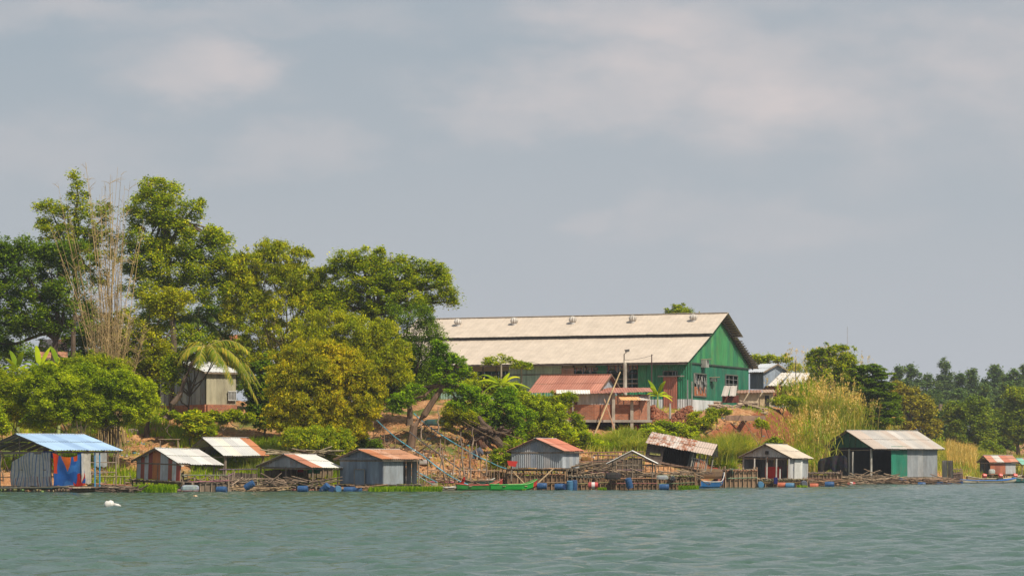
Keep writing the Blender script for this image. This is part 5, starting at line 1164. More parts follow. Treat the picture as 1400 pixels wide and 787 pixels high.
# boats
def boat(name, label, px0, px1, Y0, Y1, beam, h_, hullc, rimc, up0=.3, up1=.45, z=-.08, inner=(0.3, .2, .13), cat='boat', tipc=None):
    a = Vector((PX(px0, Y0), Y0, 0)); b = Vector((PX(px1, Y1), Y1, 0)); d = (b - a); L_ = d.length; d.normalize(); s = Vector((-d.y, d.x, 0))
    c = (a + b) / 2; root = empty(name, (c.x, c.y, 0), label, cat); n = 22
    mo, mi, mr = MB(hullc), MB(inner), MB(rimc); ro, ri = [], []
    rail = [[], []]
    for i in range(n + 1):
        f = i / n; w_ = beam / 2 * (math.sin(math.pi * min(max(f * .94 + .03, 0), 1)) ** .55); sh = up0 * max(0, 1 - f / .3) ** 2 + up1 * max(0, (f - .65) / .35) ** 2
        p = a + d * L_ * f; kz = z + sh * .75; tz = z + h_ + sh
        ro.append(mo.add([p + s * w_ + Vector((0, 0, tz)), p + s * w_ * .8 + Vector((0, 0, kz + h_ * .3)), p + s * w_ * .3 + Vector((0, 0, kz)), p - s * w_ * .3 + Vector((0, 0, kz)), p - s * w_ * .8 + Vector((0, 0, kz + h_ * .3)), p - s * w_ + Vector((0, 0, tz))]))
        wi = max(w_ - .04, .01)
        ri.append(mi.add([p + s * wi + Vector((0, 0, tz - .01)), p + s * wi * .7 + Vector((0, 0, kz + h_ * .35)), p - s * wi * .7 + Vector((0, 0, kz + h_ * .35)), p - s * wi + Vector((0, 0, tz - .01))]))
        rail[0].append(p + s * w_ + Vector((0, 0, tz + .015))); rail[1].append(p - s * w_ + Vector((0, 0, tz + .015)))
    for i in range(n):
        for j in range(5): mo.face((ro[i] + j, ro[i + 1] + j, ro[i + 1] + j + 1, ro[i] + j + 1), tipc if tipc and (i >= n - 2) else None)
        for j in range(3): mi.face((ri[i] + j, ri[i] + j + 1, ri[i + 1] + j + 1, ri[i + 1] + j))
    mo.face(tuple(ro[0] + j for j in range(6))); mo.face(tuple(ro[n] + 5 - j for j in range(6)))
    mr.tube(rail[0], .035, 5); mr.tube(rail[1], .035, 5)
    hu = mo.build('hull', M_PAINT, root, smooth=False); mi.build('inside', M_WOOD, root); sub(mr, 'rim', M_PAINT, hu, root)
    for f in (.25, .5, .72):
        p = a + d * L_ * f; m = MB((0.36, .25, .16)); m.plank(p - s * beam * .46 + Vector((0, 0, z + h_ * .8)), p + s * beam * .46 + Vector((0, 0, z + h_ * .8)), .22, .04); m.build('thwart', M_WOOD, root)
    return root
boat('wooden_boat', 'green long boat in front with its bow pointing right', 670, 733, 202, 203.5, 1.0, .42, (0.015, .30, .04), (0.05, .38, .06), .05, .38, tipc=(0.4, .03, .02))
boat('wooden_boat', 'darker green long boat with a red rim, behind and left of the bright one', 624, 686, 202.5, 204.2, .95, .4, (0.03, .20, .035), (0.42, .06, .04), .1, .42, tipc=(0.42, .04, .03))
boat('wooden_boat', 'dark green boat drawn up behind the two green boats', 634, 676, 205.5, 206, .9, .38, (0.02, .09, .07), (0.45, .42, .36), .1, .2, z=.2)
boat('skiff', 'small grey skiff with pale poles at the end of the grass mat', 600, 626, 202, 203, .8, .25, (0.25, .22, .18), (0.5, .48, .44), .05, .1)
boat('wooden_boat', 'blue boat with a white and red bow lying right of the grass tuft', 955, 988, 219, 223, 1.0, .5, (0.02, .12, .32), (0.6, .58, .55), .1, .7, tipc=(0.5, .06, .04), inner=(0.3, .12, .09))
boat('wooden_boat', 'long whitish boat with a blue inside near the right edge', 1314, 1388, 268, 272, 1.0, .28, (0.42, .38, .31), (0.03, .16, .5), .1, .22, inner=(0.03, .15, .42))
boat('wooden_boat', 'slim dark boat behind the whitish one at the right edge', 1322, 1396, 278, 281, .9, .4, (0.26, .19, .13), (0.5, .42, .3), .25, .3)
boat('wooden_boat', 'teal boat cut by the right edge of the picture', 1384, 1425, 275, 276, 1.0, .4, (0.05, .17, .16), (0.2, .3, .28), .2, .3)
def engine(px, py, Y, lb):
    rt = empty('boat_engine', PT(px, py + 4, Y), lb, 'engine', 'small red engines on the far boats'); p = PT(px, py, Y)
    m = MB((0.55, .05, .03)); m.tube([p + Vector((-.22, 0, 0)), p + Vector((-.12, 0, .02)), p + Vector((.2, 0, 0))], [.14, .24, .18], 8); m.build('fuel_tank', M_PLAST, rt)
    m = MB((0.06, .06, .06)); m.box(p - Vector((0, 0, .3)), (.45, .3, .3)); m.bar(p - Vector((0, 0, .25)), p + Vector((-1.0, 0, -.75)), .04); m.build('engine_block', M_PAINT, rt)
for px, lb in ((1346, 'red engine on the dark boat, left one of the red engines'), (1368, 'red engine on the dark boat, in front of the rusty hut wall'), (1388, 'red engine by the far shelter, rightmost of the red engines')): engine(px, 650, 279, lb)
m = MB((0.5, .04, .03)); p = PT(701, 636, 204.5); m.hexa([p + Vector((-.3, -.2, 0)), p + Vector((.2, -.2, -.1)), p + Vector((.2, .2, -.1)), p + Vector((-.3, .2, 0))], [p + Vector((-.4, -.22, .35)), p + Vector((.35, -.22, .3)), p + Vector((.35, .22, .3)), p + Vector((-.4, .22, .35))])
m.bar(p + Vector((-.1, 0, .0)), p + Vector((-.1, 0, -1.1)), .05, c=WD); tag(m.build('red_crate', M_PLAST, loc=p + Vector((0, 0, -1.1))), 'red crate on a stake at the left corner of the raised tin hut', 'crate')
m = MB((0.5, .04, .03)); p = PT(631, 660, 202.8); m.tube([p + Vector((-.15, 0, -.35)), p + Vector((0, 0, -.1)), p + Vector((.15, 0, .25)), p + Vector((.2, 0, .45))], [.12, .17, .12, .04], 7); tag(m.build('red_bag', M_CLOTH, loc=p), 'small red bag at the stern of the darker green boat', 'bag')
m = MB((0.02, .025, .2)); m.plank(PT(1060.5, 661, 228.6), PT(1060.5, 652, 228.6), .28, .3, (0.04, .05, .22)); tag(m.build('dark_cloth', M_CLOTH, loc=PT(1060.5, 661, 228.6)), 'dark blue striped panel hanging on the gabled boathouse float', 'panel')

# white float in the open water
m = MB((0.66, .65, .62)); p = PT(150, 692, 128); p.z = .05; n = 12
prof = [(-.24, .02), (-.22, .12), (-.12, .19), (-.02, .15), (.06, .18), (.16, .12), (.2, .03)]
m.tube([p + Vector((a, 0, .05 + .03 * math.sin(a * 9))) for a, r_ in prof], [r_ for a, r_ in prof], 12); m.tube([p + Vector((.2, 0, .02)), p + Vector((.38, 0, .0)), p + Vector((.5, 0, -.03))], [.09, .07, .02], 8)
tag(m.build('white_float', M_PLAST, loc=p, smooth=True), 'white lump of foam floating alone in the open water', 'float')
m = MB((0.6, .38, .2)); p = PT(267, 678, 165); p.z = .02; m.tube([p + Vector((-.12, 0, 0)), p, p + Vector((.12, 0, 0))], [.02, .06, .02], 6); tag(m.build('bottle', M_PLAST, loc=p), 'tiny orange bottle floating below the patchwork hut', 'bottle')

# blue pipes running down the bank, on stakes
def pipe(label, pts, r_=.036, c=(0.09, .34, .46), stakes=True):
    P = [PT(x, y, Y) for x, y, Y in pts]; m = MB(c); root = empty('water_pipe', P[-1], label, 'pipe')
    q = []
    for a, b in zip(P, P[1:]): q += [a.lerp(b, i / 5) + Vector((0, 0, -.05 * math.sin(math.pi * i / 5))) for i in range(5)]
    m.tube(q + [P[-1]], r_, 6, None)
    for i, k in enumerate(m.c):
        if (i // 12) % 3 == 0: m.c[i] = tuple(x * 1.5 for x in c)
    m.build('pipe', M_PLAST, root)
    if stakes:
        m = MB(BC)
        for p in q[1::2]:
            g = gz(p.x, p.y)
            if p.z > g: m.bar((p.x, p.y + .05, g - .3), (p.x + R.uniform(-.05, .05), p.y + .05, p.z + R.uniform(0, .35)), .035)
        m.build('stakes', M_WOOD, root)
pipe('upper left blue pipe running down to the left edge of the green boats', [(503, 562, 216), (540, 597, 210), (578, 622, 206), (612, 648, 203.5), (640, 662, 202.9)])
pipe('middle blue pipe running from the leaning tree down to the raised tin hut', [(566, 565, 220), (590, 585, 216), (636, 614, 211), (672, 632, 207.5), (692, 640, 205.8)])
pipe('lower pair of blue pipe lines passing behind the tin hut with the door, upper one', [(463, 607, 209), (500, 628, 206), (550, 632, 203.5), (598, 659, 201.6)], .034, (0.10, .30, .38))
pipe('lower pair of blue pipe lines passing behind the tin hut with the door, lower one', [(540, 632, 205), (565, 645, 203), (592, 662, 201.3)], .03, (0.26, .36, .38))
pipe('short blue pipe piece lying on the dirt under the palm trunk', [(200, 577, YG(200, 578)), (219, 580, YG(219, 581))], .13, (0.06, .33, .45), False)
pipe('thin dark hose running down the dirt slope beside the pipes', [(560, 590, 213), (600, 620, 208), (640, 648, 204.5)], .04, (0.08, .08, .09), False)
# tall stakes in front of the slope
for i, (px, pb, pt_, dx) in enumerate(((609, 656, 612, -4), (635, 650, 590, -5), (638, 655, 612, 4), (643, 656, 617, 0), (619, 655, 622, 3), (645, 625, 583, 2), (602, 650, 600, 0), (599, 590, 556, 0), (576, 600, 575, 0), (628, 652, 630, 2), (652, 628, 605, -1), (665, 650, 620, 1))):
    Y = 204.5 if pb > 640 else 212; m = MB((0.26, .19, .14)); P_ = limb_pts(PT(px, pb, Y), PT(px + dx, pt_, Y + .4), .12, 5); m.tube(P_, [.07, .065, .06, .05, .04, .025], 5)
    tag(m.build('wooden_stake', M_WOOD, loc=PT(px, pb, Y)), 'crooked wooden stake standing on the dirt slope behind the green boats', 'stake', 'crooked stakes on the dirt slope')
# small tables
def table(px, py, Y, lb, w_=1.5):
    p = PT(px, py, Y); g = gz(p.x, p.y); rt = empty('wooden_table', (p.x, p.y, g), lb, 'table'); m = MB((0.33, .24, .17)); 
    for k in range(4): m.plank(p + Vector((-w_ / 2, .15 * k, 0)), p + Vector((w_ / 2, .15 * k, 0)), .13, .05)
    m.build('table_top', M_WOOD, rt)
    for sx in (-1, 1):
        for yy in (0, .45): m = MB((0.28, .2, .14)); m.bar((p.x + sx * w_ * .42, p.y + yy, min(g, p.z - .3) - .1), (p.x + sx * w_ * .42, p.y + yy, p.z), .04); m.build('leg', M_WOOD, rt)
table(231, 600, 207, 'low plank table on the dirt slope above the patchwork hut'); table(153, 573.5, 206, 'small plank table among the left bushes', 1.0)
sticks('fallen_branch', 'fallen branches and planks on the cut bank left of the pipes', 'branches', 500, 560, 209, 214, 3.6, 5.2, 20, (0.2, .13, .09), 1, 2.4, .3, r_=.06, gr=True)

# litter and stones scattered over the bare slopes (nobody could count them)
m = MB(); cc = [(0.6, .58, .55), (0.5, .33, .2), (0.16, .11, .08), (0.35, .24, .16), (0.12, .28, .36), (0.45, .40, .34)]
zones = [((110, 260), (203, 216), 700), ((480, 700), (203, 218), 2200), ((930, 1075), (236, 264), 1200), ((740, 900), (213, 226), 500)]
for (a, b), (y0, y1), n in zones:
    for i in range(n):
        Y = R.uniform(y0, y1); x = PX(R.uniform(a, b), Y); z = gz(x, Y)
        if z < .1: continue
        s = R.uniform(.03, .12) * (1 if R.random() < .9 else 2); m.box((x, Y, z + s * .3), (s * R.uniform(.8, 2.6), s * 1.3, s * .8), R.uniform(0, 3.1), R.choice(cc) if R.random() < .25 else (0.34, .20, .11))
tag(m.build('bank_litter', M_EARTH), 'scattered stones and litter on the bare dirt slopes', 'litter', kind='stuff')

# ------------------------------------------------------------------ vegetation
DB = (0.13, .095, .07)
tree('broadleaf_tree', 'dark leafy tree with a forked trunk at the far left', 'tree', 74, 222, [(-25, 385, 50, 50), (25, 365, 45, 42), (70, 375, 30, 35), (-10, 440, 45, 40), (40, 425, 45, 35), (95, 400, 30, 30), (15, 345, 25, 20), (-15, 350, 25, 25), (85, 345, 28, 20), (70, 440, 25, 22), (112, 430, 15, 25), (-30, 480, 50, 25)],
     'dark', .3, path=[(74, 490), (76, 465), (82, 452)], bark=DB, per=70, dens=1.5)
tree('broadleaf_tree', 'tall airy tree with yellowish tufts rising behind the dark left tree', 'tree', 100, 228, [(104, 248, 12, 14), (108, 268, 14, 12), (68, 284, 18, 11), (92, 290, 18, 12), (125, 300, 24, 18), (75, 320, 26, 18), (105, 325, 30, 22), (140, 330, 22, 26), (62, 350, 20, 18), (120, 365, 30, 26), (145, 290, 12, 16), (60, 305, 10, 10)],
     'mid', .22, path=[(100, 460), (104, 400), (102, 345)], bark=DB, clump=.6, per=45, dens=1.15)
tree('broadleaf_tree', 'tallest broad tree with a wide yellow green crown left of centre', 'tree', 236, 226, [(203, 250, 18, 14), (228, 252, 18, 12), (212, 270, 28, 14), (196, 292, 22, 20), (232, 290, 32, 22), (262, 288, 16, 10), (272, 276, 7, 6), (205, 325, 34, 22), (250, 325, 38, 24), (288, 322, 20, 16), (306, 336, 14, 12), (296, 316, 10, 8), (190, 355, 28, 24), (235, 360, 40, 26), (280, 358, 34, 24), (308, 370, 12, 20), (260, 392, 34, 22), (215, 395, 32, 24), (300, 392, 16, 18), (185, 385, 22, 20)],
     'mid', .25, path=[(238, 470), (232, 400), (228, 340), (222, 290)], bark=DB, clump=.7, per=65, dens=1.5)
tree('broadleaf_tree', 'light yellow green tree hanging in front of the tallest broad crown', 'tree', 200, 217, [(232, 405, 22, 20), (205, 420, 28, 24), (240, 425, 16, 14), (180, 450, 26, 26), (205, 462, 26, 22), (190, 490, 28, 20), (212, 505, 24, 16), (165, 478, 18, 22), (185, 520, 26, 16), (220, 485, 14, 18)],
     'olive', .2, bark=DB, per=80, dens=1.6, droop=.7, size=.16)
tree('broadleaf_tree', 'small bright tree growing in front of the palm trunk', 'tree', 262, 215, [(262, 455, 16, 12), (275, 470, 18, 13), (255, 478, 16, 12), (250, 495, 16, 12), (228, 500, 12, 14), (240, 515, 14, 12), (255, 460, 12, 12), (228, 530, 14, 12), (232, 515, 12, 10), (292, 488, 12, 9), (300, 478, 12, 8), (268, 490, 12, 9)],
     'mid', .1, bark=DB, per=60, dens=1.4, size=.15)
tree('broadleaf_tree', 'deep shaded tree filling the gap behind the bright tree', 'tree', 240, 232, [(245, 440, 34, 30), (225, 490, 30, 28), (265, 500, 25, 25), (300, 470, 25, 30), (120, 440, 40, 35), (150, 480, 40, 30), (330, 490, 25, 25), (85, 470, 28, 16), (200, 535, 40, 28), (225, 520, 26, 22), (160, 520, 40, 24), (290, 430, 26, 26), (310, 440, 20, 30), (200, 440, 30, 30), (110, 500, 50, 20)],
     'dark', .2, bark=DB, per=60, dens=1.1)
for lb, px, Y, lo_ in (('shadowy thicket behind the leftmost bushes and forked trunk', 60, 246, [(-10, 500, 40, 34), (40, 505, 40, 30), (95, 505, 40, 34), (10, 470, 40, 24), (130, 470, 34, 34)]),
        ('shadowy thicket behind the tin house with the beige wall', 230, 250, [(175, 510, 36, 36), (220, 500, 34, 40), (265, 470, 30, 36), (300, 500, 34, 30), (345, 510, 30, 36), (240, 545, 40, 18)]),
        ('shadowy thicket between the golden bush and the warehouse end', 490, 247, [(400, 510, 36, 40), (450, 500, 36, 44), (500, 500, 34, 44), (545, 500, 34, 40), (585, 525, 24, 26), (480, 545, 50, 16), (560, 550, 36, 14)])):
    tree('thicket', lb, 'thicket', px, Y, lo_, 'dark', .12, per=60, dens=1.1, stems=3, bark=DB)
# dead bamboo culms
def culms(name, label, bpx, Y, tops, c, n, r_=.05, spread=14, twigs=10, leaf=None, lsize=.2, lper=50, cat='bamboo', twl=1.0):
    bx = PX(bpx, Y); bz = gz(bx, Y); root = empty(name, (bx, Y, bz), label, cat)
    m = MB(c); tips = []
    for i in range(n):
        tx, ty = R.choice(tops); tx += R.gauss(0, 5); ty += R.uniform(-4, 40) * R.random()
        b = Vector((bx + R.uniform(-1, 1) * spread * Y / FPX, Y + R.uniform(-.9, .9), bz - .2)); t = PT(tx, ty, Y + R.uniform(-1.6, 1.6))
        k = 9; P_ = []; bow = R.uniform(-.5, .5)
        for j in range(k + 1):
            f = j / k; x = b.x + (t.x - b.x) * f ** 1.35 + bow * math.sin(3.14 * f) * .7 + R.uniform(-.03, .03); P_.append(Vector((x, b.y + (t.y - b.y) * f ** 1.4, b.z + (t.z - b.z) * f)))
        v = R.uniform(.55, 1.35); cc = tuple(a * v for a in c)
        m.tube(P_, [r_ * (1 - .8 * j / k) for j in range(k + 1)], 5, cc)
        for j in range(twigs):
            f = R.uniform(.3, 1); a = P_[min(int(f * k), k - 1)]; e = a.lerp(P_[min(int(f * k) + 1, k)], R.random()); an = R.uniform(0, 6.28); ln = R.uniform(.4, 1.6) * twl
            q = e + Vector((math.cos(an), math.sin(an) * .6, R.uniform(.1, .9))) * ln * .7; m.tube([e, e.lerp(q, .5) + Vector((0, 0, .08)), q], [.018, .013, .006], 4, cc); tips.append(q)
            if R.random() < .5: q2 = e.lerp(q, .6) + Vector((R.uniform(-.4, .4), R.uniform(-.3, .3), R.uniform(.0, .4))); m.tube([e.lerp(q, .6), q2], [.01, .005], 3, cc)
    m.build('culms', M_WOOD, root)
    return root
culms('dead_bamboo', 'tall clump of dead bare brown bamboo stems towering over the left trees', 150, 214, [(120, 222), (142, 242), (150, 238), (163, 228), (176, 246), (172, 262), (85, 250), (98, 290), (130, 270), (70, 300), (165, 300), (195, 300), (150, 320)], (0.42, .30, .14), 46, .044, 12, 9)
culms('dead_bamboo', 'tangle of dead brown stalks low in front of the bare bamboo clump', 155, 213, [(120, 380), (135, 400), (160, 390), (185, 400), (178, 430), (110, 420), (150, 430), (200, 430)], (0.38, .27, .13), 50, .034, 20, 11)
B = lambda *a, **k: tree(*a, **{**dict(asp=.28, up=.2, droop=.9, bark=(0.30, .24, .10), stems=5, ydepth=.9, spray=4, reach=1.05), **k})
B('bamboo_clump', 'tall yellow green bamboo with thin wispy tops between the two big crowns', 'bamboo', 372, 227, [(372, 338, 22, 10), (350, 352, 20, 14), (385, 355, 24, 18), (412, 348, 13, 11), (325, 360, 15, 15), (332, 385, 20, 20), (362, 385, 30, 24), (400, 380, 28, 24), (345, 418, 30, 24), (385, 420, 34, 26), (420, 405, 24, 26), (350, 455, 30, 22), (395, 455, 32, 24), (430, 440, 24, 24), (320, 430, 18, 22), (352, 488, 22, 18), (380, 490, 26, 20), (330, 395, 12, 12), (316, 398, 20, 24), (440, 392, 22, 22), (445, 372, 12, 10), (325, 375, 14, 12), (438, 415, 20, 20)],
  'bamboo', .25, clump=.65, per=60, size=.2, dens=1.25)
tree('broadleaf_tree', 'big light green round topped tree left of the warehouse roof', 'tree', 500, 226, [(465, 362, 18, 14), (488, 352, 16, 9), (508, 348, 18, 12), (500, 372, 26, 16), (535, 358, 20, 11), (545, 380, 34, 20), (574, 368, 24, 14), (598, 372, 16, 10), (596, 392, 20, 14), (611, 404, 11, 10), (618, 412, 6, 6), (510, 400, 34, 22), (555, 408, 32, 18), (470, 395, 26, 22), (450, 410, 20, 18), (480, 425, 28, 20), (580, 418, 18, 12), (525, 432, 24, 14), (605, 380, 9, 7)],
     'mid', .32, path=[(505, 540), (500, 480), (512, 430), (520, 400)], bark=DB, clump=.62, per=70, dens=1.7, size=.15)
tree('broadleaf_tree', 'dark feathery drooping tree under the big light green crown', 'tree', 560, 221, [(560, 430, 32, 18), (580, 455, 24, 20), (545, 465, 30, 24), (575, 485, 28, 18), (590, 505, 18, 14), (550, 505, 26, 18), (540, 530, 30, 18), (575, 525, 18, 14), (512, 460, 20, 18), (515, 540, 22, 20), (593, 475, 12, 8)],
     'dark', .26, bark=DB, per=80, dens=1.7, droop=1.0, size=.15, asp=.35)
B('bamboo_clump', 'yellowish bamboo leaning over the middle of the left grove', 'bamboo', 470, 218, [(450, 440, 28, 20), (482, 450, 30, 20), (500, 470, 26, 18), (455, 475, 30, 20), (520, 448, 18, 14), (530, 490, 26, 16), (548, 475, 14, 12), (425, 465, 22, 18), (500, 495, 28, 16), (540, 512, 18, 12)],
  'olive', .2, clump=.6, per=70, size=.17, dens=1.6)
B('golden_bamboo', 'large golden yellow feathery bamboo bush in front of the left grove', 'bamboo', 440, 208, [(415, 485, 26, 16), (440, 480, 24, 14), (470, 490, 28, 16), (400, 508, 28, 20), (440, 510, 40, 26), (482, 512, 32, 20), (505, 528, 20, 14), (395, 540, 26, 24), (430, 548, 40, 28), (475, 548, 38, 26), (505, 552, 18, 14), (410, 575, 30, 20), (450, 585, 36, 22), (480, 580, 22, 18), (520, 535, 8, 6), (385, 565, 20, 20), (440, 605, 40, 14)],
  'gold', .18, clump=.5, per=95, size=.17, dens=1.9, stems=8)
B('bamboo_clump', 'dark green lower skirt of bamboo under the golden bush', 'bamboo', 440, 205.6, [(432, 602, 30, 18), (455, 605, 22, 18), (410, 598, 22, 14), (470, 600, 12, 14)], 'mid', .1, clump=.45, per=80, size=.15, dens=1.6)
tree('glossy_bush', 'dark glossy bush right of the beige tin house', 'bush', 362, 216, [(358, 505, 16, 14), (365, 525, 20, 18), (350, 535, 14, 14), (372, 550, 22, 20), (350, 558, 16, 14), (385, 570, 18, 16), (362, 575, 22, 10), (340, 520, 8, 8)], 'dark', .1, bark=DB, per=70, dens=1.6, clump=.45, size=.17, asp=.6)
# bushes at the left front
for lb, bpx, Y, lobes, lf in (('round bright green bush at the left edge above the blue roof', 20, 206, [(-15, 530, 32, 24), (18, 528, 28, 22), (-5, 560, 30, 22), (25, 560, 28, 18), (5, 545, 25, 22)], 'mid'),
        ('wide feathery green bush above the ridge of the blue roof', 75, 205, [(55, 530, 28, 22), (88, 528, 30, 22), (70, 552, 34, 22), (98, 560, 24, 18), (55, 572, 22, 12), (60, 510, 16, 12)], 'lime2'),
        ('dense green bush between the blue roof and the dirt slope', 150, 206, [(118, 525, 28, 22), (148, 530, 26, 22), (172, 525, 24, 18), (195, 540, 18, 20), (130, 555, 30, 20), (165, 560, 30, 18), (190, 565, 16, 14), (110, 510, 20, 14), (140, 575, 20, 8)], 'lime2'),
        ('low lime bush behind the banana leaves at the left', 110, 212, [(105, 500, 24, 14), (130, 498, 22, 14), (155, 505, 20, 16), (85, 508, 18, 12)], 'mid')):
    tree('leafy_bush', lb, 'bush', bpx, Y, lobes, {'lime2': 'fresh'}.get(lf, lf) if 'fresh' in LM else ('olive' if lf == 'lime2' else lf), .09, bark=DB, per=95, dens=2.0, clump=.48, size=.14, asp=.4, stems=4, droop=.3, spray=4)
tree('leafy_bush', 'small bright lime shrub at the left edge under the round bush', 'bush', 5, 203.5, [(2, 585, 12, 14), (-10, 570, 18, 12)], 'lime', .06, per=60, clump=.4, size=.14)
# leaning tree on the bank
tree('leaning_tree', 'gnarled leaning tree with bright green tufts at the end of the warehouse roof', 'tree', 560, 214, [(602, 482, 11, 12), (596, 500, 12, 10), (615, 495, 14, 8), (628, 490, 10, 6), (608, 515, 15, 10), (622, 530, 15, 9), (600, 470, 8, 9), (552, 545, 15, 11), (570, 532, 10, 8), (540, 555, 12, 10), (640, 535, 14, 9), (655, 548, 15, 9), (632, 505, 10, 7), (626, 552, 14, 8)],
     'bright', .30, path=[(566, 582), (580, 567), (592, 548), (603, 532), (611, 521)], bark=(0.17, .11, .075), per=60, dens=1.6, clump=.4, size=.17, asp=.32)
# green bushes in the middle
for lb, bpx, Y, lobes, lf, ph in (('dense bright green bush above the fallen trunk', 680, 221, [(662, 568, 20, 16), (688, 562, 24, 18), (712, 572, 20, 16), (670, 588, 20, 12), (700, 592, 20, 12), (690, 545, 18, 12), (640, 560, 12, 12)], 'bright', None),
        ('yellow green bush left of the brick house', 745, 225, [(730, 560, 22, 16), (755, 568, 20, 16), (740, 585, 28, 16), (768, 590, 20, 12), (720, 545, 14, 12), (735, 602, 26, 10)], 'lime', None),
        ('lime shrub behind the raised tin hut roof', 790, 228, [(775, 600, 16, 10), (795, 602, 16, 9), (810, 608, 14, 7), (760, 606, 14, 8)], 'lime', None),
        ('small tree with a bent trunk before the brick house wall', 756, 231, [(752, 550, 14, 10), (772, 545, 13, 8), (742, 560, 12, 10), (762, 562, 12, 8), (788, 570, 8, 8), (792, 585, 8, 8)], 'mid', [(745, 590), (735, 575), (748, 562), (758, 552)]),
        ('round lime bush at the left wall of the raised tin hut', 690, 211, [(688, 625, 14, 12), (700, 612, 12, 9), (680, 632, 10, 8)], 'lime', None),
        ('pale dry bush under the leaning tree', 625, 219, [(622, 562, 16, 12), (640, 572, 14, 10), (612, 574, 12, 8), (650, 580, 10, 8)], 'olive', None),
        ('olive bush behind the papaya trees', 668, 236, [(655, 532, 14, 12), (676, 530, 16, 12), (700, 535, 16, 12), (645, 520, 10, 10)], 'mid', None),
        ('green creeper covered shrub under the loose brick heap', 905, 240, [(890, 588, 14, 8), (908, 585, 14, 9), (925, 590, 14, 9), (940, 600, 12, 8), (898, 598, 14, 7)], 'mid', None),
        ('scrubby green bush on the slope below the grey posts', 958, 248, [(950, 572, 9, 8), (962, 580, 9, 9), (972, 572, 8, 6), (955, 592, 9, 8), (945, 585, 8, 8)], 'mid', None),
        ('small green bush hanging on the red cliff', 1042, 254, [(1041, 578, 6, 5), (1046, 582, 4, 4)], 'mid', None),
        ('deep green thicket between the grey shed and the layered dark tree', 1165, 312, [(1150, 525, 20, 16), (1172, 530, 20, 18), (1195, 545, 22, 18), (1160, 548, 22, 16), (1215, 560, 18, 18), (1185, 568, 22, 14), (1130, 530, 16, 14)], 'dark', None),
        ('low dark bush at the right end of the cliff top', 1070, 285, [(1062, 549, 9, 5), (1075, 546, 10, 6), (1088, 548, 8, 5)], 'mid', None),
        ('leafy green vine mound left of the pipes', 492, 209, [(478, 600, 10, 10), (492, 604, 12, 10), (508, 609, 12, 7), (485, 612, 10, 6)], 'dark', None),
        ('broad leaved green shrub below the palm trunk', 264, 213, [(262, 575, 12, 9), (278, 578, 12, 8), (270, 588, 14, 6), (285, 586, 8, 6)], 'fresh2', None)):
    tree('leafy_bush', lb, 'bush', bpx, Y, lobes, 'mid' if lf == 'fresh2' else lf, .1 if not ph else .13, bark=DB, per=85, dens=1.9, clump=.42, size=.15 if lf != 'fresh2' else .24, asp=.42, stems=3 if not ph else 1, path=ph)
for lb, px, Y, lo_, lf in (('low green shrub hugging the brick base of the tin house, left part', 245, 214, [(232, 566, 10, 6), (248, 570, 12, 6), (262, 566, 9, 5)], 'fresh'), ('low green shrub hugging the brick base of the tin house, right part', 305, 214, [(292, 568, 10, 6), (308, 571, 12, 6), (322, 568, 9, 6), (338, 572, 10, 6)], 'mid')):
    tree('leafy_bush', lb, 'bush', px, Y, lo_, lf, .05, bark=DB, per=70, dens=1.8, clump=.38, size=.17, asp=.45, stems=2)
# fallen dead trunk with roots under the bushes
m = MB((0.11, .075, .055)); c = PT(665, 600, 217)
for i in range(16):
    m.tube(limb_pts(PT(R.uniform(655, 690), R.uniform(585, 605), 217), PT(R.uniform(630, 705), R.uniform(580, 628), 216 + R.uniform(-1, 1)), .25, 5), [.2, .16, .13, .1, .07, .04], 6)
m.tube(limb_pts(PT(700, 625, 214), PT(655, 570, 218), .15, 6), [.4, .36, .3, .28, .24, .2, .15], 8)
tag(m.build('dead_tree', M_WOOD, loc=c), 'dark twisted fallen trunk with roots on the dirt slope', 'trunk')
# background trees
tree('round_tree', 'lone round treetop peeking over the warehouse ridge', 'tree', 928, 345, [(920, 428, 9, 10), (930, 425, 9, 9), (936, 431, 8, 9), (926, 434, 12, 7)], 'mid', .25, per=70, dens=2, clump=.6, size=.22)
tree('scrub_tree', 'low trees behind the grey shed right of the warehouse', 'tree', 1050, 340, [(1035, 492, 12, 4), (1050, 491, 12, 5), (1068, 490, 10, 6), (1085, 502, 8, 4)], 'mid', .2, per=50, dens=2, clump=.6, size=.22)
tree('broadleaf_tree', 'mid green tree with bare twigs beside the far radio mast', 'tree', 1136, 300, [(1112, 488, 11, 9), (1128, 480, 12, 9), (1150, 482, 14, 10), (1163, 490, 9, 7), (1130, 496, 14, 10), (1152, 500, 14, 9), (1140, 512, 20, 10), (1110, 500, 8, 8)], 'mid', .28, per=55, dens=1.5, clump=.55, size=.19, bark=(0.24, .18, .14))
tree('layered_tree', 'dark layered tree arching over the right side of the reed bank', 'tree', 1190, 300, [(1170, 506, 20, 7), (1192, 504, 18, 6), (1205, 512, 18, 5), (1180, 518, 24, 6), (1160, 522, 16, 6), (1205, 526, 18, 5), (1190, 534, 24, 6), (1172, 540, 20, 6), (1212, 542, 16, 5), (1198, 552, 22, 6), (1180, 562, 18, 6), (1214, 564, 14, 5), (1200, 575, 20, 6), (1225, 576, 10, 4), (1190, 585, 16, 5)],
     'dark', .25, per=70, dens=1.9, clump=.5, size=.17, flat=.3, bark=DB)
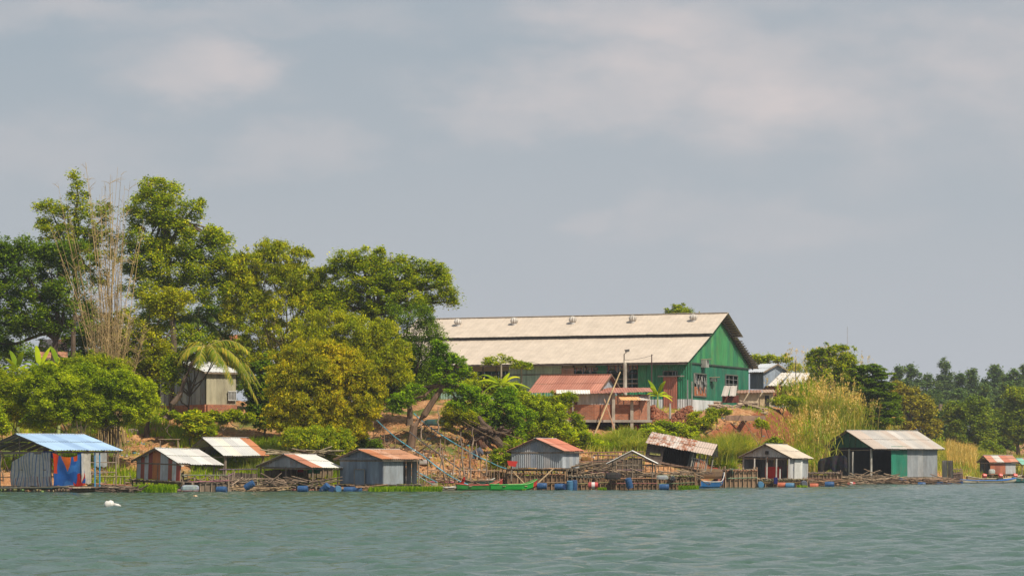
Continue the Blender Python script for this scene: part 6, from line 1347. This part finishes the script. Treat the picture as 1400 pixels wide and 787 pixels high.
# distant wood
rowA = [(1246, 'faroc', 400, [(1232, 548, 18, 16), (1250, 545, 18, 16), (1262, 560, 16, 16), (1240, 572, 20, 18), (1265, 585, 18, 18), (1228, 530, 10, 10)], 'ochre green hazy tree right behind the layered dark tree'),
        (1290, 'blue', 430, [(1280, 572, 16, 14), (1300, 575, 16, 14), (1275, 595, 18, 12), (1300, 598, 16, 12)], 'dark hazy tree behind the roof end of the green boathouse'),
        (1320, 'far', 410, [(1310, 562, 18, 14), (1332, 560, 18, 16), (1320, 580, 24, 16), (1345, 585, 16, 16), (1310, 600, 22, 12), (1338, 603, 18, 12)], 'large soft green hazy tree above the far shore grass'),
        (1362, 'far', 425, [(1360, 575, 14, 14), (1375, 590, 16, 14), (1358, 603, 18, 10), (1380, 605, 14, 10)], 'green hazy tree directly above the rusty hut'),
        (1392, 'far', 415, [(1388, 545, 16, 14), (1405, 560, 18, 18), (1390, 580, 18, 18), (1408, 595, 16, 18), (1385, 562, 12, 12)], 'green hazy tree cut by the right edge of the picture'),
        (1275, 'far', 395, [(1262, 607, 14, 8), (1280, 610, 14, 7), (1296, 612, 12, 6)], 'low bush strip just over the green boathouse roof end'),
        (1352, 'far', 380, [(1350, 612, 12, 7), (1362, 616, 10, 6)], 'low green bush left of the rusty hut roof')]
for bpx, lf, Y, lobes, lb in rowA:
    tree('distant_tree', lb, 'tree', bpx, Y, lobes, lf, .3, per=70, dens=1.8, clump=.8, size=.28, twig=False, spray=0, bark=(0.15, .12, .09))
rowB = [(1227, 502, 10), (1249, 500, 13), (1270, 512, 14), (1290, 497, 18), (1312, 516, 11), (1330, 508, 13), (1347, 512, 12), (1362, 500, 18), (1383, 502, 15), (1402, 503, 16), (1238, 520, 12), (1310, 535, 16), (1345, 532, 16), (1376, 528, 18), (1280, 535, 18)]
for i, (px, top, rx) in enumerate(rowB):
    Y = 560 + (i % 4) * 22 if i < 10 else 520; lobes = []
    z = top + 5; k = .35
    while z < 585: lobes.append((px + R.uniform(-2, 2), z, rx * k * R.uniform(.85, 1.1), 9)); z += 12; k = min(1, k + .28)
    tree('distant_tree', 'bluish hazy pointed tree of the distant wood on the right' , 'tree', px, Y, lobes, 'blue', .35, per=55, dens=1.9, clump=1.1, size=.42, twig=False, spray=0, group='bluish pointed trees of the distant wood', bark=(0.15, .13, .11))
p_ = empty('sugar_palm', (PX(1286, 455), 455, gz(PX(1286, 455), 455)), 'distant sugar palm with a round head among the hazy trees', 'palm')

# coconut palms
def frond(m, o, az, L_, rise, droop, w_=.55, n=12, dens=2, c=None, ml=None):
    d = Vector((math.cos(az), math.sin(az), 0)); pts = []
    for i in range(n + 1):
        f = i / n; pts.append(o + d * L_ * (f - .12 * f * f) + Vector((0, 0, L_ * (rise * f - droop * f * f))))
    m.tube(pts, [.045 * (1 - .8 * i / n) for i in range(n + 1)], 4, (0.35, .30, .10))
    s = Vector((-d.y, d.x, 0))
    for i in range(1, n * dens):
        f = i / (n * dens); k = min(int(f * n), n - 1); p = pts[k].lerp(pts[k + 1], f * n - k); ln = w_ * math.sin(math.pi * (f * .85 + .12)) ** .6 * R.uniform(.85, 1.1); dirf = (pts[k + 1] - pts[k]).normalized()
        for sg in (-1, 1):
            q = p + (s * sg * .75 + dirf * .55).normalized() * ln + Vector((0, 0, -ln * R.uniform(.45, .9)))
            mid_ = p.lerp(q, .5) + Vector((0, 0, ln * .15)); ww = dirf * .045
            a = ml.add([p - ww, p + ww, mid_ + ww, mid_ - ww, q]); ml.face((a, a + 1, a + 2, a + 3)); ml.face((a + 3, a + 2, a + 4))
def palm(name, label, Y, path, rad, fr_, leafm, w_=.75, cat='palm', n=12, dens=4):
    P_ = [PT(x, y, Y) for x, y in path]; root = empty(name, P_[0], label, cat)
    m = MB((0.17, .12, .09)); m.tube(P_, [rad * (1.15 - .4 * i / (len(P_) - 1)) if i else rad * 1.6 for i in range(len(P_))], 9); m.build('trunk', M_WOOD, root)
    m = MB((0.25, .2, .1)); ml = MB((0.1, .1, .1))
    for az, L_, rise, dr in fr_: frond(m, P_[-1], math.radians(az), L_, rise, dr, w_, n, dens, ml=ml)
    cr = m.build('crown', M_WOOD, root); sub(ml, 'leaflets', LM[leafm], cr, root)
palm('coconut_palm', 'leaning coconut palm with long yellowing fronds reaching over the beige house', 214, [(228, 572), (236, 552), (246, 540), (252, 520), (262, 498), (276, 482), (281, 476)], .2,
     [(0, 4.6, .25, .85), (-20, 4.2, .35, .95), (15, 4.7, .0, .7), (-12, 4.6, .05, .95), (8, 4.4, -.1, .8), (-8, 3.8, .7, .8), (170, 2.8, .5, .9), (200, 2.4, .5, 1.0), (60, 2.6, .9, .8), (120, 2.4, .9, .9), (-60, 2.8, .5, 1.0), (-100, 2.2, .4, 1.1), (-5, 3.9, -.05, .7), (-35, 3.0, .1, 1.0), (150, 2.2, .9, .8)], 'frond', .75)
palm('coconut_palm', 'dark upright palm standing in shade behind the leaning palm', 228, [(272, 560), (271, 500), (270, 440)], .17,
     [(0, 3, .9, 1.0), (40, 3, .9, 1.0), (-50, 2.8, 1, 1.0), (180, 3, .9, 1.1), (140, 2.8, 1, 1.0), (220, 3, .8, 1.1), (90, 2.5, 1.3, .8), (-90, 2.6, 1, 1.2), (-20, 3, .3, 1.1), (200, 3, .3, 1.1)], 'frondd', .8, dens=3)
# sugar palm far away
m = MB((0.2, .16, .12)); P_ = [PT(1286, 600, 455), PT(1285, 560, 455), PT(1286, 552, 455)]; m.tube(P_, .3, 7); m.build('trunk', M_WOOD, p_)
ml = MB((0.05, .07, .04))
for i in range(70):
    d = Vector(rand_dirs(1)[0]); d.z = d.z * .8 + .1; o = P_[-1]; e = o + d * 1.7
    for k in range(7):
        s = d.cross(Vector(rand_dirs(1)[0])).normalized() * .45; a = ml.add([o + d * .8, e + s * .6, e + s + d * .5]); ml.face((a, a + 1, a + 2))
ml.build('crown', LM['blue'], p_)

# banana plants
def banana(label, bpx, bpy, Y, fans, hgt=1.2, c='lime'):
    b = PT(bpx, bpy, Y); root = empty('banana_plant', b, label, 'banana plant'); m = MB((0.30, .34, .12)); top = b + Vector((0, 0, hgt)); m.tube([Vector((b.x, b.y, min(b.z, gz(b.x, b.y)) - .2)), b, top], [.14, .12, .07], 7); m.build('stem', M_WOOD, root)
    ml = MB((0.1, .2, .05))
    for az, L_, rise, dr in fans:
        a_ = math.radians(az); d = Vector((math.cos(a_), math.sin(a_), 0)); s0 = Vector((-d.y, d.x, 0)); n = 9; prev = None
        for i in range(n + 1):
            f = i / n; p = top + d * L_ * f + Vector((0, 0, L_ * (rise * f - dr * f * f))); w_ = .26 * math.sin(math.pi * min(1, f * .9 + .08)) ** .6 if f > .12 else .03
            sv = (s0 * .8 + Vector((0, 0, -.5))) ; sv2 = (-s0 * .8 + Vector((0, 0, -.5)))
            k = ml.add([p + sv * w_, p, p + sv2 * w_])
            if prev is not None:
                ml.face((prev, prev + 1, k + 1, k)); ml.face((prev + 1, prev + 2, k + 2, k + 1))
            prev = k
    ml.build('leaves', LM[c], root, smooth=True)
fan = [(a * 40 + 13 * (a % 3), 1.35 + .2 * (a % 2), .7 + .35 * (a % 4), .75 + .12 * (a % 3)) for a in range(9)]
fan_old = [(0, 1.9, 1.0, .9), (180, 1.9, 1.1, .9), (30, 1.8, 1.6, .8), (150, 1.9, 1.5, .8), (-60, 1.6, 1.2, 1.1), (-120, 1.6, 1.3, 1.1), (200, 1.7, .6, 1.0), (-20, 1.8, .5, .9), (80, 1.6, 1.8, .4)]
banana('banana plant with broad arching leaves beside the papaya trees', 685, 532, 229, [(180, 2.0, .9, .8), (0, 2.3, .5, .6), (20, 1.6, 1.3, .9), (160, 1.7, 1.3, .8), (-30, 1.5, .9, 1.1), (200, 1.8, .4, .9), (60, 1.3, 1.4, .6)], .3, 'fresh')
banana('banana plant left of the rust brown warehouse door', 899, 556, 258, fan, .9, 'fresh')
banana('tattered banana plant at the left edge behind the bushes', 24, 520, 211, fan, .7, 'mid')
banana('banana plant with upright leaves below the forked trunk', 54, 516, 210, [(60, 1.2, 2.0, .7), (110, 1.3, 2.1, .8), (0, 1.4, 1.1, 1), (180, 1.4, 1.2, 1), (30, 1.3, .8, 1), (150, 1.3, .7, 1)], .7, 'mid')
banana('small banana plant right of the two larger ones at the left', 80, 512, 212, fan[:6], .6, 'mid')
# papaya trees
def papaya(label, bpx, Y, toppx, toppy, rx, ry):
    bx = PX(bpx, Y); b = Vector((bx, Y, gz(bx, Y))); t = PT(toppx, toppy, Y); root = empty('papaya_tree', b, label, 'papaya tree'); m = MB((0.30, .26, .19)); m.tube(limb_pts(b, t, .02, 4), [.13, .12, .1, .09, .08], 7)
    C = []
    for i in range(34):
        d = Vector(rand_dirs(1)[0]); d.z = abs(d.z) * .8 + .0; e = t + Vector((d.x * rx, d.y * rx, d.z * ry)); m.tube([t, t.lerp(e, .6) + Vector((0, 0, .12)), e], [.02, .015, .012], 3, (0.3, .34, .12)); C.append(e)
    m.build('trunk', M_WOOD, root); C = np.array(C); v, f = clump_leaves(C, np.full(len(C), .34), 22, .2, .35, .9, .4, .35); np_mesh('crown', v, f, LM['mid'], root)
papaya('larger papaya tree in front of the pale green warehouse wall', 685, 238, 685, 497, 1.35, 1.0)
papaya('smaller papaya tree right of the larger one', 712, 238, 713, 503, .75, .7)

# ------------------------------------------------------------------ grass
def field(label, zones, hmin, hmax, w_, n, leaf, lean=.5, name='grass', kind='stuff', cat='grass', seg=3, base=None, loc=None):
    """zones: list of (px0, px1, Y0, Y1, weight); blades rooted on the ground"""
    tot = sum(z[4] for z in zones); B_ = []
    for a, b, y0, y1, wg in zones:
        k = int(n * wg / tot)
        for i in range(k):
            Y = R.uniform(y0, y1); px = R.uniform(a, b); x = PX(px, Y)
            if mnoise.noise(Vector((x * .3, Y * .3, 3.3))) < -.22: continue
            z = gz(x, Y); 
            if z < .06: continue
            B_.append((x, Y, z - .03))
    B_ = np.array(B_); v, f = blades(B_, rs.uniform(hmin, hmax, len(B_)), w_, lean, seg=seg)
    o = np_mesh(name, v, f, LM[leaf], loc=loc or (0, 0, 0)); tag(o, label, cat, kind=kind); return o
field('bright green grass covering the slope behind the open shelters', [(262, 480, 203.5, 215, 5), (225, 300, 210, 219, 1), (120, 240, 203, 206, .4)], .3, .9, .05, 26000, 'grass')
field('tall pale grass heads at the top of the green slope', [(330, 470, 205, 212, 3)], .8, 1.5, .03, 5000, 'pale')
field('thin scattered weeds on the bare dirt slopes', [(110, 250, 203, 216, 1.2), (480, 700, 200, 214, 1.5), (930, 1060, 238, 262, .7), (280, 340, 208, 218, 1)], .12, .5, .04, 7000, 'grass')
field('green undergrowth between the bushes of the middle bank', [(600, 800, 214, 232, 4), (800, 925, 218, 240, 1)], .12, .35, .05, 4500, 'grass')
field('pale feathery grass band in front of the brick house', [(800, 885, 224, 234, 4)], .4, .9, .06, 700, 'pale', .45)
field('olive weeds along the cliff top and around the log heaps', [(890, 1090, 268, 284, 3)], .12, .4, .05, 3500, 'grass')
field('yellowish grass meadow on the far right shore', [(1236, 1420, 300, 395, 5)], .4, 1.2, .09, 14000, 'pale', .6)
field('tan dry grass patches on the far right shore', [(1295, 1335, 320, 370, 2), (1232, 1270, 300, 350, 1)], .8, 1.8, .07, 6000, 'dry', .4)
field('grass below the green reed bank behind the boathouses', [(1085, 1120, 268, 300, 1), (1120, 1240, 288, 302, 4)], .3, .9, .06, 9000, 'grass', .5)
field('grass hiding the ground under the left trees', [(-30, 110, 206, 232, 3), (110, 230, 216, 232, 2)], .3, .8, .05, 14000, 'grass')
# floating grass mats
def mat_(label, pa, pb, Y0, Y1, n, hmax=.5):
    B_ = []
    for i in range(n):
        Y = R.uniform(Y0, Y1); B_.append((PX(R.uniform(pa, pb), Y), Y, -.02))
    B_ = np.array(B_); v, f = blades(B_, rs.uniform(.12, hmax, len(B_)), .045, .6); o = np_mesh('floating_grass', v, f, LM['bright'], loc=(B_[:, 0].mean(), Y0, 0)); tag(o, label, 'grass', kind='stuff')
mat_('bright green floating grass mat below the patchwork hut', 184, 241, 188.5, 193, 7000, .6)
mat_('bright green floating grass mat right of the tin hut with the door', 504, 604, 194, 197.5, 8000, .42)
mat_('small green grass tuft afloat by the blue boat', 928, 955, 205, 208, 1500, .4)
mat_('tiny green water plants beside the red and white barrel', 818, 829, 203, 203.6, 250, .25)
mat_('tiny green water plants near the orange barrel', 1090, 1104, 226, 227, 200, .22)
mat_('tiny floating weed before the green boats', 714, 720, 199, 199.4, 60, .15)
# big round grass tufts
def tuft(label, px, py, Y, n, h_, leaf, spread=.9, lean=1.0, cat='grass tuft', name='grass_tuft', w_=.075):
    n = int(n * .5)
    Y = YG(px, py); p = PT(px, py, Y); p.z = gz(p.x, p.y) - .1; B_ = np.array([[p.x + R.gauss(0, spread * .5), p.y + R.gauss(0, spread * .4), p.z] for i in range(n)])
    v, f = blades(B_, rs.uniform(.5, 1, n) * h_, w_, lean, seg=4); o = np_mesh(name, v, f, LM[leaf], loc=p); tag(o, label, cat)
tuft('large round green grass tuft left of the grey gabled boathouse', 972, 635, 236, 3800, 3.0, 'pale', 1.3)
tuft('second round grass tuft nearer the red cliff', 1005, 630, 240, 3800, 3.1, 'pale', 1.3)
tuft('small grass tuft between the two large round tufts', 988, 645, 234, 1500, 1.5, 'grass', 1.0)
tuft('pale grass tuft under the blue bundle of the brick house', 842, 612, 230, 1500, 1.7, 'pale', 1.2)
tuft('pale grass tuft just left of the tilted shack', 868, 618, 228, 1500, 1.9, 'pale', 1.1)
for i, (lb, px, py, n, h_, lf) in enumerate((('pale arching grass tuft left of the bamboo fence brush', 812, 612, 900, 1.4, 'pale'), ('tall pale tuft between the stilts of the brick house and the tilted shack', 856, 606, 1200, 1.8, 'pale'),
        ('green tuft on the bank above the bare ridge frame', 826, 616, 800, 1.2, 'grass'), ('short tuft at the left foot of the lowest bush under the brick heap', 882, 610, 700, 1.1, 'pale'), ('grass tuft on the bank directly right of the tilted shack roof', 945, 625, 1600, 2.0, 'pale'), ('green tuft right of the second round grass tuft', 1028, 632, 1000, 1.5, 'grass'), ('dry tuft on the red cliff foot', 1045, 622, 700, 1.3, 'pale'))):
    tuft(lb, px, py, 230, n, h_, lf, .8)
for lb, px, Y, lo_, lf in (('leafy green shrub between the brick house stilts and the loose bricks', 893, 238, [(880, 596, 10, 7), (895, 592, 12, 8), (912, 596, 10, 7)], 'fresh'), ('leafy green shrub on the slope right of the brick heaps', 930, 243, [(925, 588, 12, 9), (940, 592, 12, 9), (932, 602, 12, 7)], 'fresh'),
        ('lime shrub below the left wall of the brick house', 790, 234, [(778, 590, 12, 9), (795, 596, 14, 9), (812, 602, 10, 6)], 'lime'), ('scrub bush at the foot of the red cliff', 1052, 246, [(1048, 610, 10, 7), (1060, 604, 9, 7)], 'mid'), ('green scrub on top of the red cliff edge', 985, 262, [(975, 565, 10, 5), (992, 563, 8, 4)], 'mid')):
    tree('leafy_bush', lb, 'bush', px, Y, lo_, lf, .05, bark=DB, per=70, dens=1.8, clump=.38, size=.17, asp=.45, stems=2)
# reed bank: giant reeds in clumps
def reeds(label, spots, leaf, plume, hs):
    for i, (px, py, Y, h_, nb) in enumerate(spots):
        Y = YG(px, py); Y = max(Y, 290) if px > 1112 else Y; p = PT(px, py, Y); g = gz(p.x, p.y); p.z = g - .1
        root = empty('reed_clump', p, label[i] if isinstance(label, list) else label, 'reeds')
        n = int(nb * 1.3); B_ = np.array([[p.x + R.gauss(0, 1.2), p.y + R.gauss(0, .8), p.z + h_ * .68 * R.random() ** 1.2] for _ in range(n)])
        v, f = blades(B_, rs.uniform(.9, 1.7, n) * (h_ / 4) ** .5, .085, 1.25, seg=4); np_mesh('blades', v, f, LM[leaf], root)
        if plume:
            k = plume; B2 = np.array([[p.x + R.gauss(0, 1.2), p.y + R.gauss(0, .8), p.z] for _ in range(k)]); hh = rs.uniform(.65, 1.12, k) * h_
            v, f = blades(B2, hh, .035, .28, seg=5); tip = v.reshape(k, 12, 3)[:, 10:12].mean(1)
            C = np.repeat(tip, 26, 0) + rs.normal(size=(k * 26, 3)) * np.array([.10, .10, .30]) + np.array([0, 0, -.15])
            v2, f2 = leaves(C, .19, .25, .1, 2.2); np_mesh('plumes', np.concatenate([v, v2]), np.concatenate([f, f2 + len(v)]), LM['dry'], root)
spots = []
labs = []
for i, (px, py, Y, h_, nb, lf, pl, lb) in enumerate([
    (1098, 575, 262, 4.6, 700, 'grass', 12, 'dark green reed clump at the left edge of the reed bank above the red cliff'),
    (1092, 605, 255, 2.8, 500, 'grass', 0, 'green drooping reed clump just above the gabled boathouse roof'),
    (1115, 560, 264, 6.4, 700, 'pale', 60, 'straw topped reed clump beside the whitish sheet roof'),
    (1105, 545, 270, 6.0, 400, 'pale', 80, 'highest golden reed clump in front of the whitish roof'),
    (1130, 545, 268, 7.0, 600, 'pale', 90, 'tall golden plumed reed clump at the top of the bank'),
    (1150, 565, 262, 6.6, 700, 'pale', 60, 'plumed reed clump left of the dark layered tree'),
    (1125, 600, 256, 5.4, 700, 'grass', 30, 'green reed clump in the middle of the reed bank'),
    (1155, 600, 258, 4.8, 700, 'pale', 80, 'yellow green reed clump above the green gable peak'),
    (1178, 600, 260, 2.4, 350, 'grass', 20, 'straw coloured reed clump above the middle of the green boathouse roof'),
    (1200, 603, 264, 2.6, 400, 'pale', 50, 'dry tan reed clump above the ridge of the green boathouse'),
    (1235, 605, 268, 2.4, 300, 'dry', 40, 'dry thin reeds at the right end of the green boathouse roof'),
    (1100, 622, 250, 2.6, 700, 'grass', 0, 'low green reed clump between the two boathouses, left part'),
    (1080, 640, 246, 2.2, 400, 'grass', 0, 'short reeds right behind the gabled boathouse')]):
    reeds([lb], [(px, py, Y, h_, nb)], lf, pl, None)
# twigs standing over the brush at the edge
sticks('dry_brush', 'dry brush and roots hanging over the cut bank above the pipes', 'brush', 498, 600, 209, 218, 3.8, 5.6, 70, (0.2, .13, .09), .5, 1.6, .7, r_=.035, gr=True)

# ------------------------------------------------------------------ haze
hm = bpy.data.materials.new('haze'); hm.use_nodes = True; t = hm.node_tree; t.nodes.clear()
vo = t.nodes.new('ShaderNodeVolumePrincipled'); vo.inputs['Color'].default_value = (0.80, .88, 1.0, 1); vo.inputs['Density'].default_value = 0.00017; vo.inputs['Anisotropy'].default_value = 0.2
ou = t.nodes.new('ShaderNodeOutputMaterial'); t.links.new(vo.outputs[0], ou.inputs['Volume'])
m = MB(); m.box((0, 1550, 23.0), (3100, 4000, 54)); hz = m.build('haze', hm); tag(hz, kind='stuff')
